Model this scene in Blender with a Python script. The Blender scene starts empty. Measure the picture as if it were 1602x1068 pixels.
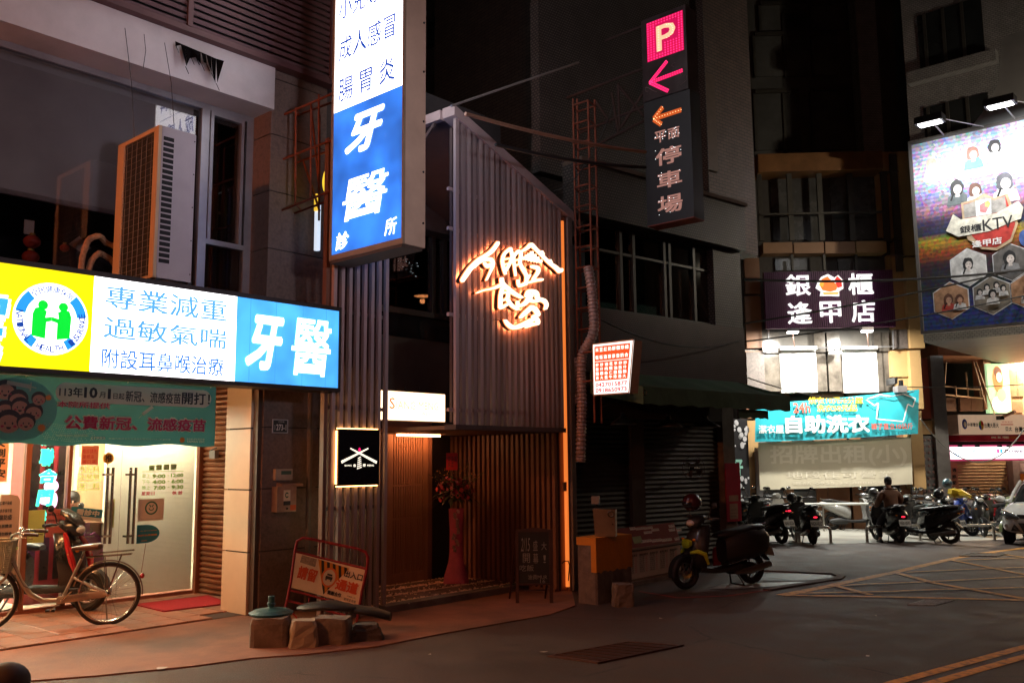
import bpy,math,random,re
from mathutils import Vector,Matrix,Euler
random.seed(7)
SC=bpy.context.scene
COL=SC.collection
R=math.radians
# ---------------------------------------------------------------- camera
FPX,CX,CY,EYE=1424.0,801.0,534.0,1.7
TILT=math.atan((721-534)/FPX)
YAW=-math.atan((2076-801)/FPX*math.cos(TILT))
ROLL=0.009
Fv=Vector((math.sin(YAW)*math.cos(TILT),math.cos(YAW)*math.cos(TILT),math.sin(TILT)))
R0=Vector((math.cos(YAW),-math.sin(YAW),0))
U0=R0.cross(Fv)
Rv=R0*math.cos(ROLL)-U0*math.sin(ROLL)
Uv=U0*math.cos(ROLL)+R0*math.sin(ROLL)
cam_d=bpy.data.cameras.new('camera')
cam=bpy.data.objects.new('camera',cam_d)
COL.objects.link(cam)
cam_d.sensor_width=36.0
cam_d.lens=FPX/1602*36.0
cam_d.clip_start=0.05
cam_d.clip_end=600
m3=Matrix((Rv,Uv,-Fv)).transposed()
cam.matrix_world=Matrix.Translation((0,0,EYE))@m3.to_4x4()
SC.camera=cam
# ---------------------------------------------------------------- world, light, exposure
w=bpy.data.worlds.new('World')
SC.world=w
w.use_nodes=True
nt=w.node_tree
bgn=nt.nodes['Background']
sky=nt.nodes.new('ShaderNodeTexSky')
sky.sky_type='NISHITA'
sky.sun_disc=False
sky.sun_elevation=R(-4)
sky.sun_rotation=R(200)
nt.links.new(sky.outputs[0],bgn.inputs[0])
bgn.inputs[1].default_value=0.014
SC.view_settings.view_transform='Standard'
SC.view_settings.look='None'
SC.view_settings.exposure=0.0
SC.view_settings.gamma=1.0
SC.render.engine='CYCLES'
cy=SC.cycles
cy.use_denoising=True
try:
 cy.denoiser='OPENIMAGEDENOISE'
except Exception:
 pass
cy.max_bounces=6
cy.diffuse_bounces=3
cy.glossy_bounces=3
cy.transmission_bounces=5
cy.transparent_max_bounces=8
cy.sample_clamp_indirect=4.0
cy.caustics_reflective=False
cy.caustics_refractive=False
# ---------------------------------------------------------------- picture <-> place helpers
def ray(u,v):
 return Fv+Rv*((u-CX)/FPX)-Uv*((v-CY)/FPX)
CR=Vector((math.cos(YAW),-math.sin(YAW),0));FH=Vector((math.sin(YAW),math.cos(YAW),0))
SLOPE,YB=0.025,12.5
def gz(p):return -SLOPE*max(0.0,p[1]-YB)
def G(u,v,z=0.0):
 d=ray(u,v);t=(z-EYE)/d.z
 if d.y*t>YB or t<0:t=(z-EYE+SLOPE*YB)/(d.z+SLOPE*d.y)
 p=d*t;p.z+=EYE
 return p
class Fr:
 """a flat frame of reference: O origin, X to the right, Z up, N outward"""
 def __init__(s,O,X,N,Z=(0,0,1)):
  s.O=Vector(O);s.X=Vector(X).normalized();s.N=Vector(N).normalized();s.Z=Vector(Z).normalized()
 def pt(s,a,b,c=0.0):
  return s.O+s.X*a+s.Z*b+s.N*c
 def px(s,u,v,c=0.0):
  d=ray(u,v);o=Vector((0,0,EYE))
  t=(s.O+s.N*c-o).dot(s.N)/d.dot(s.N)
  p=o+d*t-s.O
  return p.dot(s.X),p.dot(s.Z)
def FX(x):return Fr((x,0,0),(0,1,0),(1,0,0))
def FY(y):return Fr((0,y,0),(1,0,0),(0,-1,0))
# ---------------------------------------------------------------- materials
MATS={}
def M(name,col,rough=0.6,metal=0.0,var=0.15,vs=6.0,bump=0.0,bs=60.0,emit=None,es=0.0,coat=0.0,spec=0.5,evar=0.0,dirt=0.0,nosample=False,streak=False):
 if name in MATS:return MATS[name]
 m=bpy.data.materials.new(name);m.use_nodes=True
 t=m.node_tree;L=t.links;b=t.nodes['Principled BSDF']
 b.inputs['Roughness'].default_value=rough
 b.inputs['Metallic'].default_value=metal
 b.inputs['Specular IOR Level'].default_value=spec
 b.inputs['Coat Weight'].default_value=coat
 col=tuple(col)+(1,)
 tc=t.nodes.new('ShaderNodeTexCoord')
 mp=t.nodes.new('ShaderNodeMapping');L.new(tc.outputs['Object'],mp.inputs[0])
 if streak:mp.inputs['Scale'].default_value=(1,1,0.12)
 if var>0 or dirt>0:
  n=t.nodes.new('ShaderNodeTexNoise');n.inputs['Scale'].default_value=vs;n.inputs['Detail'].default_value=6
  n.inputs['Roughness'].default_value=0.65
  L.new(mp.outputs[0],n.inputs['Vector'])
  r=t.nodes.new('ShaderNodeValToRGB');L.new(n.outputs[0],r.inputs[0])
  e=r.color_ramp.elements
  e[0].position=0.3;e[1].position=0.7
  e[0].color=tuple(c*(1-var) for c in col[:3])+(1,)
  e[1].color=tuple(min(1,c*(1+var)) for c in col[:3])+(1,)
  out=r.outputs[0]
  if dirt>0:
   n2=t.nodes.new('ShaderNodeTexNoise');n2.inputs['Scale'].default_value=vs*0.45;n2.inputs['Detail'].default_value=8
   L.new(mp.outputs[0],n2.inputs['Vector'])
   r2=t.nodes.new('ShaderNodeValToRGB');L.new(n2.outputs[0],r2.inputs[0])
   r2.color_ramp.elements[0].position=0.5;r2.color_ramp.elements[1].position=0.72
   r2.color_ramp.elements[0].color=(0,0,0,1);r2.color_ramp.elements[1].color=(dirt,dirt,dirt,1)
   mx=t.nodes.new('ShaderNodeMix');mx.data_type='RGBA'
   L.new(r2.outputs[0],mx.inputs[0]);L.new(out,mx.inputs[6]);mx.inputs[7].default_value=(0.05,0.035,0.025,1)
   out=mx.outputs[2]
  L.new(out,b.inputs['Base Color'])
  rr=t.nodes.new('ShaderNodeMapRange');L.new(n.outputs[0],rr.inputs[0])
  rr.inputs[3].default_value=max(0.03,rough-0.1);rr.inputs[4].default_value=min(1,rough+0.12)
  L.new(rr.outputs[0],b.inputs['Roughness'])
 else:
  b.inputs['Base Color'].default_value=col
 if bump>0:
  n3=t.nodes.new('ShaderNodeTexNoise');n3.inputs['Scale'].default_value=bs;n3.inputs['Detail'].default_value=5
  L.new(tc.outputs['Object'],n3.inputs['Vector'])
  bp=t.nodes.new('ShaderNodeBump');bp.inputs['Strength'].default_value=bump;bp.inputs['Distance'].default_value=0.01
  L.new(n3.outputs[0],bp.inputs['Height']);L.new(bp.outputs[0],b.inputs['Normal'])
 if emit is not None:
  b.inputs['Emission Color'].default_value=tuple(emit)+(1,)
  b.inputs['Emission Strength'].default_value=es
  if evar>0:
   n4=t.nodes.new('ShaderNodeTexNoise');n4.inputs['Scale'].default_value=2.2;n4.inputs['Detail'].default_value=2
   L.new(tc.outputs['Object'],n4.inputs['Vector'])
   mr=t.nodes.new('ShaderNodeMapRange');L.new(n4.outputs[0],mr.inputs[0])
   mr.inputs[1].default_value=0.3;mr.inputs[2].default_value=0.7
   mr.inputs[3].default_value=es*(1-evar);mr.inputs[4].default_value=es*(1+evar)
   L.new(mr.outputs[0],b.inputs['Emission Strength'])
  if nosample:m.cycles.emission_sampling='NONE'
 MATS[name]=m
 return m
def vinyl(name,col,tr=.45,var=.06):
 m=M(name,col,rough=.45,var=var,vs=2);t=m.node_tree;L=t.links
 if 'tl' in t.nodes:return m
 a=t.nodes.new('ShaderNodeBsdfTranslucent');a.name='tl';a.inputs[0].default_value=tuple(col)+(1,)
 x=t.nodes.new('ShaderNodeMixShader');x.inputs[0].default_value=tr
 L.new(t.nodes['Principled BSDF'].outputs[0],x.inputs[1]);L.new(a.outputs[0],x.inputs[2]);L.new(x.outputs[0],t.nodes['Material Output'].inputs[0]); return m
def glass(name,tint=(0.8,0.85,0.85),rough=0.02,alpha=0.25,spec=0.8):
 """thin pane: mostly see-through, keeps its reflections"""
 if name in MATS:return MATS[name]
 m=bpy.data.materials.new(name);m.use_nodes=True
 t=m.node_tree;L=t.links;t.nodes.remove(t.nodes['Principled BSDF'])
 o=t.nodes['Material Output']
 tr=t.nodes.new('ShaderNodeBsdfTransparent');tr.inputs[0].default_value=tuple(tint)+(1,)
 gl=t.nodes.new('ShaderNodeBsdfGlossy');gl.inputs['Roughness'].default_value=rough
 fr=t.nodes.new('ShaderNodeFresnel');fr.inputs[0].default_value=1.5
 ma=t.nodes.new('ShaderNodeMath');ma.operation='MULTIPLY_ADD';ma.inputs[1].default_value=spec;ma.inputs[2].default_value=alpha
 L.new(fr.outputs[0],ma.inputs[0])
 mx=t.nodes.new('ShaderNodeMixShader');L.new(ma.outputs[0],mx.inputs[0]);L.new(tr.outputs[0],mx.inputs[1]);L.new(gl.outputs[0],mx.inputs[2])
 L.new(mx.outputs[0],o.inputs[0])
 MATS[name]=m
 return m
def road_mat():
 m=bpy.data.materials.new('asphalt');m.use_nodes=True
 t=m.node_tree;L=t.links;b=t.nodes['Principled BSDF'];N=t.nodes.new
 tc=N('ShaderNodeTexCoord')
 def noise(sc,det=4,ro=.6):
  n=N('ShaderNodeTexNoise');n.inputs['Scale'].default_value=sc;n.inputs['Detail'].default_value=det;n.inputs['Roughness'].default_value=ro
  L.new(tc.outputs['Object'],n.inputs['Vector']); return n
 def ramp(src,p0,c0,p1,c1):
  r=N('ShaderNodeValToRGB');L.new(src,r.inputs[0]);e=r.color_ramp.elements
  e[0].position=p0;e[0].color=(c0,c0,c0,1);e[1].position=p1;e[1].color=(c1,c1,c1,1); return r.outputs[0]
 def mul(a,c):
  x=N('ShaderNodeMix');x.data_type='RGBA';x.blend_type='MULTIPLY';x.inputs[0].default_value=1;L.new(a,x.inputs[6]);L.new(c,x.inputs[7]); return x.outputs[2]
 base=N('ShaderNodeRGB');base.outputs[0].default_value=(.068,.044,.036,1)
 big=noise(.35,6);mid=noise(2.3,8,.7);fine=noise(85,3,.8);grit=noise(130,2,.8)
 v=N('ShaderNodeTexVoronoi');v.feature='DISTANCE_TO_EDGE';v.inputs['Scale'].default_value=.42
 wp=N('ShaderNodeMix');wp.data_type='RGBA';wp.inputs[0].default_value=.25;L.new(tc.outputs['Object'],wp.inputs[6]);L.new(noise(1.5,6).outputs['Color'],wp.inputs[7]);L.new(wp.outputs[2],v.inputs['Vector'])
 crack=ramp(v.outputs['Distance'],.001,.35,.006,1)
 gate=ramp(noise(.8,3).outputs[0],.46,1,.56,0)
 cg=N('ShaderNodeMix');cg.data_type='RGBA';L.new(gate,cg.inputs[0]);cg.inputs[7].default_value=(1,1,1,1);L.new(crack,cg.inputs[6])
 c=mul(base.outputs[0],ramp(big.outputs[0],.35,.7,.65,1.2));c=mul(c,ramp(mid.outputs[0],.32,.6,.7,1.35));c=mul(c,ramp(fine.outputs[0],.3,.55,.7,1.5));c=mul(c,ramp(grit.outputs[0],.60,1,.72,6));c=mul(c,cg.outputs[2])
 L.new(c,b.inputs['Base Color'])
 rr=N('ShaderNodeMapRange');L.new(mid.outputs[0],rr.inputs[0]);rr.inputs[1].default_value=.3;rr.inputs[2].default_value=.7;rr.inputs[3].default_value=.55;rr.inputs[4].default_value=.82;L.new(rr.outputs[0],b.inputs['Roughness'])
 h=N('ShaderNodeMath');h.operation='ADD';L.new(fine.outputs[0],h.inputs[0]);L.new(grit.outputs[0],h.inputs[1])
 bp_=N('ShaderNodeBump');bp_.inputs['Strength'].default_value=.8;bp_.inputs['Distance'].default_value=.006;L.new(h.outputs[0],bp_.inputs['Height']);L.new(bp_.outputs[0],b.inputs['Normal'])
 MATS['asphalt']=m; return m
def brickmat(name,c1,c2,mortar,sx,sy,rough=0.7,bump=0.5,plane='YZ',ms=0.012):
 if name in MATS:return MATS[name]
 m=bpy.data.materials.new(name);m.use_nodes=True
 t=m.node_tree;L=t.links;b=t.nodes['Principled BSDF'];b.inputs['Roughness'].default_value=rough
 tc=t.nodes.new('ShaderNodeTexCoord');sp=t.nodes.new('ShaderNodeSeparateXYZ');cb=t.nodes.new('ShaderNodeCombineXYZ')
 L.new(tc.outputs['Object'],sp.inputs[0])
 ad=t.nodes.new('ShaderNodeMath');ad.operation='ADD'
 L.new(sp.outputs[0],ad.inputs[0]);L.new(sp.outputs[1],ad.inputs[1])
 if plane=='XY':L.new(sp.outputs[0],cb.inputs[0]);L.new(sp.outputs[1],cb.inputs[1])
 else:L.new(ad.outputs[0],cb.inputs[0]);L.new(sp.outputs[2],cb.inputs[1])
 br=t.nodes.new('ShaderNodeTexBrick');L.new(cb.outputs[0],br.inputs['Vector'])
 br.inputs['Scale'].default_value=1.0;br.inputs['Brick Width'].default_value=sx;br.inputs['Row Height'].default_value=sy
 br.inputs['Mortar Size'].default_value=ms;br.inputs['Mortar Smooth'].default_value=0.2
 br.inputs['Color1'].default_value=tuple(c1)+(1,);br.inputs['Color2'].default_value=tuple(c2)+(1,);br.inputs['Mortar'].default_value=tuple(mortar)+(1,)
 n=t.nodes.new('ShaderNodeTexNoise');n.inputs['Scale'].default_value=3;n.inputs['Detail'].default_value=7
 L.new(tc.outputs['Object'],n.inputs['Vector'])
 mr=t.nodes.new('ShaderNodeMapRange');L.new(n.outputs[0],mr.inputs[0]);mr.inputs[3].default_value=0.55;mr.inputs[4].default_value=1.35
 mx=t.nodes.new('ShaderNodeMix');mx.data_type='RGBA';mx.blend_type='MULTIPLY';mx.inputs[0].default_value=1
 L.new(br.outputs[0],mx.inputs[6]);L.new(mr.outputs[0],mx.inputs[7]);L.new(mx.outputs[2],b.inputs['Base Color'])
 bp=t.nodes.new('ShaderNodeBump');bp.inputs['Strength'].default_value=bump;bp.inputs['Distance'].default_value=0.006;bp.invert=True
 L.new(br.outputs['Fac'],bp.inputs['Height']);L.new(bp.outputs[0],b.inputs['Normal'])
 MATS[name]=m
 return m
# ---------------------------------------------------------------- objects
WM={}
def props(o,label=None,cat=None,group=None,kind=None):
 if label:o['label']=label
 if cat:o['category']=cat
 if group:o['group']=group
 if kind:o['kind']=kind
 return o
def thing(name,label,cat,loc=(0,0,0),rz=0.0,group=None,kind=None):
 o=bpy.data.objects.new(name,None);COL.objects.link(o)
 o.location=loc;o.rotation_euler=(0,0,rz);o.empty_display_size=0.1
 WM[o.name]=Matrix.Translation(loc)@Matrix.Rotation(rz,4,'Z')
 return props(o,label,cat,group,kind)
def wm(o):return WM.get(o.name,Matrix.Identity(4)) if o is not None else Matrix.Identity(4)
class MB:
 def __init__(s):s.v=[];s.f=[];s.seg=[(0,0)]
 def mark(s):
  if s.seg[-1][0]!=len(s.v):s.seg.append((len(s.v),len(s.f)))
  return s
 def add(s,vs,fs):
  k=len(s.v);s.v+=[Vector(p) for p in vs];s.f+=[tuple(i+k for i in f) for f in fs]; return s
 def box(s,x0,y0,z0,x1,y1,z1):
  return s.hexa([(x0,y0,z0),(x1,y0,z0),(x1,y1,z0),(x0,y1,z0),(x0,y0,z1),(x1,y0,z1),(x1,y1,z1),(x0,y1,z1)])
 def hexa(s,p):return s.add(p,[(0,3,2,1),(4,5,6,7),(0,1,5,4),(1,2,6,5),(2,3,7,6),(3,0,4,7)])
 def bbox(s,x0,y0,z0,x1,y1,z1,b=0.01):
  """box with chamfered vertical edges and top edge"""
  ring=lambda i,z:[(x0+b,y0+i,z),(x1-b,y0+i,z),(x1-i,y0+b,z),(x1-i,y1-b,z),(x1-b,y1-i,z),(x0+b,y1-i,z),(x0+i,y1-b,z),(x0+i,y0+b,z)]
  vs=ring(0,z0)+ring(0,z1-b)+[(min(max(x,x0+b),x1-b),min(max(y,y0+b),y1-b),z1) for x,y,z in ring(0,z1)]
  k=len(s.v);fs=[tuple(range(7,-1,-1)),tuple(range(16,24))]
  for r in (0,8):
   for i in range(8):j=(i+1)%8;fs.append((r+i,r+j,r+8+j,r+8+i))
  return s.add(vs,fs)
 def fb(s,fr,a0,b0,a1,b1,c0,c1):
  P=fr.pt
  return s.hexa([P(a0,b0,c1),P(a1,b0,c1),P(a1,b0,c0),P(a0,b0,c0),P(a0,b1,c1),P(a1,b1,c1),P(a1,b1,c0),P(a0,b1,c0)])
 def fbp(s,fr,u0,v0,u1,v1,c0,c1):
  """box on a frame, extents read at picture points bottom-left and top-right"""
  a0,b0=fr.px(u0,v0,c1);a1,b1=fr.px(u1,v1,c1)
  return s.fb(fr,a0,b0,a1,b1,c0,c1)
 def quad(s,a,b,c,d):return s.add([a,b,c,d],[(0,1,2,3)])
 def poly(s,pts):return s.add(pts,[tuple(range(len(pts)))])
 def prism(s,fr,pts,c0,c1):
  n=len(pts);A=[fr.pt(a,b,c0) for a,b in pts];B=[fr.pt(a,b,c1) for a,b in pts]
  fs=[tuple(range(n-1,-1,-1)),tuple(range(n,2*n))]+[(i,(i+1)%n,n+(i+1)%n,n+i) for i in range(n)]
  return s.add(A+B,fs)
 def tube(s,pts,r,n=8,closed=False,cap=True):
  pts=[Vector(p) for p in pts];m=len(pts);rs=r if isinstance(r,(list,tuple)) else [r]*m
  k=len(s.v);prev=None
  for i,p in enumerate(pts):
   if closed:t=pts[(i+1)%m]-pts[i-1]
   else:t=pts[min(i+1,m-1)]-pts[max(i-1,0)]
   if t.length<1e-9:t=Vector((0,0,1))
   t.normalize()
   if prev is None:
    a=Vector((0,0,1)) if abs(t.z)<0.9 else Vector((1,0,0))
    u=t.cross(a).normalized()
   else:
    u=(prev-t*prev.dot(t))
    if u.length<1e-6:u=t.cross(Vector((0.3,0.5,0.8)))
    u.normalize()
   prev=u;w_=t.cross(u)
   for j in range(n):
    an=2*math.pi*j/n
    s.v.append(p+(u*math.cos(an)+w_*math.sin(an))*rs[i])
  for i in range(m if closed else m-1):
   for j in range(n):
    a=k+i*n+j;b=k+i*n+(j+1)%n;i2=(i+1)%m
    s.f.append((a,b,k+i2*n+(j+1)%n,k+i2*n+j))
  if cap and not closed:
   s.f.append(tuple(k+j for j in range(n-1,-1,-1)));s.f.append(tuple(k+(m-1)*n+j for j in range(n)))
  return s
 def lathe(s,O,ax,prof,n=16):
  """prof: (distance along axis, radius)"""
  O=Vector(O);ax=Vector(ax).normalized();a=Vector((0,0,1)) if abs(ax.z)<0.9 else Vector((1,0,0))
  u=ax.cross(a).normalized();w_=ax.cross(u);k=len(s.v)
  for h,r in prof:
   for j in range(n):
    an=2*math.pi*j/n
    s.v.append(O+ax*h+(u*math.cos(an)+w_*math.sin(an))*r)
  for i in range(len(prof)-1):
   for j in range(n):
    s.f.append((k+i*n+j,k+i*n+(j+1)%n,k+(i+1)*n+(j+1)%n,k+(i+1)*n+j))
  s.f.append(tuple(k+j for j in range(n-1,-1,-1)));s.f.append(tuple(k+(len(prof)-1)*n+j for j in range(n)))
  return s
 def torus(s,O,ax,r1,r2,n=32,m=8,sq=1.0):
  O=Vector(O);ax=Vector(ax).normalized();a=Vector((0,0,1)) if abs(ax.z)<0.9 else Vector((1,0,0))
  u=ax.cross(a).normalized();w_=ax.cross(u);k=len(s.v)
  for i in range(n):
   an=2*math.pi*i/n;d=u*math.cos(an)+w_*math.sin(an)
   for j in range(m):
    bn=2*math.pi*j/m
    s.v.append(O+d*(r1+r2*math.cos(bn))+ax*(r2*sq*math.sin(bn)))
  for i in range(n):
   for j in range(m):
    s.f.append((k+i*m+j,k+((i+1)%n)*m+j,k+((i+1)%n)*m+(j+1)%m,k+i*m+(j+1)%m))
  return s
 def ell(s,c,rx,ry,rz,n=12,m=8,rot=None):
  c=Vector(c);k=len(s.v)
  for i in range(m+1):
   th=math.pi*i/m
   for j in range(n):
    ph=2*math.pi*j/n
    p=Vector((rx*math.sin(th)*math.cos(ph),ry*math.sin(th)*math.sin(ph),rz*math.cos(th)))
    if rot is not None:p=rot@p
    s.v.append(c+p)
  for i in range(m):
   for j in range(n):
    s.f.append((k+i*n+j,k+(i+1)*n+j,k+(i+1)*n+(j+1)%n,k+i*n+(j+1)%n))
  return s
 def loft(s,secs,n=16,e=2.6,cap=True):
  """secs: (x, y, z_bottom, z_top, half_width) super-ellipse rings across x"""
  k=len(s.v)
  for (x,yc,zb,zt,hw) in secs:
   zc=(zb+zt)/2;hh=(zt-zb)/2
   for j in range(n):
    an=2*math.pi*j/n;c=math.cos(an);si=math.sin(an)
    s.v.append(Vector((x,yc+hw*math.copysign(abs(c)**(2/e),c),zc+hh*math.copysign(abs(si)**(2/e),si))))
  for i in range(len(secs)-1):
   for j in range(n):
    s.f.append((k+i*n+j,k+i*n+(j+1)%n,k+(i+1)*n+(j+1)%n,k+(i+1)*n+j))
  if cap:
   s.f.append(tuple(k+j for j in range(n-1,-1,-1)));s.f.append(tuple(k+(len(secs)-1)*n+j for j in range(n)))
  return s
 def text(s,fr,st,a0,b0,a1,b1,c=0.004,bold=0.0,shear=0.0,ext=0.0,wide=True):
  vs,fs=glyphs(st,0.0,shear,ext)
  if not vs:return s
  s.mark()
  x0=min(p[0] for p in vs);x1=max(p[0] for p in vs);y0=min(p[1] for p in vs);y1=max(p[1] for p in vs)
  sx=(a1-a0)/max(1e-6,x1-x0);sy=(b1-b0)/max(1e-6,y1-y0)
  x0-=bold;x1+=bold;y0-=bold;y1+=bold
  sx=(a1-a0)/(x1-x0);sy=(b1-b0)/(y1-y0)
  offs=[(0,0)]
  if bold>0:
   nd=4 if bold<.035 else 8
   offs+=[(bold*math.cos(2*math.pi*(i+.5)/nd),bold*math.sin(2*math.pi*(i+.5)/nd)) for i in range(nd)]
  for i,(ox,oy) in enumerate(offs):
   s.add([fr.pt(a0+(p[0]+ox-x0)*sx,b0+(p[1]+oy-y0)*sy,c+p[2]+i*.00025) for p in vs],fs)
  return s
 def textp(s,fr,st,u0,v0,u1,v1,c=0.004,**kw):
  a0,b0=fr.px(u0,v0,c);a1,b1=fr.px(u1,v1,c)
  return s.text(fr,st,a0,b0,a1,b1,c,**kw)
 def mesh(s,name,mat,inv=None,smooth=False):
  me=bpy.data.meshes.new(name)
  vs=[inv@p for p in s.v] if inv is not None else s.v
  me.from_pydata([tuple(p) for p in vs],[],s.f)
  me.validate();me.update()
  if mat is not None:me.materials.append(mat)
  if smooth:
   me.polygons.foreach_set('use_smooth',[True]*len(me.polygons))
   try:me.set_sharp_from_angle(angle=R(40))
   except Exception:pass
  return me
 def build(s,name,mat,parent=None,label=None,cat=None,kind=None,group=None,smooth=False,local=False):
  if len(s.seg)>1 and kind is None and parent is not None:
   sg_=s.seg+[(len(s.v),len(s.f))]
   for (v0,f0),(v1,f1) in zip(sg_,sg_[1:]):
    if v1==v0:continue
    q=MB();q.v=s.v[v0:v1];q.f=[tuple(i-v0 for i in f) for f in s.f[f0:f1]]
    o=q.build(name,mat,parent,smooth=smooth,local=local)
   return o
  inv=None
  if parent is not None and not local:inv=wm(parent).inverted()
  me=s.mesh(name,mat,inv,smooth)
  o=bpy.data.objects.new(name,me);COL.objects.link(o)
  if parent is not None:o.parent=parent
  WM[o.name]=wm(parent)
  return props(o,label,cat,group,kind)
GC={}
def glyphs(st,bold=0.0,shear=0.0,ext=0.0):
 key=(st,bold,shear,ext)
 if key in GC:return GC[key]
 c=bpy.data.curves.new('t','FONT');c.body=st;c.resolution_u=2;c.offset=bold;c.shear=shear;c.extrude=ext
 if ext==0:c.fill_mode='FRONT'
 o=bpy.data.objects.new('t',c);COL.objects.link(o)
 dg=bpy.context.evaluated_depsgraph_get()
 me=bpy.data.meshes.new_from_object(o.evaluated_get(dg))
 vs=[tuple(v.co) for v in me.vertices];fs=[tuple(p.vertices) for p in me.polygons]
 bpy.data.objects.remove(o);bpy.data.curves.remove(c);bpy.data.meshes.remove(me)
 GC[key]=(vs,fs)
 return GC[key]
def inst(name,me,parent,loc=(0,0,0),rot=(0,0,0),sc=(1,1,1),mat=None,kind=None):
 """a piece that shares its mesh; loc is in the world for an unrotated parent"""
 o=bpy.data.objects.new(name,me);COL.objects.link(o);o.parent=parent
 L=wm(parent).inverted()@Vector(loc)
 o.location=L;o.rotation_euler=rot;o.scale=sc
 WM[o.name]=wm(parent)
 if mat is not None:
  o.material_slots[0].link='OBJECT';o.material_slots[0].material=mat
 if kind:o['kind']=kind
 return o
def boxmesh(name,sx,sy,sz,mat):
 return MB().box(-sx/2,-sy/2,0,sx/2,sy/2,sz).mesh(name,mat)
def copy_thing(o,loc,rz,label,recolor=None,group=None,drop=()):
 def rec(x,par):
  c=x.copy();COL.objects.link(c)
  if par is not None:c.parent=par
  for ch in list(x.children):
   if re.sub(r'\.\d+$','',ch.name) in drop:continue
   rec(ch,c)
  base=re.sub(r'\.\d+$','',x.name)
  if recolor and base in recolor and x.type=='MESH':
   c.material_slots[0].link='OBJECT';c.material_slots[0].material=recolor[base]
  return c
 r=rec(o,None)
 r.location=loc;r.rotation_euler=(0,0,rz)
 WM[r.name]=Matrix.Translation(loc)@Matrix.Rotation(rz,4,'Z')
 r['label']=label
 if group:r['group']=group
 return r
def ptlight(name,loc,power,col,rad=0.05,parent=None):
 l=bpy.data.lights.new(name,'POINT');l.energy=power;l.color=col;l.shadow_soft_size=rad
 o=bpy.data.objects.new(name,l);COL.objects.link(o)
 o.location=(wm(parent).inverted()@Vector(loc)) if parent else loc
 if parent:o.parent=parent
 return o
def arealight(name,loc,tgt,power,col,sx,sy,parent=None,spread=180):
 l=bpy.data.lights.new(name,'AREA');l.shape='RECTANGLE';l.size=sx;l.size_y=sy;l.energy=power;l.color=col;l.spread=R(spread)
 o=bpy.data.objects.new(name,l);COL.objects.link(o)
 d=Vector(tgt)-Vector(loc)
 o.location=(wm(parent).inverted()@Vector(loc)) if parent else loc
 o.rotation_euler=d.to_track_quat('-Z','Y').to_euler()
 if parent:o.parent=parent
 return o
# ================================================================ GROUND
def FC(p,yaw=0.0):
 """upright frame through p turned towards the street camera, yaw degrees to its right"""
 c,s_=math.cos(R(yaw)),math.sin(R(yaw))
 return Fr(p,CR*c-FH*s_,-FH*c-CR*s_)
def at(u,v,d):
 return Vector((0,0,EYE))+ray(u,v)*d
asphalt=road_mat()
concrete=M('forecourt_concrete',(0.24,0.105,0.065),rough=0.8,var=0.28,vs=2.2,bump=0.5,bs=45,dirt=0.6)
kerbstone=M('kerb_concrete',(0.17,0.15,0.13),rough=0.85,var=0.2,vs=6,bump=0.5,bs=50,dirt=0.5)
tile_a=M('red_paving',(0.36,0.15,0.085),rough=0.55,var=0.2,vs=9,bump=0.25,bs=60,dirt=0.45)
tile_b=M('brown_paving',(0.28,0.14,0.085),rough=0.55,var=0.2,vs=9,bump=0.25,bs=60,dirt=0.5)
yellow_paint=M('yellow_road_paint',(0.85,0.36,0.04),rough=0.65,var=0.3,vs=22,bump=0.3,bs=120,dirt=0.8)
red_paint=M('red_kerb_paint',(0.35,0.03,0.03),rough=0.6,var=0.2,vs=12,dirt=0.5)
iron=M('cast_iron',(0.10,0.045,0.035),rough=0.5,metal=0.6,var=0.3,vs=20,bump=0.3,bs=80)
road=MB().quad((-220,-120,0),(160,-120,0),(160,YB,0),(-220,YB,0)).quad((-220,YB,0),(160,YB,0),(160,240,-SLOPE*(240-YB)),(-220,240,-SLOPE*(240-YB))).build('road',asphalt,kind='structure')
def drape(name,pts,z,mat,parent=None,**k):
 return MB().poly([(p.x,p.y,p.z+z) for p in pts]).build(name,mat,parent,**k)
fc=[G(u,v) for u,v in [(-200,1085),(150,1058),(300,1043),(397,1030),(480,1024),(590,1012),(690,992),(860,962),(900,948)]]
fcp=fc+[Vector((-7.6,9.7,0)),Vector((-13,9.7,0)),Vector((-15,-6,0)),Vector((-9.5,-6,0))]
forecourt=MB()
n=len(fcp)
forecourt.add([(p.x,p.y,0.012) for p in fcp]+[(p.x,p.y,-0.02) for p in fcp],[tuple(range(n))]+[(i,n+i,n+(i+1)%n,(i+1)%n) for i in range(n)])
forecourt=forecourt.build('forecourt',concrete,kind='structure')
pavement=MB().box(-11.62,1.3,0,-9.3,7.0,0.016).build('pavement',M('grout',(0.05,0.035,0.03),rough=0.9),kind='structure')
tm=[MB().bbox(-0.146,-0.146,0,0.146,0.146,0.014,b=0.005).mesh('paving_tile',m_) for m_ in (tile_a,tile_b)]
for i in range(8):
 for j in range(19):
  x=-9.3-0.15-i*0.3;y=1.3+0.15+j*0.3
  if x>-9.75 and y>5.6:continue
  inst('paving_tile',tm[random.random()<0.35],pavement,(x,y,0.0145+random.uniform(0,0.003)),(random.uniform(-.006,.006),random.uniform(-.006,.006),0))
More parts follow.
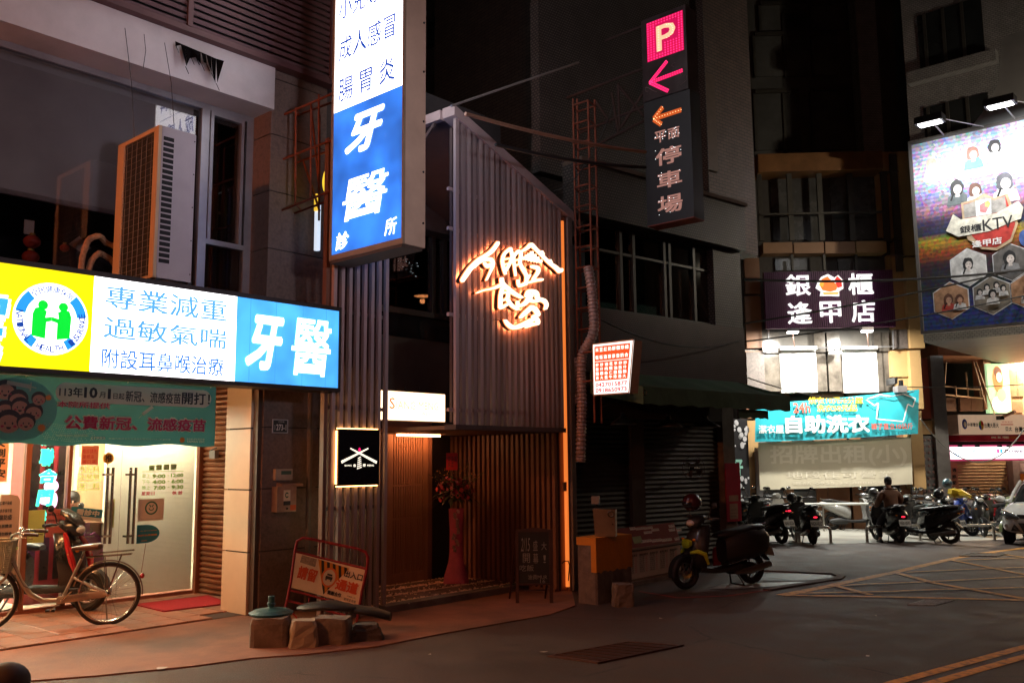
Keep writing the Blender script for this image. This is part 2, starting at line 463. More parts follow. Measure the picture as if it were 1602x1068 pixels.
# --- road markings
markings=MB()
mk=thing('road_marking','yellow road paint on the asphalt',None,(0,0,0),kind='structure')
def line(pts,wd,z,mat=yellow_paint,name='painted_line'):
 P=[]
 for a_,b_ in zip(pts,pts[1:]):
  for k in range(6):q=a_.lerp(b_,k/6);P.append(Vector((q.x,q.y,gz(q)+z)))
 P.append(Vector((pts[-1].x,pts[-1].y,gz(pts[-1])+z)))
 mb=MB();L=[];Rr=[]
 for i,p in enumerate(P):
  t=(P[min(i+1,len(P)-1)]-P[max(i-1,0)]).normalized();q=Vector((-t.y,t.x,0))*wd/2
  L.append(p+q);Rr.append(p-q)
 for i in range(len(P)-1):mb.quad(Rr[i],Rr[i+1],L[i+1],L[i])
 return mb.build(name,mat,mk)
def ext(a,b,k):return b+(b-a)*k
def gl(pts):return [G(u,v) for u,v in pts]
line(gl([(1390,1070),(1602,1012),(1760,972)]),0.10,0.004)
line(gl([(1452,1070),(1602,1027),(1780,979)]),0.10,0.004)
line(gl([(1222,931),(1300,916),(1390,897),(1480,876),(1530,866),(1602,857),(1720,846)]),0.16,0.004)
line(gl([(1222,931),(1390,934),(1602,939),(1760,943)]),0.12,0.008)
line(gl([(1305,916),(1362,931)]),0.10,0.012)
line(gl([(1400,896),(1465,913),(1602,937)]),0.12,0.012)
line(gl([(1487,876),(1602,899),(1700,918)]),0.10,0.012)
line(gl([(1552,865),(1602,872),(1700,886)]),0.10,0.012)
line(gl([(1248,929),(1400,926),(1602,920),(1700,916)]),0.07,0.016)
line(gl([(1318,917),(1450,911),(1602,903),(1700,898)]),0.07,0.016)
line(gl([(1418,896),(1500,892),(1602,888),(1700,884)]),0.07,0.016)
line(gl([(1498,877),(1602,873)]),0.07,0.016)
# --- kerb island with its gutter beside the stalls
kb=MB()
kp=gl([(1000,925),(1060,935),(1140,932),(1200,923),(1270,912),(1310,906),(1316,902),(1305,898),(1260,896),(1200,893),(1172,893)])
for i in range(len(kp)-1):pass
line(kp[:7],0.05,0.005,red_paint,'painted_line')
kq=[Vector((p.x,p.y,p.z)) for p in kp[3:]];kl=[];kr=[];kb=MB()
for i,p in enumerate(kq):
 t_=(kq[min(i+1,len(kq)-1)]-kq[max(i-1,0)]).normalized();q=Vector((-t_.y,t_.x,0))*.06;kl.append(p+q);kr.append(p-q)
up5=Vector((0,0,.022))
for i in range(len(kq)-1):kb.hexa([kl[i],kr[i],kr[i+1],kl[i+1],kl[i]+up5,kr[i]+up5,kr[i+1]+up5,kl[i+1]+up5])
kerb=kb.build('kerb',M('dark_kerb',(.09,.06,.055),rough=.8,var=.3,vs=8,dirt=.5),kind='structure')
gutter=drape('gutter_pit',gl([(1180,897),(1250,897),(1300,900),(1305,903),(1260,908),(1185,908)]),0.006,M('wet_dirt',(0.015,0.014,0.013),rough=0.5,var=0.4,vs=9),kind='structure')
wet=drape('gutter_water',gl([(1130,914),(1180,912),(1230,911),(1262,910),(1215,917),(1150,922),(1110,921)]),0.009,M('spilled_grey_water',(0.22,0.22,0.21),rough=0.4,var=0.6,vs=8),kind='structure')
far_pav=MB().poly([(p.x,p.y,p.z+0.006) for p in gl([(1120,838),(1180,846),(1300,851),(1400,848),(1500,846),(1640,842),(1800,838),(1800,790),(1600,790),(1120,795)])]).build('parking_pavement',M('pale_paving',(0.32,0.31,0.27),rough=0.7,var=0.2,vs=1.5,bump=0.3,bs=40,dirt=0.5),kind='structure')
# --- manhole covers
def cover(label,q,z,mat,nx,ny):
 p=[G(u,v) for u,v in q]
 t=thing('manhole_cover',label,'manhole cover',tuple((p[0]+p[2])/2))
 f=lambda s_,r_:p[0].lerp(p[1],s_).lerp(p[3].lerp(p[2],s_),r_)
 b=MB()
 for (s0,r0,s1,r1) in [(0,0,1,.05),(0,.95,1,1),(0,.05,.04,.95),(.96,.05,1,.95)]:
  b.hexa([f(s0,r0)+Vector((0,0,0)),f(s1,r0),f(s1,r1),f(s0,r1)]+[x+Vector((0,0,z)) for x in (f(s0,r0),f(s1,r0),f(s1,r1),f(s0,r1))])
 b.build('frame',mat,t)
 MB().poly([x+Vector((0,0,z*.55)) for x in (f(.04,.05),f(.96,.05),f(.96,.95),f(.04,.95))]).build('plate',M('plate_dark',(.03,.02,.018),rough=.5,metal=.4),t)
 s=MB()
 for i in range(nx):
  for j in range(ny):
   s0=.06+.88*i/nx;r0=.08+.84*j/ny;ds=.55/nx;dr=.5/ny
   a,b2,c,d=f(s0,r0),f(s0+ds,r0),f(s0+ds,r0+dr),f(s0,r0+dr)
   s.hexa([x+Vector((0,0,z*.5)) for x in (a,b2,c,d)]+[x+Vector((0,0,z*.95)) for x in (a,b2,c,d)])
 s.build('tread_pattern',mat,t,kind='stuff')
cover('large rectangular rusty cover set in the dark foreground asphalt',[(856,1027),(935,1038),(1070,1010),(985,1004)],0.014,iron,22,7)
pw=M('worn_white_paint',(0.35,0.35,0.34),rough=0.6,metal=0.2,var=0.4,vs=20,dirt=.6)
cover('pale grey square cover just below the yellow hatched box',[(1419,946),(1463,947),(1493,939),(1446,938)],0.010,pw,9,4)
cover('pale slotted drain grating crossing the upper yellow line',[(1500,870),(1560,871),(1575,867),(1516,866)],0.024,pw,12,2)
# small litter
for k,(u,v,s_,lb) in enumerate([(590,795,0,''),]):pass
lit=[(578,1053-27,'white paper scrap on the asphalt below the pale square cover'),(673/2+1110,910+117,'tiny white litter fleck on the asphalt near the double yellow lines')]
def scrap(u,v,sz,label,mat):
 p=G(u,v,0.01);b=MB()
 pts=[p+Vector((math.cos(a)*sz*random.uniform(.5,1.1),math.sin(a)*sz*random.uniform(.5,1.1),random.uniform(.001,.012))) for a in [i*1.05 for i in range(6)]]
 b.poly(pts)
 b.build('litter',mat,None,label=label,cat='litter',group='litter on the road')
wp=M('litter_paper',(.55,.5,.45),rough=.8,var=.2)
scrap(1357,1026,.022,'small white scrap on the asphalt left of the double yellow lines',wp)
scrap(1034,967,.03,'tiny crumpled wrapper on the dark asphalt in front of the concrete block',wp)
scrap(852,1020,.05,'pale flattened wrapper beside the left corner of the rusty rectangular cover',wp)
scrap(672,1024,.018,'tiny white fleck on the asphalt below the restaurant step',wp)
scrap(1370,963,.02,'small pale crumb on the asphalt below the apex of the yellow box',wp)
scrap(251,1045,.06,'white strip of paper lying on the forecourt near the kerb line',wp)
# ================================================================ CLINIC (left)
stone=M('pillar_stone',(0.13,0.09,0.072),rough=0.6,var=0.25,vs=30,bump=0.35,bs=160,dirt=0.5)
cream=M('cream_panel',(0.62,0.52,0.38),rough=0.45,var=0.06,vs=3,dirt=0.12)
plaster=M('white_plaster',(0.50,0.47,0.46),rough=0.8,var=0.1,vs=2,bump=0.2,bs=30,dirt=0.28)
alu=M('aluminium_frame',(0.35,0.34,0.35),rough=0.35,metal=0.8,var=0.1)
maroon=M('maroon_louvre',(0.10,0.045,0.045),rough=0.5,metal=0.3,var=0.15,vs=4,dirt=0.4)
darkroom=M('dark_room',(0.03,0.027,0.025),rough=0.9)
brownwood=M('brown_door_wood',(0.20,0.07,0.035),rough=0.45,var=0.3,vs=14,streak=True)
steel=M('brushed_steel',(0.5,0.45,0.4),rough=0.18,metal=1.0,var=0.1)
black=M('black_metal',(0.012,0.012,0.013),rough=0.45,metal=0.3,var=0.2)
pane_glass=glass('window_glass',(0.75,0.75,0.78),0.015,alpha=0.06,spec=0.6)
door_glass=glass('door_glass',(0.93,0.95,0.93),0.01,alpha=0.02,spec=0.7)
interior_wall=M('interior_cream_wall',(0.72,0.66,0.52),rough=0.7,var=0.05)
PX=-9.1
clinic=thing('clinic_building','dental clinic building with lit glass doors under the long yellow white and blue lightbox','building',(-9.4,4.0,0))
# pillar: stacked stone panels on a core
pl=MB().box(-9.68,5.95,0,PX-0.012,6.74,9.2).build('pillar',M('joint_dark',(.03,.025,.02),rough=.9),clinic)
z=0.02;hgt=0.70
while z<9.1:
 MB().bbox(-9.69,5.935,z,PX,6.75,z+hgt-0.012,b=0.004).build('stone_panel',stone,pl)
 z+=hgt
# cream side panels beside the shutter
cp=MB().box(-9.70,5.87,0,-9.26,5.925,2.75).build('side_wall',M('joint_dark',()),clinic)
for z0,z1 in ((0.02,0.70),(0.71,1.40),(1.41,2.10),(2.11,2.74)):
 MB().box(-9.74,5.85,z0,-9.22,5.93,z1-0.006).build('cream_panel',cream,cp)
# corner strip
MB().box(-9.215,5.88,0,-9.12,5.93,2.75).build('corner_trim',M('dark_brown_trim',(.05,.03,.02),rough=.5),clinic)
# arcade slab, side returns, back wall
MB().box(-11.6,-6,2.72,-9.12,6.74,3.55).build('arcade_slab',M('soffit_plaster',(.38,.33,.28),rough=.85,dirt=.4),clinic)
# upper storey: window zone
F5=FX(-9.5)
zb=FX(-9.05).px(400,162)[1];zt=6.42
MB().box(-9.75,-6,zb,-9.05,5.94,zt).build('fascia_beam',plaster,clinic)
MB().box(-9.75,-6,3.55,-9.52,5.94,3.62).build('window_sill',plaster,clinic)
a_m,_=F5.px(316,300);a_r,_=F5.px(400,300);_,z_mid=F5.px(360,385)
win=thing_win=MB()
# frames (window zone z 3.62 .. zb)
wz0,wz1=3.62,zb
fr_=MB()
fr_.fb(F5,-6,wz1-0.07,5.94,wz1-.002,-0.05,0.03)
fr_.fb(F5,-6,wz0,5.94,wz0+0.05,-0.05,0.03)
fr_.fb(F5,a_m-0.05,wz0+.05,a_m+0.05,wz1-.07,-0.05,0.035)
fr_.fb(F5,5.84,wz0+.05,5.94,wz1-.07,-0.05,0.03)
fr_.fb(F5,a_m+0.05,z_mid-.03,5.84,z_mid+0.03,-0.05,0.03)
fr_.fb(F5,a_m+0.06,z_mid+.03,a_m+0.10,wz1-.07,-0.03,0.045)
fr_.fb(F5,5.76,z_mid+.03,5.80,wz1-.07,-0.03,0.045)
fr_.fb(F5,a_m+0.10,wz1-.12,5.76,wz1-.075,-0.03,0.045)
wfr=fr_.build('window',alu,clinic)
MB().fb(F5,-6,wz0+.05,a_m-.05,wz1-.07,-0.005,0.005).build('pane',pane_glass,wfr)
MB().fb(F5,a_m+.05,z_mid+.03,5.84,wz1-.07,-0.005,0.005).build('pane',pane_glass,wfr)
MB().fb(F5,a_m+.05,wz0+.05,5.84,z_mid-.03,-0.005,0.005).build('pane',pane_glass,wfr)
_,z_bl=F5.px(0,297)
_,z_bl=FX(-9.72).px(120,318)
MB().box(-9.73,-6,z_bl,-9.71,a_m-.03,wz1).build('roller_blind',M('glowing_grey_blind',(.42,.38,.34),rough=.9,var=.12,vs=1.5,emit=(.5,.42,.38),es=.045,evar=.5),clinic)  # backlit glow of the blind is put in as faint emission
MB().box(-9.74,-6,z_bl-.05,-9.70,a_m-.03,z_bl).build('blind_rail',M('blind_rail',(.3,.26,.22),rough=.5),clinic)
MB().box(-13,-6,3.56,-12.9,6.7,wz1).build('room_wall',darkroom,clinic)
MB().box(-13,5.95,3.56,-9.76,6.0,wz1).build('room_wall',darkroom,clinic)
MB().box(-13,-6,wz1,-9.76,6.0,wz1+.05).build('room_ceiling',darkroom,clinic)
# maroon louvres
lv=boxmesh('louvre_slat',0.05,13.0,0.045,maroon)
for k in range(34):
 inst('louvre_slat',lv,clinic,(-9.0,0.3,6.50+k*0.082),(0,R(25),0))
MB().box(-9.10,-6,6.42,-8.94,6.78,6.485).build('louvre_rail',maroon,clinic)
for yy in (-2.2,0.9,FX(-8.95).px(296,60)[0],6.7):
 MB().box(-8.97,yy-.03,6.485,-8.93,yy+.03,9.4).build('louvre_post',maroon,clinic)
MB().box(-9.6,-6,6.43,-9.2,6.9,9.5).build('upper_wall',M('upper_dark_wall',(.04,.03,.03),rough=.9),clinic)
# torn black netting hanging from the fascia
b=MB();q=FX(-9.02);random.seed(3)
top=[q.px(272+i*8,66+i*3.4) for i in range(10)]
for i in range(9):
 d0=[0.06,.03,.25,.12,.1,.14,.12,.2,.3,.02][i];d1=[.03,.25,.12,.1,.14,.12,.2,.3,.02][i] if i<9 else .05
 b.quad(q.pt(*top[i],.03),q.pt(top[i][0],top[i][1]-d0,.02+.08*random.random()),q.pt(top[i+1][0],top[i+1][1]-d1,.02+.08*random.random()),q.pt(*top[i+1],.03))
 b.tube([q.pt(top[i][0],top[i][1]-d0,.05),q.pt(top[i][0]+.03,top[i][1]-d0-.08,.07)],.004,4)
b.build('torn_netting',M('black_netting',(.006,.005,.005),rough=1,spec=0),clinic)
# hanging wires
for (u0,v0,u1,v1) in ((194,45,208,222),(224,55,222,108),(256,68,270,196)):
 pa,pb=q.px(u0,v0),q.px(u1,v1)
 w_=MB().tube([q.pt(*pa,.02),q.pt((pa[0]+pb[0])/2+.01,(pa[1]+pb[1])/2,.05),q.pt(*pb,.03)],.004,5)
 w_.build('hanging_wire',black,clinic)
# conduit pipes on the pillar's right
for i,(u,r_) in enumerate(((487,.035),(496,.03))):
 a,_=FX(-9.05).px(u,750)
 MB().tube([(-9.10-.03*i,a,0.01),(-9.10-.03*i,a,2.7)],r_,10).build('drain_pipe',M('grey_pipe',(.11,.10,.095),rough=.5,dirt=.4),clinic)
a0=FX(-9.1).px(503,750)[0]
MB().box(-9.4,6.76,0,-9.22,7.3,9).build('end_wall',M('end_wall',(.06,.05,.045),rough=.9,var=.3),clinic)
# ---- glazed shopfront at ground level
XD=-11.3
D=FX(XD)
ys=D.px(188,800)[0];yr=D.px(312,800)[0];yj=D.px(326,800)[0];yl=D.px(104,800)[0];yl2=D.px(38,800)[0]
zc=2.72
for (y0_,y1_) in ((yr+.02,yj),(yl2-.03,yl2+.03),(yl-.02,yl+.02)):
 MB().box(XD-.05,y0_,.02,XD+.05,y1_,zc).build('door_jamb',brownwood,clinic)
MB().box(XD-.04,-2,.016,XD+.06,yr+.02,.07).build('threshold',M('red_brown_sill',(.25,.08,.05),rough=.5),clinic)
MB().box(XD-.04,-2,2.45,XD+.04,yr+.02,zc).build('transom',brownwood,clinic)
MB().box(XD-.006,yl2+.03,.07,XD+.006,yl-.02,2.45).build('window_pane',door_glass,clinic)
MB().box(XD-.006,-2,.07,XD+.006,yl2-.03,2.45).build('window_pane',door_glass,clinic)
dL=MB().box(XD-.006,yl+.02,.09,XD+.006,ys-.005,2.44).build('door',door_glass,clinic)
dR=MB().box(XD-.006,ys+.005,.09,XD+.006,yr,2.44).build('door',door_glass,clinic)
for dd,u in ((dL,167),(dR,203)):
 for k,du in enumerate((-4,4)):
  a,zz0=D.px(u+du,850,.06);_,zz1=D.px(u+du,731,.06)
  MB().tube([D.pt(a,zz0,.07),D.pt(a,zz1,.07)],.017,12).build('handle',steel,dd,smooth=True)
 a,_=D.px(u,800,.06)
 for vv in (742,838):
  _,zz=D.px(u,vv,.06)
  MB().box(XD,a-.05,zz-.012,XD+.09,a+.05,zz+.012).build('handle_mount',steel,dd)
# partition behind the right door
MB().box(XD-.45,ys-.02,.02,XD-.40,yj,zc).build('white_partition',interior_wall,clinic)
# interior shell
MB().box(-15.0,-3,.0,XD-.06,7,.02).build('interior_floor',M('interior_floor',(.45,.38,.3),rough=.3),clinic)
MB().box(-15.1,-3,.0,-15.0,7,2.72).build('interior_wall',interior_wall,clinic)
MB().box(-15.0,6.9,.0,XD-.46,7,2.72).build('interior_wall',interior_wall,clinic)
MB().box(-15.0,-3.1,.0,XD-.06,-3,2.72).build('interior_wall',interior_wall,clinic)
MB().box(-15.0,-3,2.60,XD-.06,7,2.70).build('interior_ceiling',M('white_ceiling',(.75,.73,.68),rough=.8),clinic)
# interior lamps (lit panels in the clinic's ceiling)
lamp_e=M('ceiling_panel_light',(.8,.8,.8),emit=(1,.88,.64),es=210)
for (cx_,cy_) in ((-12.3,4.6),(-12.3,2.4),(-13.8,3.4),(-11.52,5.3),(-11.52,6.1)):
 MB().box(cx_-(.45 if cx_<-12 else .1),cy_-.3,2.575,cx_+(.45 if cx_<-12 else .1),cy_+.3,2.597).build('ceiling_lamp',lamp_e,clinic)
# shutter that faces the entrance
sh=MB().box(-11.2,6.44,.02,-9.7,6.50,2.72).build('roller_shutter',M('shutter_back',(.1,.06,.04),rough=.6),clinic)
slat=M('shutter_slat',(.42,.20,.11),rough=.38,metal=.45,var=.2,vs=5,dirt=.5)
b=MB();k=0
zz=.03
while zz<2.7:
 b.add([(-11.2,6.435,zz),(-9.7,6.435,zz),(-9.7,6.40,zz+.02),(-11.2,6.40,zz+.02),(-9.7,6.39,zz+.045),(-11.2,6.39,zz+.045),(-9.7,6.435,zz+.066),(-11.2,6.435,zz+.066)],
 [(0,1,2,3),(3,2,4,5),(5,4,6,7)])
 zz+=.068
b.build('shutter_slats',slat,sh,kind='stuff')
MB().box(-11.26,6.34,.02,-11.19,6.5,2.72).build('shutter_guide',brownwood,clinic)
# ---- arcade ceiling lamps (off to the left, under the slab)
for i,(lx,ly) in enumerate(((-10.2,3.6),(-10.2,1.4))):
 t=thing('arcade_lamp',['warm tube lamp under the arcade ceiling above the bicycle','warm tube lamp under the arcade ceiling left of the clinic doors'][i],'lamp',(lx,ly,2.70),group='lamps under the arcade ceiling')
 MB().box(lx-.06,ly-.62,2.665,lx+.06,ly+.62,2.719).build('housing',plaster,t)
 MB().tube([(lx,ly-.6,2.64),(lx,ly+.6,2.64)],.02,8).build('tube',M('warm_tube',(.8,.7,.5),emit=(1,.43,.15),es=300),t)
# ---- door mat
mat_o=thing('door_mat','red door mat lying in front of the clinic door by the shutter','door mat',(-10.6,5.9,.03))
b=MB();q4=[G(u,v,.03) for u,v in ((210,946),(256,957),(361,944),(326,932))]
b.add([p for p in q4]+[p+Vector((0,0,.012)) for p in q4],[(3,2,1,0),(4,5,6,7),(0,1,5,4),(1,2,6,5),(2,3,7,6),(3,0,4,7)])
b.build('mat',M('red_mat',(.45,.012,.02),rough=.95,var=.15,vs=40,bump=.8,bs=220),mat_o)
b=MB()
for i in range(4):
 p,q_=q4[i],q4[(i+1)%4];c=sum(q4,Vector())/4
 p2,q2=p.lerp(c,-.0),q_.lerp(c,-.0);p3,q3=p.lerp(c,.06),q_.lerp(c,.06)
 b.quad(p2+Vector((0,0,.016)),q2+Vector((0,0,.016)),q3+Vector((0,0,.016)),p3+Vector((0,0,.016)))
b.build('border',M('mat_border',(.25,.01,.012),rough=.9),mat_o)
# ================================================================ CLINIC SIGNS
def EM(name,col,es,**k):return M(name,tuple(min(.8,c) for c in col),rough=.35,var=0,emit=col,es=es,**k)
e_white=EM('backlit_white',(1,.97,1),3.6)
e_yellow=EM('backlit_yellow',(1,.82,.0),1.25,evar=.06)
e_blue=EM('backlit_blue',(.075,.42,.95),1.15,evar=.38)
e_blue2=EM('backlit_deep_blue',(.03,.20,.85),1.0,evar=.55)
e_ink=EM('blue_ink',(.12,.45,.90),.9,nosample=True)
e_ink2=EM('deep_blue_ink',(.02,.10,.55),.75,nosample=True)
e_let=EM('backlit_letter_white',(1,1,1),2.4,nosample=True)
e_green=EM('backlit_green',(.0,.85,.04),.95,nosample=True)
housing=M('sign_housing',(.05,.04,.035),rough=.5,metal=.5,dirt=.5)
tan_side=M('sign_tan_side',(.52,.38,.27),rough=.6,var=.1,vs=2,dirt=.35)
XH=-8.12
S1=FX(XH)
sg=thing('lightbox_sign','long horizontal lightbox sign in yellow white and blue over the clinic entrance','sign',(-8.3,4.5,2.5))
aR,zT=S1.px(531,487);_,zB=S1.px(528,607)
a1=S1.px(144,505)[0];a2=S1.px(369,530)[0]
MB().box(XH-.30,-1.0,zB-.04,XH-.02,aR+.02,zT+.05).build('housing',housing,sg)
for yy in (-.5,1.5,3.5,5.2):MB().box(-9.1,yy,zT-.25,XH-.31,yy+.05,zT-.2).build('arm',black,sg)
b=MB();b.box(XH-.02,-1.0,zT,XH+.015,aR+.02,zT+.045).box(XH-.02,-1,zB-.04,XH+.015,aR+.02,zB);b.box(XH-.02,aR-.005,zB,XH+.015,aR+.02,zT)
b.build('rim',housing,sg)
f1=MB().fb(S1,-1.0,zB,a1,zT,-.015,0).build('yellow_face',e_yellow,sg)
f2=MB().fb(S1,a1,zB,a2,zT,-.015,0).build('white_face',e_white,sg)
f3=MB().fb(S1,a2,zB,aR-.006,zT,-.015,0).build('blue_face',e_blue,sg)
b=MB()
b.textp(S1,'專業減重',164,481,355,471,bold=.012).textp(S1,'過敏氣喘',161,528,355,516,bold=.012)
b.build('lettering',e_ink,f2)
MB().textp(S1,'附設耳鼻喉治療',158,575,350,560,bold=.014).build('lettering',EM('mid_blue_ink',(.03,.22,.75),.9,nosample=True),f2)
b=MB()
for (u0,v0,u1,v1) in ((163,486,357,500),(160,534,357,548)):
 A=S1.px(u0,v0);B=S1.px(u1,v1+3);b.fb(S1,A[0],B[1],B[0],B[1]+.008,0,.003)
b.build('rule',e_ink,f2)
MB().textp(S1,'牙',383,577,445,497,bold=.042,shear=.25).textp(S1,'醫',455,586,519,503,bold=.016,shear=.12).build('lettering',e_let,f3)
bb=MB()
for du in (20,58,100,138):
 a=a2+du/160*(aR-a2);bb.fb(S1,a-.003,zB,a+.003,zT,0,.001)
bb.build('panel_seam',EM('seam_blue',(.06,.36,.85),1.0,nosample=True),f3)
MB().textp(S1,'院',-118,572,20,446,c=.003,bold=.09,shear=.15).build('lettering',e_let,f1)
MB().textp(S1,'院',-113,567,15,450,c=.006,bold=.02,shear=.15).build('lettering',EM('cyan_ink',(.05,.5,.85),1.0,nosample=True),f1)
# round insurance emblem
ca,cb=S1.px(80,499);rr=abs(S1.px(80,443)[1]-S1.px(80,556)[1])/2
def disc(fr,ca,cb,ra,rb,c,mb=None,n=36,a0=0,a1=360,rin=0.0):
 mb=mb or MB()
 pts=[(math.cos(R(a0+(a1-a0)*i/n)),math.sin(R(a0+(a1-a0)*i/n))) for i in range(n+1)]
 for i in range(n):
  p,q_=pts[i],pts[i+1]
  mb.quad(fr.pt(ca+p[0]*ra,cb+p[1]*rb,c),fr.pt(ca+q_[0]*ra,cb+q_[1]*rb,c),fr.pt(ca+q_[0]*ra*rin,cb+q_[1]*rb*rin,c),fr.pt(ca+p[0]*ra*rin,cb+p[1]*rb*rin,c))
 return mb
em=disc(S1,ca,cb,rr,rr,.003).build('emblem',e_let,f1)
ring=MB()
for (s0,s1) in ((8,48),(132,172),(222,240),(300,318)):
 ring.mark();disc(S1,ca,cb,rr*.95,rr*.95,.006,ring,8,s0,s1,.72)
ring.build('emblem_ring',EM('emblem_blue',(.02,.33,.85),1.1,nosample=True),f1)
lt=MB()
def arc_text(st,amid,span,rad,h,outward=True,mb=lt,fr=S1,cx=ca,cy_=cb,wch=None,bold=.02):
 n=len(st)
 for i,ch in enumerate(st):
  if ch==' ':continue
  t=(i+.5)/n-.5
  ang=amid-span*t if outward else amid+span*t
  A=R(ang);rot=(ang-90) if outward else (ang+90)
  x=cx+math.cos(A)*rad;y=cy_+math.sin(A)*rad
  c_,s_=math.cos(R(rot)),math.sin(R(rot))
  f_=Fr(fr.pt(x,y),fr.X*c_+fr.Z*s_,fr.N,fr.Z*c_-fr.X*s_)
  wd=wch or h*.7
  mb.text(f_,ch,-wd/2,-h/2,wd/2,h/2,.007,bold=bold)
arc_text('全民健康保險',90,84,rr*.83,rr*.19,True,wch=rr*.19)
arc_text('NATIONAL',200,62,rr*.83,rr*.18,False)
arc_text('HEALTH',270,50,rr*.83,rr*.18,False)
arc_text('INSURANCE',342,66,rr*.83,rr*.18,False)
lt.build('emblem_lettering',EM('emblem_ink',(.01,.08,.5),.7,nosample=True),f1)
g_=MB()
for sx,hx,hr in ((-.30,-.24,.135),(.33,.30,.13)):
 g_.mark();disc(S1,ca+hx*rr,cb+.36*rr,hr*rr,hr*rr,.008,g_,16)
 P=[(sx-.2,-.5),(sx+.16,-.56),(sx+.17,-.1),(0,-.06),(0,.06),(sx+.14,.02),(sx+.17,.2),(sx,.3),(sx-.14,.26),(sx-.2,.1)]
 if sx>0:P=[(sx-.17,-.56),(sx+.18,-.5),(sx+.2,.1),(sx+.14,.26),(sx,.3),(sx-.17,.2),(sx-.14,.02),(0.001,.06),(0.001,-.06),(sx-.17,-.1)]
 g_.poly([S1.pt(ca+x*rr,cb+y*rr,.008) for x,y in P])
g_.build('emblem_figures',e_green,f1)
# ---- vertical sign across the street front
YV=6.02;S2=FY(YV)
vs_=thing('vertical_sign','tall white and blue lightbox sign sticking out from the wall, reading 牙醫診所','sign',(-8.0,6.4,4.0))
xa,zb1=S2.px(519,399);xb,zb2=S2.px(629,373);zb_=(zb1+zb2)/2
zs=(S2.px(521,178)[1]+S2.px(629,134)[1])/2
MB().box(xa-.035,YV+.02,zb_-.06,xb+.02,YV+.30,9.3).build('housing',tan_side,vs_)
b=MB().box(xa-.035,YV-.012,zb_-.06,xb+.02,YV+.02,zb_).box(xa-.035,YV-.012,zb_,xa,YV+.02,9.3).box(xb,YV-.012,zb_,xb+.02,YV+.02,9.3)
b.build('rim',M('sign_rim',(.25,.18,.12),rough=.5),vs_)
b=MB()
for i in range(10):b.lathe((xb+.02,YV+.27,zb_+.2+i*.55),(1,0,0),[(0,.012),(.008,.012),(.012,.006)],8)
b.build('screws',black,vs_,kind='stuff')
MB().box(xa-.03,YV+.0,zb_-.09,xb+.0,YV+.28,zb_-.062).build('bottom_pan',M('rusty_pan',(.06,.04,.03),rough=.8,dirt=.6),vs_)
blu=MB().fb(S2,xa,zb_,xb,zs,-.01,0).build('blue_face',e_blue2,vs_)
wht=MB().fb(S2,xa,zs,xb,9.3,-.01,0).build('white_face',e_white,vs_)
MB().box(xa,YV+.302,zb_,xb,YV+.31,zs).build('rear_blue_face',e_blue2,vs_)
MB().box(xa,YV+.302,zs,xb,YV+.31,9.3).build('rear_white_face',e_white,vs_)
b=MB().textp(S2,'小兒專科',530,34,619,-49,bold=.012).textp(S2,'成人感冒',530,98,618.6,18,bold=.012).textp(S2,'腸 胃 炎',529,162,618,85,bold=.012).textp(S2,'內兒科',530,-36,619,-118,bold=.012)
b.build('lettering',e_ink2,wht)
b=MB()
for (u0,v0,u1,v1) in ((530,49,618,4),(530,110,618,68)):
 A=S2.px(u0,v0);B=S2.px(u1,v1);b.fb(S2,A[0],(A[1]+B[1])/2,B[0],(A[1]+B[1])/2+.008,0,.003)
b.build('rule',e_ink2,wht)
b=MB().textp(S2,'牙',539,247,602,161,bold=.042,shear=.3).textp(S2,'醫',535,349,608,260,bold=.016,shear=.15)
b.textp(S2,'診',525,393,546,360,bold=.02,shear=.15).textp(S2,'所',601,370,621,338,bold=.02,shear=.15)
b.build('lettering',e_let,blu)
# rusty carrying frame
rust=M('rusty_steel',(.22,.06,.03),rough=.7,metal=.4,var=.35,vs=15,bump=.3,bs=70,dirt=.4)
br=thing('sign_bracket','rusty steel frame fixed to the stone pillar behind the vertical sign','bracket',(-9.1,6.4,5.0))
f64=FY(6.12);f66=FY(6.30)
for f_,pl_ in ((f64,[((441,181),(520,147)),((441,250),(520,219)),((441,329),(520,298)),((463,168),(462,322)),((487,172),(486,309)),((499,148),(499,300))]),
 (f66,[((452,186),(520,160)),((452,259),(520,234)),((452,337),(520,312)),((500,180),(499,345)),((486,160),(500,300)),((474,250),(500,330))])):
 for p,q_ in pl_:
  MB().tube([f_.pt(*f_.px(*p)),f_.pt(*f_.px(*q_))],.014,6).build('bar',rust,br)
for vv in (181,250,329):
 p=f64.pt(*f64.px(463,vv-9));q_=f66.pt(*f66.px(470,vv-2))
 MB().tube([p,q_],.012,6).build('cross_bar',rust,br)
# narrow signs glimpsed behind the vertical sign
t=thing('oval_sign','yellow oval sign glimpsed just left of the vertical sign','sign',(-8.9,7.25,4.9))
f7=FY(6.5);ca2,cb2=f7.px(519,280);r2=abs(f7.px(519,254)[1]-f7.px(519,306)[1])/2
disc(f7,ca2,cb2,r2*.9,r2,.0).build('face',EM('yellow_sign',(1,.72,.05),1.0),t)
MB().lathe(f7.pt(ca2,cb2,-.1),(0,-1,0),[(0,r2*.86),(.09,r2*.9)],24).build('housing',black,t)
t=thing('slim_sign','slim blue and white sign glimpsed between the pillar and the vertical sign','sign',(-9.0,7.1,4.0))
f7=FY(6.5)
MB().fbp(f7,508,402,521,345,-.06,0).build('face',EM('slim_blue',(.03,.3,.85),.9),t)
MB().fbp(f7,491,392,497,316,-.05,0).build('led_strip',EM('slim_white',(.75,.85,1),.9),t)
MB().fbp(f7,491,330,495,303,.001,.03).build('yellow_tip',EM('slim_yel',(1,.6,.05),.9),t)
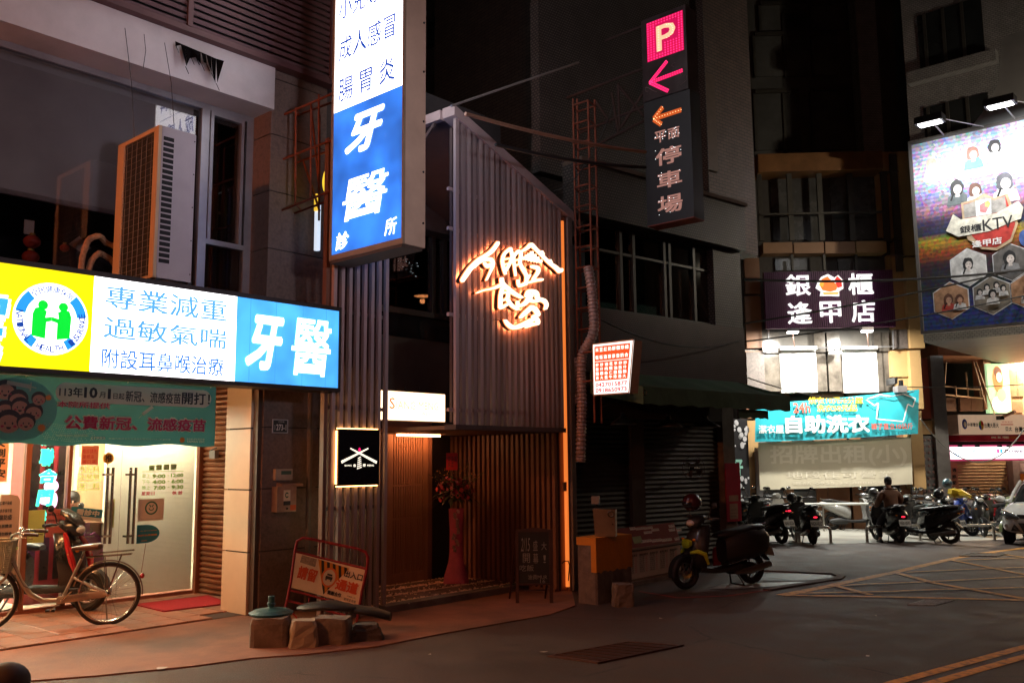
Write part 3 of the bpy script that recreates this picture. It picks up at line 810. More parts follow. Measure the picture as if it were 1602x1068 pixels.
# ---- teal vaccine banner under the lightbox
S3=FX(-8.35)
bn=thing('vaccine_banner','teal vaccination banner hanging under the clinic lightbox','banner',(-8.37,4.5,2.2))
A0,_=S3.px(-230,620);A1,_=S3.px(338,650);ztb=S3.px(339,605)[1];zbb=S3.px(333,697)[1]
teal=vinyl('teal_vinyl',(.05,.24,.26),.28)
b=MB();nx,nz=40,6
for j in range(nz+1):
 for i in range(nx+1):
  a=A0+(A1-A0)*i/nx;z_=zbb+(ztb-zbb)*j/nz
  b.v.append(S3.pt(a,z_-.012*math.sin(i*.7)*(1-j/nz),-.012+.004*math.sin(i*1.1+j)))
for j in range(nz):
 for i in range(nx):
  k=j*(nx+1)+i;b.f.append((k,k+1,k+nx+2,k+nx+1))
fab=b.build('fabric',teal,bn,smooth=True)
pill_w=vinyl('print_cream',(.74,.68,.56),.35,0);inkb=M('print_black',(.02,.02,.025),rough=.5,var=0);pink=vinyl('print_pink',(.70,.06,.16),.5,0)
orange=M('print_orange',(.6,.2,.02),rough=.5,var=0)
p0=S3.px(86,628);p1=S3.px(331,611);ymid=(p0[1]+p1[1])/2;hh=(p1[1]-p0[1])/2
pts=[(p0[0]+hh+hh*math.cos(R(a)),ymid+hh*math.sin(R(a))) for a in range(90,271,20)]+[(p1[0]-hh+hh*math.cos(R(a)),ymid+hh*math.sin(R(a))) for a in range(-90,91,20)]
MB().poly([S3.pt(x,y,.0) for x,y in pts]).build('headline_strip',pill_w,bn)
MB().textp(S3,'113年',92,620,130,606,.004,bold=.03).textp(S3,'10',131,622,153,606,.004,bold=.04).textp(S3,'月',155,622,165,613,.004,bold=.02).textp(S3,'1',168,624,174,608,.004,bold=.02).textp(S3,'日起',177,624,195,615,.004,bold=.02).textp(S3,'新冠、流感疫苗',196,628,283,615,.004,bold=.02).textp(S3,'開打！',284,632,329,615,.004,bold=.03).build('headline',inkb,bn)
MB().textp(S3,'本院所提供',88,636,173,629,.002,bold=.085).textp(S3,'公費新冠、流感疫苗',99,672,323,654,.002,bold=.085).build('letter_outline',pill_w,bn)
MB().textp(S3,'本院所提供',89,637,172,630,.008,bold=.02).textp(S3,'公費新冠、流感疫苗',101,671,322,656,.008,bold=.03).build('lettering',pink,bn)
MB().textp(S3,'疫情通報及諮詢專線',87,682,137,680,.002,bold=.01).textp(S3,'(1922',142,688,165,683,.002,bold=.04).textp(S3,'詳細內容請查詢疾病管制署網站www.cdc.gov.tw',170,687,267,686,.002).textp(S3,'TAIWAN CDC',292,692,320,689,.002,bold=.02).textp(S3,'衛生福利部疾病管制署',292,688,320,685.5,.002).build('small_print',pill_w,bn)
ca3,cb3=S3.px(285,688);disc(S3,ca3,cb3,.026,.026,.002).build('round_logo',orange,bn)
# cartoon faces on the banner (plain children)
skin_p=vinyl('print_skin',(.80,.50,.36),.5,0);hairp=M('print_hair',(.03,.02,.02),rough=.5,var=0);pale_t=vinyl('print_pale_teal',(.22,.5,.5),.5,0)
ca4,cb4=S3.px(25,640);disc(S3,ca4,cb4,.34,.27,.001).build('round_picture',pale_t,bn)
ff=MB();hh_=MB();mo=MB();cheeks=MB()
for i,(u,v,s_) in enumerate(((8,612,.085),(28,626,.08),(8,643,.08),(31,637,.075),(52,646,.075),(13,662,.10),(40,662,.075),(60,625,.06))):
 ca_,cb_=S3.px(u,v);[q.mark() for q in (hh_,ff,mo,cheeks)]
 disc(S3,ca_,cb_+s_*.2,s_*1.05,s_*1.0,.003+i*.0012,hh_,16)
 disc(S3,ca_,cb_-s_*.05,s_*.88,s_*.78,.0036+i*.0012,ff,16)
 for sx in (-1,1):
  disc(S3,ca_+sx*s_*.3,cb_,s_*.07,s_*.12,.0042+i*.0012,mo,8)
  disc(S3,ca_+sx*s_*.5,cb_-s_*.25,s_*.14,s_*.1,.0042+i*.0012,cheeks,8)
 disc(S3,ca_,cb_-s_*.3,s_*.2,s_*.2,.0042+i*.0012,mo,8,180,360)
hh_.build('cartoon_hair',hairp,bn);ff.build('cartoon_faces',skin_p,bn);mo.build('cartoon_features',inkb,bn);cheeks.build('cartoon_cheeks',pink,bn)
dots=MB()
for i in range(26):
 for j in range(9):
  a=ca4+.25+i*.018-j*.012;z_=cb4-.27+j*.018+abs(i-13)*.002
  if random.random()<.75:disc(S3,a,z_,.004,.004,.0015,dots,5)
dots.build('halftone_dots',pill_w,bn,kind='stuff')
vr=MB()
for (u,v,s_) in ((64,669,.03),(75,622,.022)):
 ca_,cb_=S3.px(u,v);disc(S3,ca_,cb_,s_,s_,.012,vr,12)
 for k in range(10):
  c_,s2=math.cos(k*.628),math.sin(k*.628);f_=[S3.pt(ca_+c_*s_-s2*.004,cb_+s2*s_+c_*.004,.012),S3.pt(ca_+c_*s_*1.4,cb_+s2*s_*1.4,.012),S3.pt(ca_+c_*s_+s2*.004,cb_+s2*s_-c_*.004,.012)]
  vr.poly(f_)
vr.build('virus_picture',orange,bn)
sy=MB();A=S3.px(10,598);B=S3.px(48,605)
def bar2d(fr,A,B,wd,c,mb):
 A=Vector(A);B=Vector(B);d=(B-A).normalized();n_=Vector((-d.y,d.x))*wd/2
 return mb.poly([fr.pt(*(A-n_),c),fr.pt(*(B-n_),c),fr.pt(*(B+n_),c),fr.pt(*(A+n_),c)])
bar2d(S3,A,B,.035,.013,sy);bar2d(S3,S3.px(48,605),S3.px(56,607),.01,.013,sy);bar2d(S3,S3.px(48,598),S3.px(46,612),.01,.014,sy)
bar2d(S3,S3.px(222,648),S3.px(238,636),.03,.013,sy);bar2d(S3,S3.px(216,654),S3.px(223,647),.004,.013,sy)
sy.build('syringe_picture',pill_w,bn)
for u in (40,200,330):
 a,_=S3.px(u,600);MB().tube([(-8.36,a,ztb-.01),(-8.36,a+.01,zB-.05)],.004,5).build('tie',pill_w,bn)
# ================================================================ things on and behind the clinic glass
Dg=FX(XD+.012)
gink=M('green_vinyl',(.22,.42,.08),rough=.5,var=0);dgink=M('dark_green_vinyl',(.02,.12,.06),rough=.5,var=0);rink=M('red_vinyl',(.6,.01,.04),rough=.5,var=0)
def rnd(s):random.seed(s)
def poster(name,label,cat,u0,v0,u1,v1,mat,fr=None,group=None,c0=0.0,c1=.004):
 fr=fr or Dg
 t=thing(name,label,cat,fr.pt(*fr.px((u0+u1)/2,(v0+v1)/2)),group=group)
 MB().fbp(fr,u0,v0,u1,v1,c0,c1).build('sheet',mat,t)
 return t
# opening hours
t=thing('opening_hours','green opening hours lettering with one red line stuck on the right glass door','lettering',Dg.pt(*Dg.px(255,770)))
b=MB();K=dict(c=.002)
for i,ch in enumerate('門診時間'):
 u0=233+i*11.4;A=Dg.px(u0,735.5-i*.6);B=Dg.px(u0+8.6,727.5-i*.6);b.fb(Dg,A[0],A[1],B[0],B[1],0,.002)
b.build('title_block',gink,t)
b=MB()
for i,ch in enumerate('門診時間'):
 u0=233+i*11.4;b.textp(Dg,ch,u0+1.2,734.3-i*.6,u0+7.4,728.7-i*.6,c=.0035)
A=Dg.px(222,738);B=Dg.px(287,736)
b.build('title',pill_w,t)
b=MB().fb(Dg,A[0],A[1],B[0],A[1]+.007,0,.002)
b.textp(Dg,'早上',222,748,235,741,bold=.01,**K).textp(Dg,'9:00',238,748,259,741,bold=.05,**K).textp(Dg,'-',262,744,265,743,bold=.03,**K).textp(Dg,'12:00',267,746,287,740,bold=.05,**K)
b.textp(Dg,'下午',222,757,235,750,bold=.01,**K).textp(Dg,'4:00',238,757,259,750,bold=.05,**K).textp(Dg,'-',262,753,265,752,bold=.03,**K).textp(Dg,'6:00',268,756,287,749,bold=.05,**K)
b.textp(Dg,'晚上',222,766,235,759,bold=.01,**K).textp(Dg,'7:00',240,766,259,759,bold=.05,**K).textp(Dg,'-',262,762,265,761,bold=.03,**K).textp(Dg,'9:30',268,765,287,758,bold=.05,**K)
b.build('green_rows',gink,t)
MB().textp(Dg,'星期日',221,775,242,768,bold=.03,**K).textp(Dg,'休 診',269,774,286,767,bold=.03,**K).build('red_row',rink,t)
# sticker with round green badge
t=poster('square_sticker','cream square sticker with a round green badge on the right glass door','sticker',215,815,257,779,M('sticker_cream',(.68,.52,.36),rough=.5,var=.05))
ca_,cb_=Dg.px(236.5,794);disc(Dg,ca_,cb_,.085,.085,.006,None,32,0,360,.78).build('badge_ring',dgink,t)
b=MB();disc(Dg,ca_,cb_,.035,.035,.006,b,20,180,360,.7);
for sx in (-1,1):disc(Dg,ca_+sx*.015,cb_+.015,.008,.006,.007,b,8);bar2d(Dg,(ca_+sx*.005,cb_+.02),(ca_+sx*.03,cb_+.04),.01,.007,b)
b.textp(Dg,'衛生福利部國民健康署',221,813,251,810.5,c=.006);b.build('badge_face',dgink,t)
# teal half round sticker
t=thing('flag_sticker','teal D-shaped sticker with orange lettering low on the right glass door','sticker',Dg.pt(*Dg.px(230,835)))
A=Dg.px(213,850);B=Dg.px(250,819);h2=(B[1]-A[1])/2
b=MB();pts=[(A[0],A[1]),(A[0]+(B[0]-A[0])*.4,A[1])]+[(A[0]+(B[0]-A[0])*(.4+.6*math.cos(R(a))),A[1]+h2+h2*math.sin(R(a))) for a in range(-80,81,16)]+[(A[0]+(B[0]-A[0])*.4,B[1]),(A[0],B[1])]
b.prism(Dg,pts,0,.004).build('sheet',M('sticker_teal',(.02,.18,.22),rough=.4,var=0),t)
MB().textp(Dg,'本單位開設',219,831,246,828,c=.006,bold=.02).textp(Dg,'戒菸治療服務',215,839,246,834,c=.006,bold=.03).textp(Dg,'國健署',221,846.5,230,844,c=.006).build('lettering',orange,t)
Dp=FX(XD+.05)
MB().tube([Dp.pt(*Dp.px(228,850)),Dp.pt(*Dp.px(217,921))],.004,5).build('hanging_cord',brownwood,clinic)
# round push sign, pink sheet, green department lettering
t=thing('push_sign','round yellow sticker with a black character on the left glass door above its handles','sticker',Dg.pt(*Dg.px(170,716)))
ca_,cb_=Dg.px(169.5,716.5);disc(Dg,ca_,cb_,.068,.068,.003).build('sheet',M('sticker_yellow',(.7,.42,.08),rough=.4,var=0),t)
MB().text(Dg,'推',ca_-.045,cb_-.045,ca_+.045,cb_+.045,.006,bold=.03).build('lettering',inkb,t)
t=poster('pink_notice','pink handwritten notice taped to the glass above the green lettering','notice',126.5,727,155,697,M('pink_paper',(.75,.30,.22),rough=.7,var=.05))
MB().textp(Dg,'看診請先',129,709,152,702,c=.006).textp(Dg,'量體溫',129,717,147,711,c=.006).textp(Dg,'戴口罩',129,725,150,719,c=.006).build('handwriting',rink,t)
t=thing('department_lettering','light green department lettering in three underlined rows on the glass','lettering',Dg.pt(*Dg.px(140,745)))
b=MB().textp(Dg,'內兒科',123,738,156,728,c=.002,bold=.03).textp(Dg,'小兒科',123,750,156,741,c=.002,bold=.03).textp(Dg,'牙　科',123,765,156,755,c=.002,bold=.03)
for vv in (739.5,752.5,766.5):
 A=Dg.px(121,vv);B=Dg.px(158,vv-1);b.fb(Dg,A[0],A[1],B[0],A[1]+.007,0,.002)
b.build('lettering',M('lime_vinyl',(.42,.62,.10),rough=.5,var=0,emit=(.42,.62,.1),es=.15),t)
# open plate
Dt=FX(XD+.03);TT=Fr(Dt.pt(*Dt.px(135,803)),(0,math.cos(R(-9)),math.sin(R(-9))),(1,0,0),(0,math.sin(R(9)),math.cos(R(9))))
t=thing('consulting_plate','small teal plate reading 看診中 hanging behind the bicycle on the glass','sign',Dt.pt(*Dt.px(135,803)))
MB().fb(TT,-.19,-.075,.19,.065,0,.012).build('plate',M('plate_teal',(.02,.15,.20),rough=.4,var=0),t)
MB().fb(TT,-.19,-.075,.19,-.035,.0125,.015).build('lower_band',pill_w,t)
MB().text(TT,'看診中',-.13,-.025,.15,.05,.016,bold=.05).build('lettering',pill_w,t)
# green and pink sheets beside the lettering tower
poster('green_board','lime green sheet on the glass under the glowing vertical lettering','notice',36,850,71,797,M('green_paper',(.42,.52,.16),rough=.7,var=.06))
t=poster('dusty_pink_sheet','dusty pink printed sheet right of the lime green sheet','notice',71,840,105,795,M('dusty_pink',(.38,.10,.10),rough=.7,var=.06))
MB().textp(Dg,'請戴口罩',74,807,99,801,c=.006).textp(Dg,'保持距離',74,816,97,811,c=.006).build('lettering',inkb,t)
# calligraphy poster
t=poster('calligraphy_poster','pinkish poster with black brush characters at the far left edge of the clinic glass','poster',-22,754,15,682,M('salmon_paper',(.62,.33,.20),rough=.7,var=.06))
for k,ch in enumerate('又到平安'):MB().textp(Dg,ch,-8,699+k*16,9,685+k*16,c=.006,bold=.05).build('character',inkb,t)
t=thing('notice_stand','grey rounded notice board with dense print at the far left of the glass','notice board',Dg.pt(*Dg.px(8,810)))
A=Dg.px(-12,900);B=Dg.px(27,772)
f_=FX(XD+.1)
pts=[(A[0],A[1]),(B[0],A[1]),(B[0],B[1]-.08),(B[0]-.03,B[1]-.02),(B[0]-.1,B[1]),(A[0],B[1])]
MB().prism(f_,pts,0,.015).build('board',M('board_grey',(.33,.24,.2),rough=.6,var=.05),t)
b=MB()
for k,st in enumerate(('戴口罩不染疫','勤洗手保平安','專業防疫','量測體溫','請勿飲食')):b.textp(f_,st,-4 if k!=2 else -8,790+k*12,19,783+k*12-(3 if k==2 else 0),c=.02,bold=.03)
b.build('print',inkb,t)
# lungs board
t=thing('lung_board','purple lung shaped cut-out board standing inside the left glass door','notice board',(XD-.08,Dg.px(135,860)[0],.5))
fl=FX(XD-.07);ca_,cb_=fl.px(135,850)
def lung(sx):
 return [(0,.02),(.03*sx,.10),(.10*sx,.12),(.16*sx,.06),(.20*sx,-.06),(.215*sx,-.2),(.19*sx,-.27),(.10*sx,-.2),(.035*sx,-.1)]
b=MB()
for sx in (-1,1):b.prism(fl,[(ca_+x*1.0,cb_+y*1.1) for x,y in (lung(sx) if sx>0 else lung(sx)[::-1])],0,.01)
b.fb(fl,ca_-.03,cb_+.06,ca_+.03,cb_+.25,.001,.009)
b.build('board',M('purple_board',(.30,.07,.24),rough=.5,var=.25,vs=3),t)
MB().textp(fl,'早期',129,835,141,831,c=.013).textp(fl,'篩檢肺癌降低',121,841,148,837,c=.013,bold=.02).build('lettering',pill_w,t)
# glowing vertical lettering tower
ng=EM('neon_green',(.05,1,.62),2.3);npk=EM('neon_pink_white',(1,.55,.85),2.6)
t=thing('neon_lettering','glowing green vertical lettering 聯合門診 inside the clinic window','neon sign',(XD-.15,Dg.px(75,760)[0],1.6))
fn=FX(XD-.12)
for ch,u0,v0,u1,v1,m_ in (('茂',64,697,88,678,ng),('聯',61,729,85,701,ng),('合',60,756,90,733,ng),('門',56,792,85,765,ng),('診',55,820,75,797,ng)):
 MB().textp(fn,ch,u0,v0,u1,v1,c=.03,bold=.045,shear=.12,ext=.008).build('glowing_character',m_,t)
b=MB()
for u,v,r_,q_ in ((76,745,.11,.09),(80,760,.10,.09),(72,778,.12,.10),(84,782,.05,.11)):
 ca_,cb_=fn.px(u,v);disc(fn,ca_,cb_,r_*.85,q_*.85,.004+r_*.01,b,20)
b.build('pink_glow_panel',npk,t)
# furnishings inside
t=thing('reception_counter','dark wood reception counter inside the left glass door','counter',(-12.3,5.0,0.02))
c0_=FX(-11.75);A=c0_.px(105,925);B=c0_.px(190,818)
dkwood=M('dark_counter_wood',(.10,.035,.02),rough=.35,var=.3,vs=8)
MB().box(-12.4,A[0],.02,-11.75,B[0],B[1]).build('body',dkwood,t)
MB().box(-12.44,A[0]-.03,B[1],-11.71,B[0]+.03,B[1]+.03).build('top',dkwood,t)
for k in range(3):
 z_=.15+k*.27;MB().box(-11.745,A[0]+.03,z_,-11.735,(A[0]+B[0])/2-.05,z_+.22).build('shelf_opening',darkroom,t)
t=thing('red_stand_in','tall dark red stand-in with arched panels behind the glowing lettering','cabinet',(-12.2,3.6,.02))  # made-up piece, put in for the red frame-like shapes behind the glass
c1_=FX(-12.0);A=c1_.px(33,900);B=c1_.px(108,700)
redw=M('dark_red_lacquer',(.22,.02,.025),rough=.3,var=.2,vs=4)
MB().box(-12.5,A[0],.02,-12.0,B[0],B[1]+.3).build('body',redw,t)
for k in range(3):
 a0_=A[0]+.04+k*(B[0]-A[0])/3;a1_=a0_+(B[0]-A[0])/3-.06
 MB().prism(c1_,[(a0_,.3),(a1_,.3),(a1_,1.9),((a0_+a1_)/2,2.1),(a0_,1.9)],.004,.012).build('door_panel',M('dark_panel',(.02,.012,.012),rough=.15),t)
t=thing('wall_shelf_unit','beige wall unit with brown posts behind the department lettering','shelf',(-12.9,5.2,.9))
c2_=FX(-12.8)
MB().fbp(c2_,118,800,190,690,-.1,0).build('back_panel',M('beige_panel',(.55,.40,.22),rough=.6,var=.1),t)
MB().fbp(c2_,162,810,168,690,.01,.06).build('post',redw,t)
MB().fbp(c2_,178,760,184,690,.01,.06).build('post',redw,t)
for k,(u0,v0,u1,v1) in enumerate(((122,740,128,715),(183,735,192,716),(183,762,192,748))):
 MB().fbp(c2_,u0,v0,u1,v1,.065,.08).build('pinned_card',pill_w,t)
for (u0,v0,u1,v1,m_) in ((165,828,173,780,pill_w),(174,825,180,780,M('yellow_strip',(.6,.45,.1),rough=.5))):
 tt=poster('strip_notice','narrow '+('cream' if m_ is pill_w else 'yellow')+' strip notice with tiny print between the two door handle pairs','notice',u0,v0,u1,v1,m_,FX(XD-.02))
 MB().textp(FX(XD-.02),'掛號請抽',u0+1.5,v0-32,u1-1.5,v1+4,c=.008).build('print',inkb if m_ is pill_w else rink,tt)
# small grey camera box by the shutter and a yellow toy on the counter
t=thing('door_sensor','small pale box hanging at the top of the roller shutter guide','sensor',(-11.1,6.3,1.9))
fs_=FY(6.33)
MB().fbp(fs_,327,717,336,704,-.06,0).build('case',alu,t)
MB().tube([fs_.pt(*fs_.px(330,704)),fs_.pt(*fs_.px(334,700),-.05)],.008,6).build('arm',black,t)
# ---- pillar fittings
S4=FX(PX)
t=thing('house_number','blue-black enamel house number plate reading 273-1 on the stone pillar','number plate',S4.pt(*S4.px(439,665)))
MB().fbp(S4,426,677,451,656,0,.008).build('plate',M('plate_rim',(.35,.36,.36),rough=.5),t)
MB().fbp(S4,427.5,675.5,449.5,657.5,.0085,.011).build('field',M('plate_field',(.02,.028,.03),rough=.4),t)
MB().textp(S4,'273-1',432,673,448,663.5,c=.013,bold=.03).textp(S4,'段',429,673,431,664,c=.013).textp(S4,'河南路',435,660.5,445,658.5,c=.013).build('lettering',M('enamel_white',(.55,.55,.52),rough=.5),t)
t=thing('paper_holder','small pale plastic leaflet holder on top of the letterbox','leaflet holder',S4.pt(*S4.px(445,745)))
MB().fbp(S4,431,751,458,733,0,.05).build('case',M('pale_plastic',(.3,.25,.2),rough=.5),t)
MB().fbp(S4,440,742,456,736,.051,.054).build('leaflet',M('leaf_green',(.03,.08,.06),rough=.5),t)
t=thing('letterbox','dented silver letterbox with a stuck-on label on the stone pillar','letterbox',S4.pt(*S4.px(449,780)))
sil=M('dull_silver',(.42,.30,.26),rough=.35,metal=.7,var=.2,vs=10,dirt=.3)
MB().fbp(S4,433,801,464,760,.0,.11).build('box',sil,t)
b=MB();A=S4.px(432,761);B=S4.px(465,753)
b.hexa([S4.pt(A[0],A[1],.12),S4.pt(B[0],A[1],.12),S4.pt(B[0],A[1],0),S4.pt(A[0],A[1],0),S4.pt(A[0],A[1]+.03,.12),S4.pt(B[0],A[1]+.03,.12),S4.pt(B[0],B[1],0),S4.pt(A[0],B[1],0)])
b.build('lid',sil,t)
MB().fbp(S4,443.5,790,454.5,766,.111,.113).build('label',pill_w,t)
MB().fbp(S4,443.5,790,454.5,783,.1135,.115).build('label_band',inkb,t)
ca_,cb_=S4.px(449,774,.1135);disc(S4,ca_,cb_,.025,.032,.1135,None,20,30,330,.55).build('label_swirl',dgink,t)
ca_,cb_=S4.px(449,795,.1135);MB().lathe(S4.pt(ca_,cb_,.11),(1,0,0),[(0,.012),(.01,.012)],10).build('lock',black,t)
MB().fbp(S4,454,798,463,789,.111,.1125).build('orange_sticker',M('orange_sticker',(.6,.12,.03),rough=.5),t)
# ---- outdoor air conditioner
XA=-8.3;SA=FX(XA)
ya,zta=SA.px(251,195);yb=SA.px(308,210)[0];zba=(SA.px(246,441)[1]+SA.px(302,436)[1])/2
SB=FY(ya);xl=SB.px(187,228)[0]
ac=thing('air_conditioner','tall beige outdoor air conditioner hanging above the long lightbox','air conditioner',((XA+xl)/2,(ya+yb)/2,zba))
beige=M('enamel_yellow_lit',(.50,.37,.22),rough=.45,var=.06,vs=3,dirt=.2)  # yellow light on the front is put into this enamel colour
lil=M('enamel_lilac_lit',(.40,.36,.36),rough=.5,var=.06,vs=3,dirt=.2)  # cool lilac light on the casing is put into this colour
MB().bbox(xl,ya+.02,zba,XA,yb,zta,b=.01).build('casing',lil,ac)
wdt=XA-xl
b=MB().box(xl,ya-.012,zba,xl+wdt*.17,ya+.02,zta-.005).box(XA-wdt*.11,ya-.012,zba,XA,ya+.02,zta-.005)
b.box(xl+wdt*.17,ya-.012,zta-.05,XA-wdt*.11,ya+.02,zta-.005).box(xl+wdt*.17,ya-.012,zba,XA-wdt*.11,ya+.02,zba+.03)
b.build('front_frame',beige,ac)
MB().box(xl+wdt*.17,ya+.003,zba+.03,XA-wdt*.11,ya+.018,zta-.05).build('dark_core',M('fin_dark',(.010,.010,.009),rough=.6,var=.3,vs=30),ac)
gx0,gx1,gz0,gz1=xl+wdt*.17,XA-wdt*.11,zba+.03,zta-.05
wr=M('grille_wire',(.15,.14,.11),rough=.4)
for i in range(6):
 x=gx0+(gx1-gx0)*(i+.5)/6;MB().tube([(x,ya-.006,gz0),(x,ya-.006,gz1)],.0028,4).build('grille_wire',wr,ac)
for i in range(22):
 z_=gz0+(gz1-gz0)*(i+.5)/22;MB().tube([(gx0,ya-.009,z_),(gx1,ya-.009,z_)],.0026,4).build('grille_wire',wr,ac)
dkv=M('vent_dark',(.006,.006,.006),rough=.8)
sw=yb-ya;v0_,v1_=zba+(zta-zba)*.10,zta-.09
for i in range(23):
 z_=v0_+(v1_-v0_)*i/23;MB().box(XA+.0005,ya+sw*.1,z_,XA+.003,ya+sw*.38,z_+(v1_-v0_)/23*.7).build('vent_slot',dkv,ac)
b=MB()
for i in range(5):b.lathe((XA,yb-.02,zba+.08+i*(zta-zba-.16)/4),(1,0,0),[(0,.007),(.004,.007)],8)
b.build('screws',black,ac,kind='stuff')
br=thing('unit_bracket','dark steel bracket under the hanging air conditioner','bracket',(XA-.4,ya+.2,zba-.1))
for yy in (ya+.03,yb-.03):MB().box(-9.1,yy-.02,zba-.07,XA+.02,yy+.02,zba-.004).build('arm',black,br)
MB().box(XA-.06,ya-.03,zba-.115,XA-.01,yb+.06,zba-.071).build('cross_arm',black,br)
MB().box(-9.08,ya-.03,3.56,-9.02,ya+.01,zba-.071).build('leg',black,br)
MB().box(-9.08,yb-.03,3.56,-9.02,yb+.01,zba-.071).build('leg',black,br)
MB().box(XA-.5,ya+.1,zba-.1,XA-.42,yb-.1,zba-.072).build('magenta_tag',M('magenta_tag',(.4,.02,.12),rough=.5),br)
# insulated hose loops
hz=M('wrapped_hose',(.30,.17,.09),rough=.8,var=.35,vs=30,bump=.6,bs=60)
fh=FX(-9.42)
t=thing('insulated_hoses','pair of wrapped tan refrigerant hoses looping beside the air conditioner','hose',fh.pt(*fh.px(160,410)))
for pl_ in ([(127,425),(126,405),(130,384),(140,374),(152,371),(166,380),(182,388)],[(138,425),(141,408),(148,399),(158,398),(170,408),(182,418)]):
 P=[fh.pt(*fh.px(*p),.04*i%.1) for i,p in enumerate(pl_)]
# smooth
 Q=[]
 for i in range(len(P)-1):
  for s_ in (0,.33,.66):
   p0_,p1_,p2_,p3_=P[max(i-1,0)],P[i],P[i+1],P[min(i+2,len(P)-1)]
   Q.append(.5*((2*p1_)+(p2_-p0_)*s_+(2*p0_-5*p1_+4*p2_-p3_)*s_**2+(3*p1_-p0_-3*p2_+p3_)*s_**3))
 Q.append(P[-1])
 MB().tube(Q,[.030+.004*(i%2) for i in range(len(Q))],8).build('hose',hz,t,smooth=True)
# things seen in the upper window
fw=FX(-9.9)
for i,(u,v) in enumerate(((50,378),(48,402),(101,388))):
 A=fw.px(u,v);r_=.085 if i<2 else .05
 t=thing('red_lantern',['upper red lantern hanging inside the dark upstairs window','lower red lantern hanging inside the dark upstairs window','small red lantern right of the stacked pair upstairs'][i],'lantern',fw.pt(*A),group='lanterns upstairs')
 b=MB();b.ell(fw.pt(*A),r_,r_,r_*.8,14,8);b.build('shade',M('lantern_red',(.45,.06,.03),rough=.6),t,smooth=True)
 MB().lathe(fw.pt(A[0],A[1]+r_*.78),(0,0,1),[(0,r_*.4),(.02,r_*.4)],12).build('cap',M('lantern_gold',(.3,.2,.05),rough=.4,metal=.6),t)
MB().fbp(fw,37,365,54,346,0,.01).build('pinned_paper',pill_w,None,label='small pale paper above the red lanterns in the upstairs window',cat='paper')
fw2=FX(-9.8);A=fw2.px(122,391)
MB().poly([fw2.pt(*fw2.px(u,v)) for u,v in ((107,382),(124,369),(143,388),(130,397))]).build('leaning_card',M('grey_card',(.3,.25,.2),rough=.7),None,label='grey card leaning behind the hose loops upstairs',cat='card')
# ================================================================ RESTAURANT (slatted front)
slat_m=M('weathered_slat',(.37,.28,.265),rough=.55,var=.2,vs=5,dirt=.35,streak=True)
slat_d=M('shade_dark_slat',(.075,.05,.045),rough=.6,var=.2,vs=5,dirt=.3,streak=True)  # shade in the gaps between slats is put into this dark colour
slat_w=M('brown_wood_slat',(.17,.08,.05),rough=.5,var=.25,vs=6,streak=True)
beam_m=M('pinkish_steel_beam',(.36,.28,.27),rough=.5,var=.12,vs=4,dirt=.35)
bwall=M('facade_black',(.02,.019,.019),rough=.35,var=.3,vs=3)
XF=-7.6;B1=FX(XF);BW=-9.6;W1=FX(BW)
rs=thing('restaurant','restaurant front of tall vertical slats with a sloping roof edge and wooden lattice door','building',(-8.6,8.4,0))
yl_,ztl=B1.px(712,170);yr_,ztr=B1.px(885,325);zbot=(B1.px(712,663)[1]+B1.px(863,669)[1])/2
def ztop(y):return ztl+(ztr-ztl)*(y-yl_)/(yr_-yl_)
ys0=yl_+.02;ys1=B1.px(878,640)[0]
N=19;pitch=(ys1-ys0)/N
slat_v=[slat_m,M('weathered_slat_dark',(.25,.195,.185),rough=.6,var=.25,vs=4,dirt=.55,streak=True),M('weathered_slat_pale',(.35,.28,.265),rough=.5,var=.2,vs=4,dirt=.3,streak=True)]
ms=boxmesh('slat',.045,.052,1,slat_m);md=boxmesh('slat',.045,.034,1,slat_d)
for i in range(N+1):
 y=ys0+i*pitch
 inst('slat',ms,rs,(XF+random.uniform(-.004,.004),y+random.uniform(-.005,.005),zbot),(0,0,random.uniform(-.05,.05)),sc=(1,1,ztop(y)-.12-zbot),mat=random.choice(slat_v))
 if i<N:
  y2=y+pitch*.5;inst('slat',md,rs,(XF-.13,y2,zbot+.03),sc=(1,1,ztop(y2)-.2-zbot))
# rails that carry the slats
for vv in (293,355,490,640):
 z_=B1.px(706,vv)[1]
 if True:
  yy1=ys1 if z_<ztop(ys1)-.1 else yl_+(z_+.15-ztl)/(ztr-ztl)*(yr_-yl_)
  MB().box(XF-.085,yl_-.06,z_-.02,XF-.045,min(ys1,yy1),z_+.02).build('rail',slat_m,rs)
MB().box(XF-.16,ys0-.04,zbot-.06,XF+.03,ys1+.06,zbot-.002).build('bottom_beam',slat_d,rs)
MB().box(BW+.02,ys0-.04,zbot-.055,XF-.162,ys1+.06,zbot-.01).build('porch_ceiling',M('porch_ceiling',(.2,.11,.06),rough=.6),rs)
# sloping roof edge
def sbeam(x0,x1,ya_,yb_,th,nm,mat):
 MB().hexa([(x0,ya_,ztop(ya_)-th),(x1,ya_,ztop(ya_)-th),(x1,yb_,ztop(yb_)-th),(x0,yb_,ztop(yb_)-th),(x0,ya_,ztop(ya_)),(x1,ya_,ztop(ya_)),(x1,yb_,ztop(yb_)),(x0,yb_,ztop(yb_))]).build(nm,mat,rs)
sbeam(XF-.16,XF+.05,yl_-.06,yr_+.12,.13,'roof_beam',beam_m)
sbeam(BW,XF-.17,yl_-.02,yr_+.12,.02,'roof_sheet',M('roof_sheet',(.12,.11,.11),rough=.5,metal=.3))
MB().box(BW,yl_-.10,ztop(yl_)-.12,XF-.165,yl_-.02,ztop(yl_)+.0).build('side_beam',beam_m,rs)
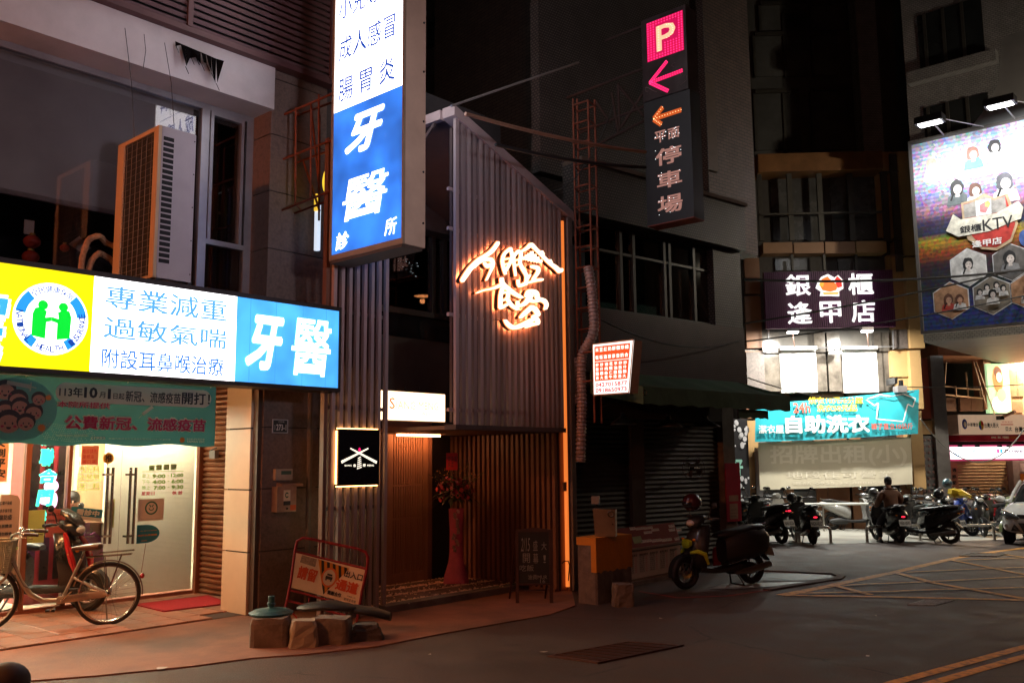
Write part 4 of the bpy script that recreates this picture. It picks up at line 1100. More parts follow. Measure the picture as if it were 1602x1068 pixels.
# left screen reaches under the same roof line
pA=Vector((XF-.3,yl_-.06,ztl-.13));MB().tube([pA,(BW+.1,yl_-.06,3.6+.9)],.025,6).build('brace',slat_d,rs)
# end posts and LED strip
MB().box(XF-.1,yr_-.02+.0,0.012,XF+.05,yr_+.07,ztop(yr_)-.14).build('steel_post',M('grey_post',(.15,.13,.12),rough=.5,dirt=.3),rs)
MB().box(XF-.14,ys1+.12,0.012,XF+.01,ys1+.17,ztop(ys1)-.2).build('inner_post',slat_w,rs)
led=M('orange_led',(.8,.3,.1),emit=(1,.24,.04),es=.85)
yL,zl0=B1.px(884,932);MB().box(XF-.04,yr_-.085,0.06,XF-.0,yr_-.04,ztop(yr_)-.2).build('led_strip',led,rs)
MB().box(XF-.13,yr_-.16,.02,XF-.05,yr_-.022,ztop(yr_)-.2).build('led_backing',M('orange_brown_wood',(.35,.14,.06),rough=.6),rs)
MB().box(XF-.02,ys1+.02,1.3,XF+.0,ys1+.10,1.42).build('switch_plate',M('brass_plate',(.3,.15,.06),rough=.5),rs)
# lower side wall of slats (faces the camera side)
yW=9.45;LW=FY(yW)
xw0=LW.px(708,800)[0];xw1=XF-.06
nn=22
mw=boxmesh('lower_slat',.05,.045,zbot-.12,slat_w)
for i in range(nn):
 inst('lower_slat',mw,rs,(xw0+(xw1-xw0)*i/(nn-1),yW,.05))
MB().box(xw0-.1,yW+.09,0,xw1,yW+.14,zbot-.06).build('backing_wall',M('backing_dark',(.05,.03,.025),rough=.8),rs)
MB().box(xw0-.1,yW-.03,.012,xw1,yW+.06,.05).build('base_rail',slat_w,rs)
for z_ in (.28,1.05,1.9):MB().box(xw0-.1,yW+.03,z_,xw1,yW+.05,z_+.03).build('cross_rail',slat_w,rs)
# back wall, lattice door
yB0,yB1=6.6,yW+.05
XDR=-9.5;WD=FX(XDR)
d0=WD.px(602,800)[0];d1=WD.px(667,800)[0];zdt=WD.px(640,668)[1]
MB().box(BW-.12,yB0,zdt+.06,BW-.02,yB1+1,3.45).build('lower_wall',bwall,rs)
MB().box(BW-.12,yB0-.3,.0,BW-.02,d0-.05,zdt+.06).build('lower_wall',M('warm_dark_wall',(.09,.05,.035),rough=.7),rs)
MB().box(BW-.12,d1+.05,.0,BW-.02,yB1,zdt+.06).build('lower_wall',bwall,rs)
door=MB()
door.box(XDR-.03,d0,.09,XDR+.03,d0+.09,zdt).box(XDR-.03,d1-.09,.09,XDR+.03,d1,zdt).box(XDR-.03,d0+.09,zdt-.1,XDR+.03,d1-.09,zdt).box(XDR-.03,d0+.09,.09,XDR+.03,d1-.09,.22)
door=door.build('lattice_door',M('door_wood',(.28,.14,.075),rough=.5,var=.2,vs=6,streak=True),rs)
MB().box(XDR-.09,d0-.05,.09,XDR-.04,d0,zdt+.06).build('jamb',slat_w,rs)
MB().box(XDR-.09,d1,.09,XDR+.04,d1+.07,zdt+.06).build('jamb',slat_w,rs)
MB().box(XDR-.05,d0-.05,zdt+.002,XDR+.04,d1+.07,zdt+.09).build('lintel',slat_w,rs)
mdw=boxmesh('lattice_slat',.03,.028,zdt-.32,MATS['door_wood'])
for i in range(13):inst('lattice_slat',mdw,door,(XDR,d0+.115+(d1-d0-.23)*i/12,.22))
MB().box(XDR-.05,d0+.05,.2,XDR-.04,d1-.05,zdt-.05).build('frosted_back',M('warm_back',(.2,.09,.05),rough=.5),door)
for z_ in (.22+(zdt-.32)*.38,.22+(zdt-.32)*.62):MB().box(XDR-.012,d0+.09,z_,XDR+.012,d1-.09,z_+.025).build('cross_bar',MATS['door_wood'],door)
# porch floor: kerb, planks, pebble bands
pf=MB().box(BW,6.8,.0,-8.12,yW-.03,.05).build('porch_floor',M('porch_base',(.07,.055,.045),rough=.9),rs)
MB().box(-8.28,6.95,.0,-8.1,yW-.04,.088).build('porch_kerb',kerbstone,rs)
plank=M('porch_plank',(.15,.09,.06),rough=.6,var=.3,vs=5)
bands=[(-8.38,-8.29),(-8.80,-8.68),(-9.22,-9.08),(-9.5,-9.42)]
for x0,x1 in ((-8.68,-8.38),(-9.08,-8.80),(-9.42,-9.22)):
 for y0 in (6.85,7.55,8.25,8.95):MB().bbox(x0,y0,.05,x1,min(y0+.68,yW-.05),.085,b=.006).build('plank',plank,pf)
random.seed(11);b=MB()
ico=[(0,0,1),(.894,0,.447),(.276,.851,.447),(-.724,.526,.447),(-.724,-.526,.447),(.276,-.851,.447),(.724,.526,-.447),(-.276,.851,-.447),(-.894,0,-.447),(-.276,-.851,-.447),(.724,-.526,-.447),(0,0,-1)]
icf=[(0,1,2),(0,2,3),(0,3,4),(0,4,5),(0,5,1),(1,6,2),(2,7,3),(3,8,4),(4,9,5),(5,10,1),(6,7,2),(7,8,3),(8,9,4),(9,10,5),(10,6,1),(11,7,6),(11,8,7),(11,9,8),(11,10,9),(11,6,10)]
def peb(x,y,z,s_):
 a,bb_,c_=s_*random.uniform(.8,1.3),s_*random.uniform(.7,1.1),s_*random.uniform(.5,.8)
 rt=Matrix.Rotation(random.uniform(0,6),3,'Z')
 b.add([Vector((x,y,z))+rt@Vector((p[0]*a,p[1]*bb_,p[2]*c_)) for p in ico],icf)
for x0,x1 in bands:
 for k in range(int((x1-x0)*3.2/.00055)):
  peb(random.uniform(x0,x1),random.uniform(6.85,yW-.05),random.uniform(.055,.085),random.uniform(.010,.019))
for k in range(160):peb(random.gauss(-8.85,.35),random.uniform(6.95,yW-.1),.092,random.uniform(.008,.014))
b.build('pebbles',M('warm_pebbles',(.72,.52,.36),rough=.5,var=.3,vs=30),rs,kind='stuff',smooth=True)
MB().box(-9.33,d0+.05,zbot-.085,-9.27,d1+.05,zbot-.058).build('porch_light',M('porch_led',(.8,.5,.3),emit=(1,.36,.13),es=34),rs)
# upper window with the room behind it
wy0,wz0_=W1.px(600,478);wy1,_=W1.px(706,478);wz1_=W1.px(650,365)[1]
wy0=7.2
wfr2=MB().fb(W1,wy0,wz0_-.08,10.3,wz0_,-.06,.05).fb(W1,wy0,wz1_,10.3,wz1_+.08,-.06,.05)
for u in (603,676,694):
 a=W1.px(u,420)[0];wfr2.fb(W1,a-.035,wz0_,a+.035,wz1_,-.05,.04)
wfr2=wfr2.build('upper_window',black,rs)
MB().fb(W1,wy0,wz0_,10.3,wz1_,-.012,-.006).build('pane',glass('dark_glass',(.6,.6,.6),.02,alpha=.08,spec=.8),wfr2)
MB().box(BW-.12,yB0,wz1_+.08,BW-.02,10.6,7.2).build('upper_wall',M('upper_grey_wall',(.05,.047,.05),rough=.8,var=.25,vs=3),rs)
MB().fb(W1,6.8,W1.px(690,292)[1],10.3,W1.px(690,284)[1],-.0,.12).build('red_ledge',M('red_ledge',(.2,.03,.05),rough=.6,dirt=.4),rs)
MB().fb(W1,6.8,3.45,10.3,wz0_-.08,-.02,.0).build('black_glass_panel',M('black_glass',(.006,.006,.007),rough=.08,spec=.6),rs)
MB().box(BW-2.2,yB0,3.4,BW-2.1,10.6,5.4).build('room_wall',M('red_brown_wall',(.22,.05,.025),rough=.7,var=.3,vs=2),rs)
MB().box(BW-2.2,yB0,5.2,BW-.12,10.6,5.3).build('room_ceiling',darkroom,rs)
MB().box(BW-2.2,yB0,3.3,BW-.12,10.6,3.38).build('room_floor',darkroom,rs)
fp=FX(BW-.7);A=fp.px(662,463);B=fp.px(662,420)
t=thing('pendant_lamp','small lit pendant lamp hanging inside the dark upper restaurant window','lamp',fp.pt(*A))
hgt_=B[1]-A[1];rA=abs(fp.px(651,465)[0]-fp.px(673,465)[0])/2
MB().lathe(fp.pt(*A),(0,0,1),[(0,rA),(hgt_*.1,rA*.93),(hgt_*.45,rA*.35),(hgt_*.62,rA*.2),(hgt_*.7,rA*.06)],20).build('shade',M('pendant_shade',(.06,.02,.01),rough=.5),t,smooth=True)
MB().lathe(fp.pt(A[0],A[1]-.004),(0,0,1),[(0,rA*.9),(.003,rA*.9)],20).build('diffuser',M('pendant_light',(.8,.4,.2),emit=(1,.36,.12),es=6),t)
MB().tube([fp.pt(A[0],A[1]+hgt_*.7),fp.pt(A[0],5.2)],.006,5).build('cord',black,t)
ptlight('pendant_bulb',fp.pt(A[0],A[1]-.08),1.6,(1,.35,.12),.04,t)
t=thing('fairy_lights','tiny white fairy lights strung inside the upper restaurant window','string lights',fp.pt(*fp.px(645,420)))
wire=[];fl_=FX(BW-.35)
pl_=[(636,409),(641,411),(645,415),(644,420),(643,425),(646,427),(651,432),(653,412),(654,416)]
for i,(u,v) in enumerate(pl_):MB().ell(fl_.pt(*fl_.px(u,v)),.008,.008,.008,6,4).build('bulb',M('fairy_bulb',(.8,.8,.8),emit=(.8,.95,1),es=5,nosample=True),t)
MB().tube([fl_.pt(*fl_.px(u,v)) for u,v in pl_],.0015,4).build('wire',black,t)
# ---- left screen
XS=-8.2;S5=FX(XS);sy0=S5.px(519,700)[0];sy1=S5.px(602,700)[0]
sc_=thing('slat_screen','left screen of tall vertical slats between the stone pillar and the restaurant door','screen',(XS,(sy0+sy1)/2,0))
zt5=5.4
n5=8;p5=(sy1-sy0)/(n5-1)
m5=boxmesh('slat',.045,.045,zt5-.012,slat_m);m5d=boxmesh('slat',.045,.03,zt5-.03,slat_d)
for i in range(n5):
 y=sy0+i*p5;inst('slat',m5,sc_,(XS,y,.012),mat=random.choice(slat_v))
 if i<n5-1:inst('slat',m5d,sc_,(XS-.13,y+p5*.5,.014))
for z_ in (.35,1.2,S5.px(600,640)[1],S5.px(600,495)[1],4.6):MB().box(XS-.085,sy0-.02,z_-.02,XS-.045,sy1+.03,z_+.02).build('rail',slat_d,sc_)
MB().box(XS-.1,sy0-.09,.012,XS-.03,sy0-.045,zt5).build('side_board',slat_w,sc_)
# warm display case and red ribbons seen through the screen
t=thing('display_case','glowing cream display panel seen through the left slat screen','display',(-8.5,7.0,1.2))
f_=FX(-8.6);MB().fbp(f_,527,824,560,795,-.05,0).build('panel',M('cream_light',(.8,.7,.5),emit=(1,.72,.36),es=1.4),t)
MB().fbp(f_,524,828,563,825,-.06,.02).build('frame',black,t);MB().fbp(f_,524,794,563,790,-.06,.02).build('frame',black,t)
t=thing('red_hanging_decoration','string of red hanging ornaments behind the left slat screen','decoration',(-8.5,7.0,1.6))
rdm=M('festive_red',(.5,.02,.03),rough=.5,emit=(.6,.02,.03),es=.25)
for i,(u,v) in enumerate(((522,770),(522,778),(531,765),(537,768),(537,780),(548,775),(549,800),(551,812),(533,838),(536,845),(535,853))):
 MB().ell(f_.pt(*f_.px(u,v),.1),.022,.022,.03,8,5).build('ornament',rdm,t,smooth=True)
# ---- black mirror plaque
XP=XS+.075;S6=FX(XP)
pq=thing('mirror_plaque','glossy black plaque with crossed chopsticks logo, lit from behind, on the left slat screen','sign',S6.pt(*S6.px(562,716)))
A=S6.px(529,760);B=S6.px(594,672)
MB().fb(S6,A[0],A[1],B[0],B[1],-.02,0).build('plate',M('black_mirror',(.012,.011,.013),rough=.05,metal=.0,spec=1.0,var=0,bump=.12,bs=5),pq)
halo=M('halo_led',(.8,.5,.2),emit=(1,.45,.13),es=10)
b=MB();e_=.012
MB().fb(S6,A[0]-e_,A[1]+.02,A[0]-.0005,B[1]-.02,-.045,-.03).build('halo_strip',halo,pq)
MB().fb(S6,B[0]+.0005,A[1]+.02,B[0]+e_,B[1]-.02,-.045,-.03).build('halo_strip',halo,pq)
MB().fb(S6,A[0],A[1]-e_,B[0],A[1]-.0005,-.045,-.03).build('halo_strip',halo,pq)
MB().fb(S6,A[0],B[1]+.0005,B[0],B[1]+e_,-.045,-.03).build('halo_strip',halo,pq)
lw=EM('plaque_cream',(1,.9,.72),1.3);lp=EM('plaque_pink',(1,.01,.16),1.1)
for p,q_,w0,w1 in (((534,722.5),(576,701),.030,.014),((589,723),(548,701),.030,.014)):
 P0=Vector(S6.px(*p));P1=Vector(S6.px(*q_));d_=(P1-P0).normalized();nn_=Vector((-d_.y,d_.x))
 cc=.004 if p[0]==534 else .0055
 MB().prism(S6,[tuple(P0-nn_*w0/2),tuple(P1-nn_*w1/2),tuple(P1+nn_*w1/2),tuple(P0+nn_*w0/2)],.001,cc).build('chopstick',lw,pq)
ca_,cb_=S6.px(562,703);disc(S6,ca_,cb_,.016,.022,.006,None,16).build('pink_dot',lp,pq)
b=MB()
for k in range(6):
 v0=714+k*3.2;hw_=2.3+k*.28
 b.poly([S6.pt(*S6.px(562-hw_,v0+2),.003),S6.pt(*S6.px(562+hw_,v0-.6),.003),S6.pt(*S6.px(562+hw_,v0+1.0),.003),S6.pt(*S6.px(562-hw_,v0+3.6),.003)])
b.build('striped_bottle',lw,pq)
MB().textp(S6,'SIANG',539,729,550,726.5,.003,bold=.02).textp(S6,'香',552.5,730,557,725.5,.003,bold=.02).textp(S6,'檬',567.5,729.5,572,725,.003,bold=.02).textp(S6,'MENG',574.5,729,585,726,.003,bold=.02).build('lettering',lw,pq)
# ---- SIANG MENG lightbox
XL=-8.45;S7=FX(XL)
sm=thing('small_lightbox','small overexposed white lightbox reading Siang Meng above the restaurant door','sign',S7.pt(*S7.px(650,637)))
A=S7.px(594,657);B=S7.px(697,616)
MB().fb(S7,A[0],A[1],B[0],B[1],-.12,-.008).build('housing',M('box_cream',(.5,.35,.22),rough=.5),sm)
MB().fb(S7,A[0]+.01,A[1]+.01,B[0]-.01,B[1]-.01,-.008,0).build('face',M('warm_lightbox',(.8,.8,.8),emit=(1,.70,.42),es=3.4),sm)
ri=M('rust_ink',(.55,.12,.05),rough=.5,var=0,emit=(.75,.18,.06),es=.9)
ri2=M('faint_ink',(.8,.6,.4),rough=.5,var=0,emit=(.95,.52,.28),es=.9)
MB().textp(S7,'S',609,639,618,622,.002,bold=.01).build('initial',ri,sm)
MB().textp(S7,'IANG',620,639,650,628.5,.002).textp(S7,'MENG',655,640,686,630,.002).textp(S7,'SALON',655,650,686,645.5,.002).build('lettering',ri2,sm)
MB().tube([S7.pt(B[0]-.05,A[1]-.01,-.05),S7.pt(B[0]+.35,A[1]-.03,-.1)],.012,6).build('arm',steel,sm)
MB().tube([S7.pt(B[0]-.0,(A[1]+B[1])/2,-.05),S7.pt(B[0]+.35,A[1]+.08,-.1)],.01,6).build('arm',black,sm)
for u,h in ((624,6),(639,9),(662,11),(674,10)):
 a,z_=S7.px(u,614);MB().tube([S7.pt(a,B[1],-.06),S7.pt(a,B[1]+h*.007,-.06)],.006,5).build('cable_tip',black,sm)
# ---- glowing brush logo on the slats
B2=FX(XF+.16)
lg=thing('neon_logo','glowing orange-white brush lettering logo shaped like a roof on the slatted front','neon sign',B2.pt(*B2.px(800,445)))
strokes=[
 [(505,125,22),(455,195,26),(400,240,24),(320,290,26),(240,370,30),(190,440,30),(158,490,26)],
 [(270,370,5),(330,310,16),(420,282,24),(455,310,24),(455,350,16),(430,410,9),(392,490,4)],[(375,325,14),(400,350,26),(440,340,26)],
 [(628,180,20),(570,230,16),(548,300,16),(565,380,20),(578,425,14)],[(628,180,20),(645,250,14),(620,330,13),(580,400,14)],[(560,285,8),(625,275,8)],[(565,335,8),(612,325,8)],
 [(705,205,20),(660,260,14),(665,340,12),(678,445,5)],[(705,205,20),(732,230,18),(722,320,17),(755,390,22),(785,450,18),(778,530,16)],[(668,295,9),(720,285,9)],[(668,345,9),(720,335,9)],[(700,490,10),(715,545,20),(780,520,20)],
 [(838,355,18),(895,370,24),(898,410,20),(850,480,14)],[(815,512,12),(880,492,20),(935,485,18)],[(815,440,10),(780,500,12)],
 [(742,205,10),(795,172,20),(828,140,24),(862,170,20),(930,240,14),(1010,320,18),(1070,365,26),(1105,398,32),(1125,390,26)],[(932,212,17),(945,235,15)],[(1014,298,17),(1025,325,15)],
 [(758,264,8),(760,284,8)],[(783,246,8),(785,288,8)],[(808,230,8),(810,296,8)],[(836,212,9),(838,302,9)],[(864,240,8),(866,306,8)],[(892,266,8),(893,312,8)],[(921,292,9),(922,314,9)],
 [(538,478,20),(548,525,24),(610,580,22),(670,625,20),(735,660,12)],[(530,540,20),(450,572,14),(360,590,8),(296,616,4)],[(548,570,16),(528,640,14),(525,755,18)],[(540,620,9),(600,610,11),(592,670,10),(540,690,9)],[(595,680,10),(640,740,14),(695,775,14)],[(530,765,14),(600,725,10)],
 [(785,640,24),(800,605,22),(835,595,20),(880,620,26),(892,670,22),(950,690,24),(978,730,18),(965,775,8)],[(825,640,26),(770,715,22),(705,745,14),(692,700,7)],[(790,680,22),(865,700,16),(900,690,16)],[(835,755,26),(765,815,22),(725,855,12)],[(860,770,28),(895,825,24),(850,850,18)],
 [(570,882,5),(600,925,18),(655,955,26),(735,935,30),(815,890,24),(880,870,18),(890,915,20),(840,925,20),(780,955,6)]]
SCL=200/1256
core_m=M('logo_white_hot',(.8,.8,.8),emit=(1,.66,.44),es=2.6)
glow_m=M('logo_bloom_fringe',(.8,.3,.1),emit=(1,.22,.06),es=1.1)  # orange bloom around the strokes is put in as a glowing fringe
back_m=M('logo_back_glow',(.8,.4,.2),emit=(1,.26,.09),es=30)
edge_m=M('logo_black_can',(.015,.01,.008),rough=.5)
acp=B2.px(800,445)
def px2(x,y):return B2.px(700+x*SCL,360+y*SCL)
k_m=abs(px2(628,600)[1]-px2(628,500)[1])/100*.66
def ribbon(fr,pts,c0,c1,grow=0.0,mb=None):
 mb=mb or MB();P=[(Vector(px2(x,y)),r_*k_m+grow) for x,y,r_ in pts]
 Q=[]
 for i in range(len(P)-1):
  for s_ in (0,.34,.67):
   a_,b_,c__,d_=P[max(i-1,0)],P[i],P[i+1],P[min(i+2,len(P)-1)]
   q_=.5*((2*b_[0])+(c__[0]-a_[0])*s_+(2*a_[0]-5*b_[0]+4*c__[0]-d_[0])*s_**2+(3*b_[0]-a_[0]-3*c__[0]+d_[0])*s_**3)
   Q.append((q_,b_[1]*(1-s_)+c__[1]*s_))
 Q.append(P[-1])
 L=[];Rr=[]
 for i,(p,r_) in enumerate(Q):
  t_=(Q[min(i+1,len(Q)-1)][0]-Q[max(i-1,0)][0]).normalized();n_=Vector((-t_.y,t_.x))
  L.append(p+n_*r_);Rr.append(p-n_*r_)
 def cap(p,r_,t_):
  n_=Vector((-t_.y,t_.x)); return [p+n_*r_*math.cos(a)+t_*r_*math.sin(a) for a in (math.pi/4,math.pi/2,3*math.pi/4)]
 t1=(Q[-1][0]-Q[-2][0]).normalized();t0=(Q[0][0]-Q[1][0]).normalized()
 out=L+cap(Q[-1][0],Q[-1][1],t1)+Rr[::-1]+cap(Q[0][0],Q[0][1],t0)
 m_=len(Q)
 for i in range(m_-1):
  mb.prism(fr,[tuple(Rr[i]),tuple(Rr[i+1]),tuple(L[i+1]),tuple(L[i])],c0,c1)
 for (p,r_,t_) in ((Q[-1][0],Q[-1][1],t1),(Q[0][0],Q[0][1],t0)):
  n_=Vector((-t_.y,t_.x));mb.prism(fr,[tuple(p+n_*r_*math.cos(a)+t_*r_*math.sin(a)) for a in [math.pi*j/8 for j in range(9)]][::-1],c0,c1)
 return mb
for i,st in enumerate(strokes):
 ribbon(B2,st,-.03,.0+i*.0006).build('glowing_stroke',core_m,lg)
 ribbon(B2,st,-.034,-.0305,.013).build('bloom_fringe',glow_m,lg)
 ribbon(B2,st,-.104,-.1005).build('back_glow',back_m,lg)
 ribbon(B2,st,-.10,-.036,.006).build('letter_can',edge_m,lg)
for (x,y) in ((430,150),(350,395),(690,440),(600,790),(520,880)):
 a_,b_=px2(x,y);MB().tube([B2.pt(a_,b_,-.13),B2.pt(a_,b_,-.03)],.006,5).build('standoff',steel,lg)
# ---- flower stand
fl=G(714,911,.088);fl.z=.088
fs=thing('flower_stand','congratulation flower stand in pink cloth wrap with a red card beside the lattice door','flower stand',tuple(fl))
f_=FC(fl)
k_=(f_.px(714,800)[1]-f_.px(714,900)[1])/100
def hw(px_):return px_*k_
pinkc=M('pink_cloth',(.42,.07,.13),rough=.5,var=.2,vs=9,bump=.4,bs=14)
b=MB();H_=f_.px(714,795)[1]
prof=[(0,21),(.1,19.5),(.28,13),(.4,11.5),(.7,11),(1,13)]
n8=20
for h,w_ in prof:
 for j in range(n8):
  an=2*math.pi*j/n8;rr_=hw(w_)*(1+.09*math.cos(an*5+h*2))
  sq=1/max(abs(math.cos(an)),abs(math.sin(an)))*.88
  b.v.append(fl+CR*rr_*math.cos(an)*min(sq,1.1)+FH*rr_*math.sin(an)*min(sq,1.1)*.8+Vector((0,0,h*H_)))
for i in range(len(prof)-1):
 for j in range(n8):b.f.append((i*n8+j,i*n8+(j+1)%n8,(i+1)*n8+(j+1)%n8,(i+1)*n8+j))
b.build('cloth_wrap',pinkc,fs,smooth=True)
b=MB()
for k in range(14):
 a_=random.uniform(-.05,.03);z0=H_*(1-.04*k);b.quad(f_.pt(a_,z0,hw(13)+.01),f_.pt(a_+.04,z0-.02,hw(13)+.02),f_.pt(a_+.035,z0-.06,hw(12)+.012),f_.pt(a_-.01,z0-.05,hw(12)+.01))
b.build('silver_bow',M('silver_ribbon',(.45,.3,.3),rough=.25,metal=.6),fs)
cz=f_.px(714,768)[1]
random.seed(5)
lf=MB();fl1=MB();fl2=MB();fl3=MB()
def leaf(p,d,L_,w_,mb):
 d=d.normalized();s_=d.cross(Vector((0,0,1)));
 if s_.length<.1:s_=Vector((1,0,0))
 s_.normalize();dr=Vector((0,0,-1))
 P=[p,p+d*L_*.35+s_*w_,p+d*L_*.75+s_*w_*.6+dr*L_*.12,p+d*L_+dr*L_*.3,p+d*L_*.75-s_*w_*.6+dr*L_*.12,p+d*L_*.35-s_*w_]
 mb.add(P,[(0,1,5),(1,2,4,5),(2,3,4)])
C0=fl+Vector((0,0,cz))
for k in range(420):
 th=random.uniform(0,2*math.pi);up=random.uniform(-.6,1.0)
 d=Vector((math.cos(th),math.sin(th),up)).normalized();r_=random.uniform(.05,.24)
 leaf(C0+d*r_,d,random.uniform(.07,.16),random.uniform(.01,.022),lf)
for k in range(70):
 sd=random.choice((-1,1));a_=random.uniform(.1,.42);p=C0+CR*sd*a_+FH*random.uniform(-.12,.12)+Vector((0,0,-.06-a_*.28+random.uniform(-.05,.05)))
 leaf(p,CR*sd+Vector((0,0,-.5)),.16,.014,lf)
for k in range(34):
 th=random.uniform(-1.1,1.1);d=CR*math.sin(th)+Vector((0,0,math.cos(th)))+FH*random.uniform(-.3,.3)
 lf.tube([C0+d*.2,C0+d*random.uniform(.3,.45)],.003,4)
def blossom(p,r_,mb,n_=6):
 nrm=(p-C0).normalized();u_=nrm.cross(Vector((0,0,1)));u_=u_.normalized() if u_.length>.1 else Vector((1,0,0));w_=nrm.cross(u_)
 for i in range(n_):
  a_=2*math.pi*i/n_;d=u_*math.cos(a_)+w_*math.sin(a_);e2=u_*math.cos(a_+.5)+w_*math.sin(a_+.5);e3=u_*math.cos(a_-.5)+w_*math.sin(a_-.5)
  mb.add([p,p+e2*r_*.6+nrm*r_*.25,p+d*r_+nrm*r_*.1,p+e3*r_*.6+nrm*r_*.25],[(0,1,2,3)])
for k in range(120):
 th=random.uniform(0,2*math.pi);up=random.uniform(-.5,1);d=Vector((math.cos(th),math.sin(th),up)).normalized()
 blossom(C0+d*random.uniform(.14,.27),random.uniform(.02,.035),random.choice((fl1,fl1,fl2)),6)
lf.build('foliage',M('dark_foliage',(.035,.05,.015),rough=.5,var=.4,vs=20),fs,kind='stuff')
fl1.build('crimson_flowers',M('crimson_petals',(.30,.02,.05),rough=.6,var=.3,vs=20),fs,kind='stuff')
fl2.build('pale_flowers',M('pink_petals',(.50,.16,.18),rough=.6,var=.2,vs=20),fs,kind='stuff')
for (u,v) in ((684,765),(689,782),(731,761),(732,778),(722,766),(716,776)):
 p=f_.pt(*f_.px(u,v,.22),.22);mb=MB()
 for q_ in range(3):blossom(p+Vector((0,0,.002*q_)),.036-q_*.008,mb,8)
 mb.build('gerbera',M('gerbera_pink',(.65,.10,.10),rough=.6),fs)
oj=MB()
for k in range(40):
 th=random.uniform(-1.2,1.2);d=CR*math.sin(th)+Vector((0,0,math.cos(th)))+FH*random.uniform(-.4,.4);oj.ell(C0+d.normalized()*random.uniform(.25,.4),.008,.008,.008,5,3)
oj.build('orange_buds',M('orange_buds',(.5,.18,.02),rough=.5),fs,kind='stuff')
fq=FC(fl);MB().fbp(fq,698,735,716,708,.1,.108).build('red_card',M('red_card',(.55,.02,.02),rough=.5),fs)
b=MB()
for i,st in enumerate(('開幕誌慶','生意興隆','敬賀')):
 for j,ch in enumerate(st):b.textp(fq,ch,701+i*5,717+j*4.4,704.5+i*5,713.5+j*4.4,c=.11)
b.build('card_lettering',inkb,fs)
MB().tube([f_.pt(f_.px(707,735)[0],f_.px(707,735)[1],.1),C0],.004,5).build('card_stick',black,fs)
# ---- chalkboard
cbp=G(836,944);f_=FC(cbp,0)
cb=thing('chalkboard','dark A-frame chalkboard with faint handwriting in front of the slatted wall','chalkboard',tuple(cbp))
frm=M('dark_frame_wood',(.045,.018,.012),rough=.5,var=.3,vs=10)
def fpt(u,v,c=0.0):return f_.pt(*f_.px(u,v,c),c)
tilt=.16
fbk=lambda u,v:fpt(u,v,-.0)
for (p,q_) in (((809,828),(809,945)),((862,828),(862,945))):MB().fbp(f_,p[0]-2,q_[1],p[0]+2,p[1],-.02,0.012).build('front_leg',frm,cb)
A=f_.px(811,828);B=f_.px(860,828)
MB().prism(f_,[(A[0],A[1]-.03),(B[0],A[1]-.03),(B[0],A[1]),((A[0]+B[0])/2,A[1]+.025),(A[0],A[1])],-.02,.012).build('top_rail',frm,cb)
MB().fbp(f_,811,915,860,912,-.02,.012).build('bottom_rail',frm,cb)
MB().fbp(f_,811,912,860,830,-.012,.0).build('board',M('slate',(.012,.014,.013),rough=.6,var=.3,vs=6),cb)
for u0,u1 in ((806,797),(860,853)):MB().tube([fpt(u0,850,-.05),f_.pt(f_.px(u1,938,-.35)[0],0.012,-.35)],.014,4).build('rear_leg',frm,cb)
MB().tube([f_.pt(f_.px(800,930,-.3)[0],.12,-.3),f_.pt(f_.px(856,930,-.3)[0],.12,-.3)],.008,5).build('rear_rail',frm,cb)
chalk=M('chalk',(.22,.22,.2),rough=.9,var=0)
MB().textp(f_,'2/15',815,862,829,841,.002,shear=.2).textp(f_,'盛',834,861,841,845,.002).textp(f_,'大',847,860,855,847,.002).textp(f_,'開',818,880,829,865,.002).textp(f_,'幕',834,881,842,865,.002).textp(f_,'！',850,880,854,868,.002).textp(f_,'吃飯',813,893,835,883,.002).textp(f_,'油資MUR',826,906,856,898,.002).textp(f_,'16',845,912.5-1,853,905.5,.002).build('handwriting',chalk,cb)
# ================================================================ SHOP WITH GREEN AWNING
d2=Vector((math.sin(R(8.5)),math.cos(R(8.5)),0));n2=Vector((d2.y,-d2.x,0))
F2=Fr((-8.1,9.95,0),d2,n2)
shp=thing('awning_shop','dark closed corner shop with brick-red tiled parapet and roller shutters','building',(-8.0,11,0))
tred=brickmat('red_mosaic',(.12,.03,.025),(.09,.025,.02),(.05,.03,.028),.06,.03,rough=.35,bump=.6)
tgrey=brickmat('grey_mosaic',(.13,.115,.105),(.10,.09,.085),(.03,.03,.03),.06,.045,rough=.45,bump=.6)
aS0=F2.px(930,540)[0];aS1=F2.px(1166,560)[0]
zbr0=(F2.px(1002,588)[1]+F2.px(1168,600)[1])/2;zbr1=(F2.px(942,484)[1]+F2.px(1162,514)[1])/2
MB().fb(F2,aS0-.4,zbr0,aS1,zbr1,-.25,0).build('tiled_parapet',tred,shp)
MB().fb(F2,aS0-.4,zbr0-.2,aS1-.01,zbr0-.002,-3,-.02).build('slab',M('dark_slab',(.04,.035,.03),rough=.9),shp)
zm0,zm1=(F2.px(942,345)[1]+F2.px(1140,392)[1])/2,(F2.px(942,267)[1]+F2.px(1140,325)[1])/2
MB().fb(F2,aS0-.4,zm0,aS1-.05,zm1,-.2,.15).build('tiled_beam',tgrey,shp)
MB().fb(F2,aS0-.4,zm1,aS1-.05,zm1+.06,-.2,.22).build('beam_cap',M('beam_cap',(.12,.09,.07),rough=.8,dirt=.4),shp)
MB().fb(F2,aS0-.4,zm1+.06,aS1-.3,zm1+9,-.9,-.7).build('upper_wall',tgrey,shp)
aP0=F2.px(1119,450)[0]
MB().fb(F2,aP0,zbr1,aS1,zm0,-.25,-.02).build('corner_pier',tgrey,shp)
MB().fb(F2,aS1-.32,-1,aS1,zbr0-.2,-.6,-.3).build('corner_column',M('worn_column',(.14,.12,.10),rough=.8,var=.3,vs=4,dirt=.6),shp)
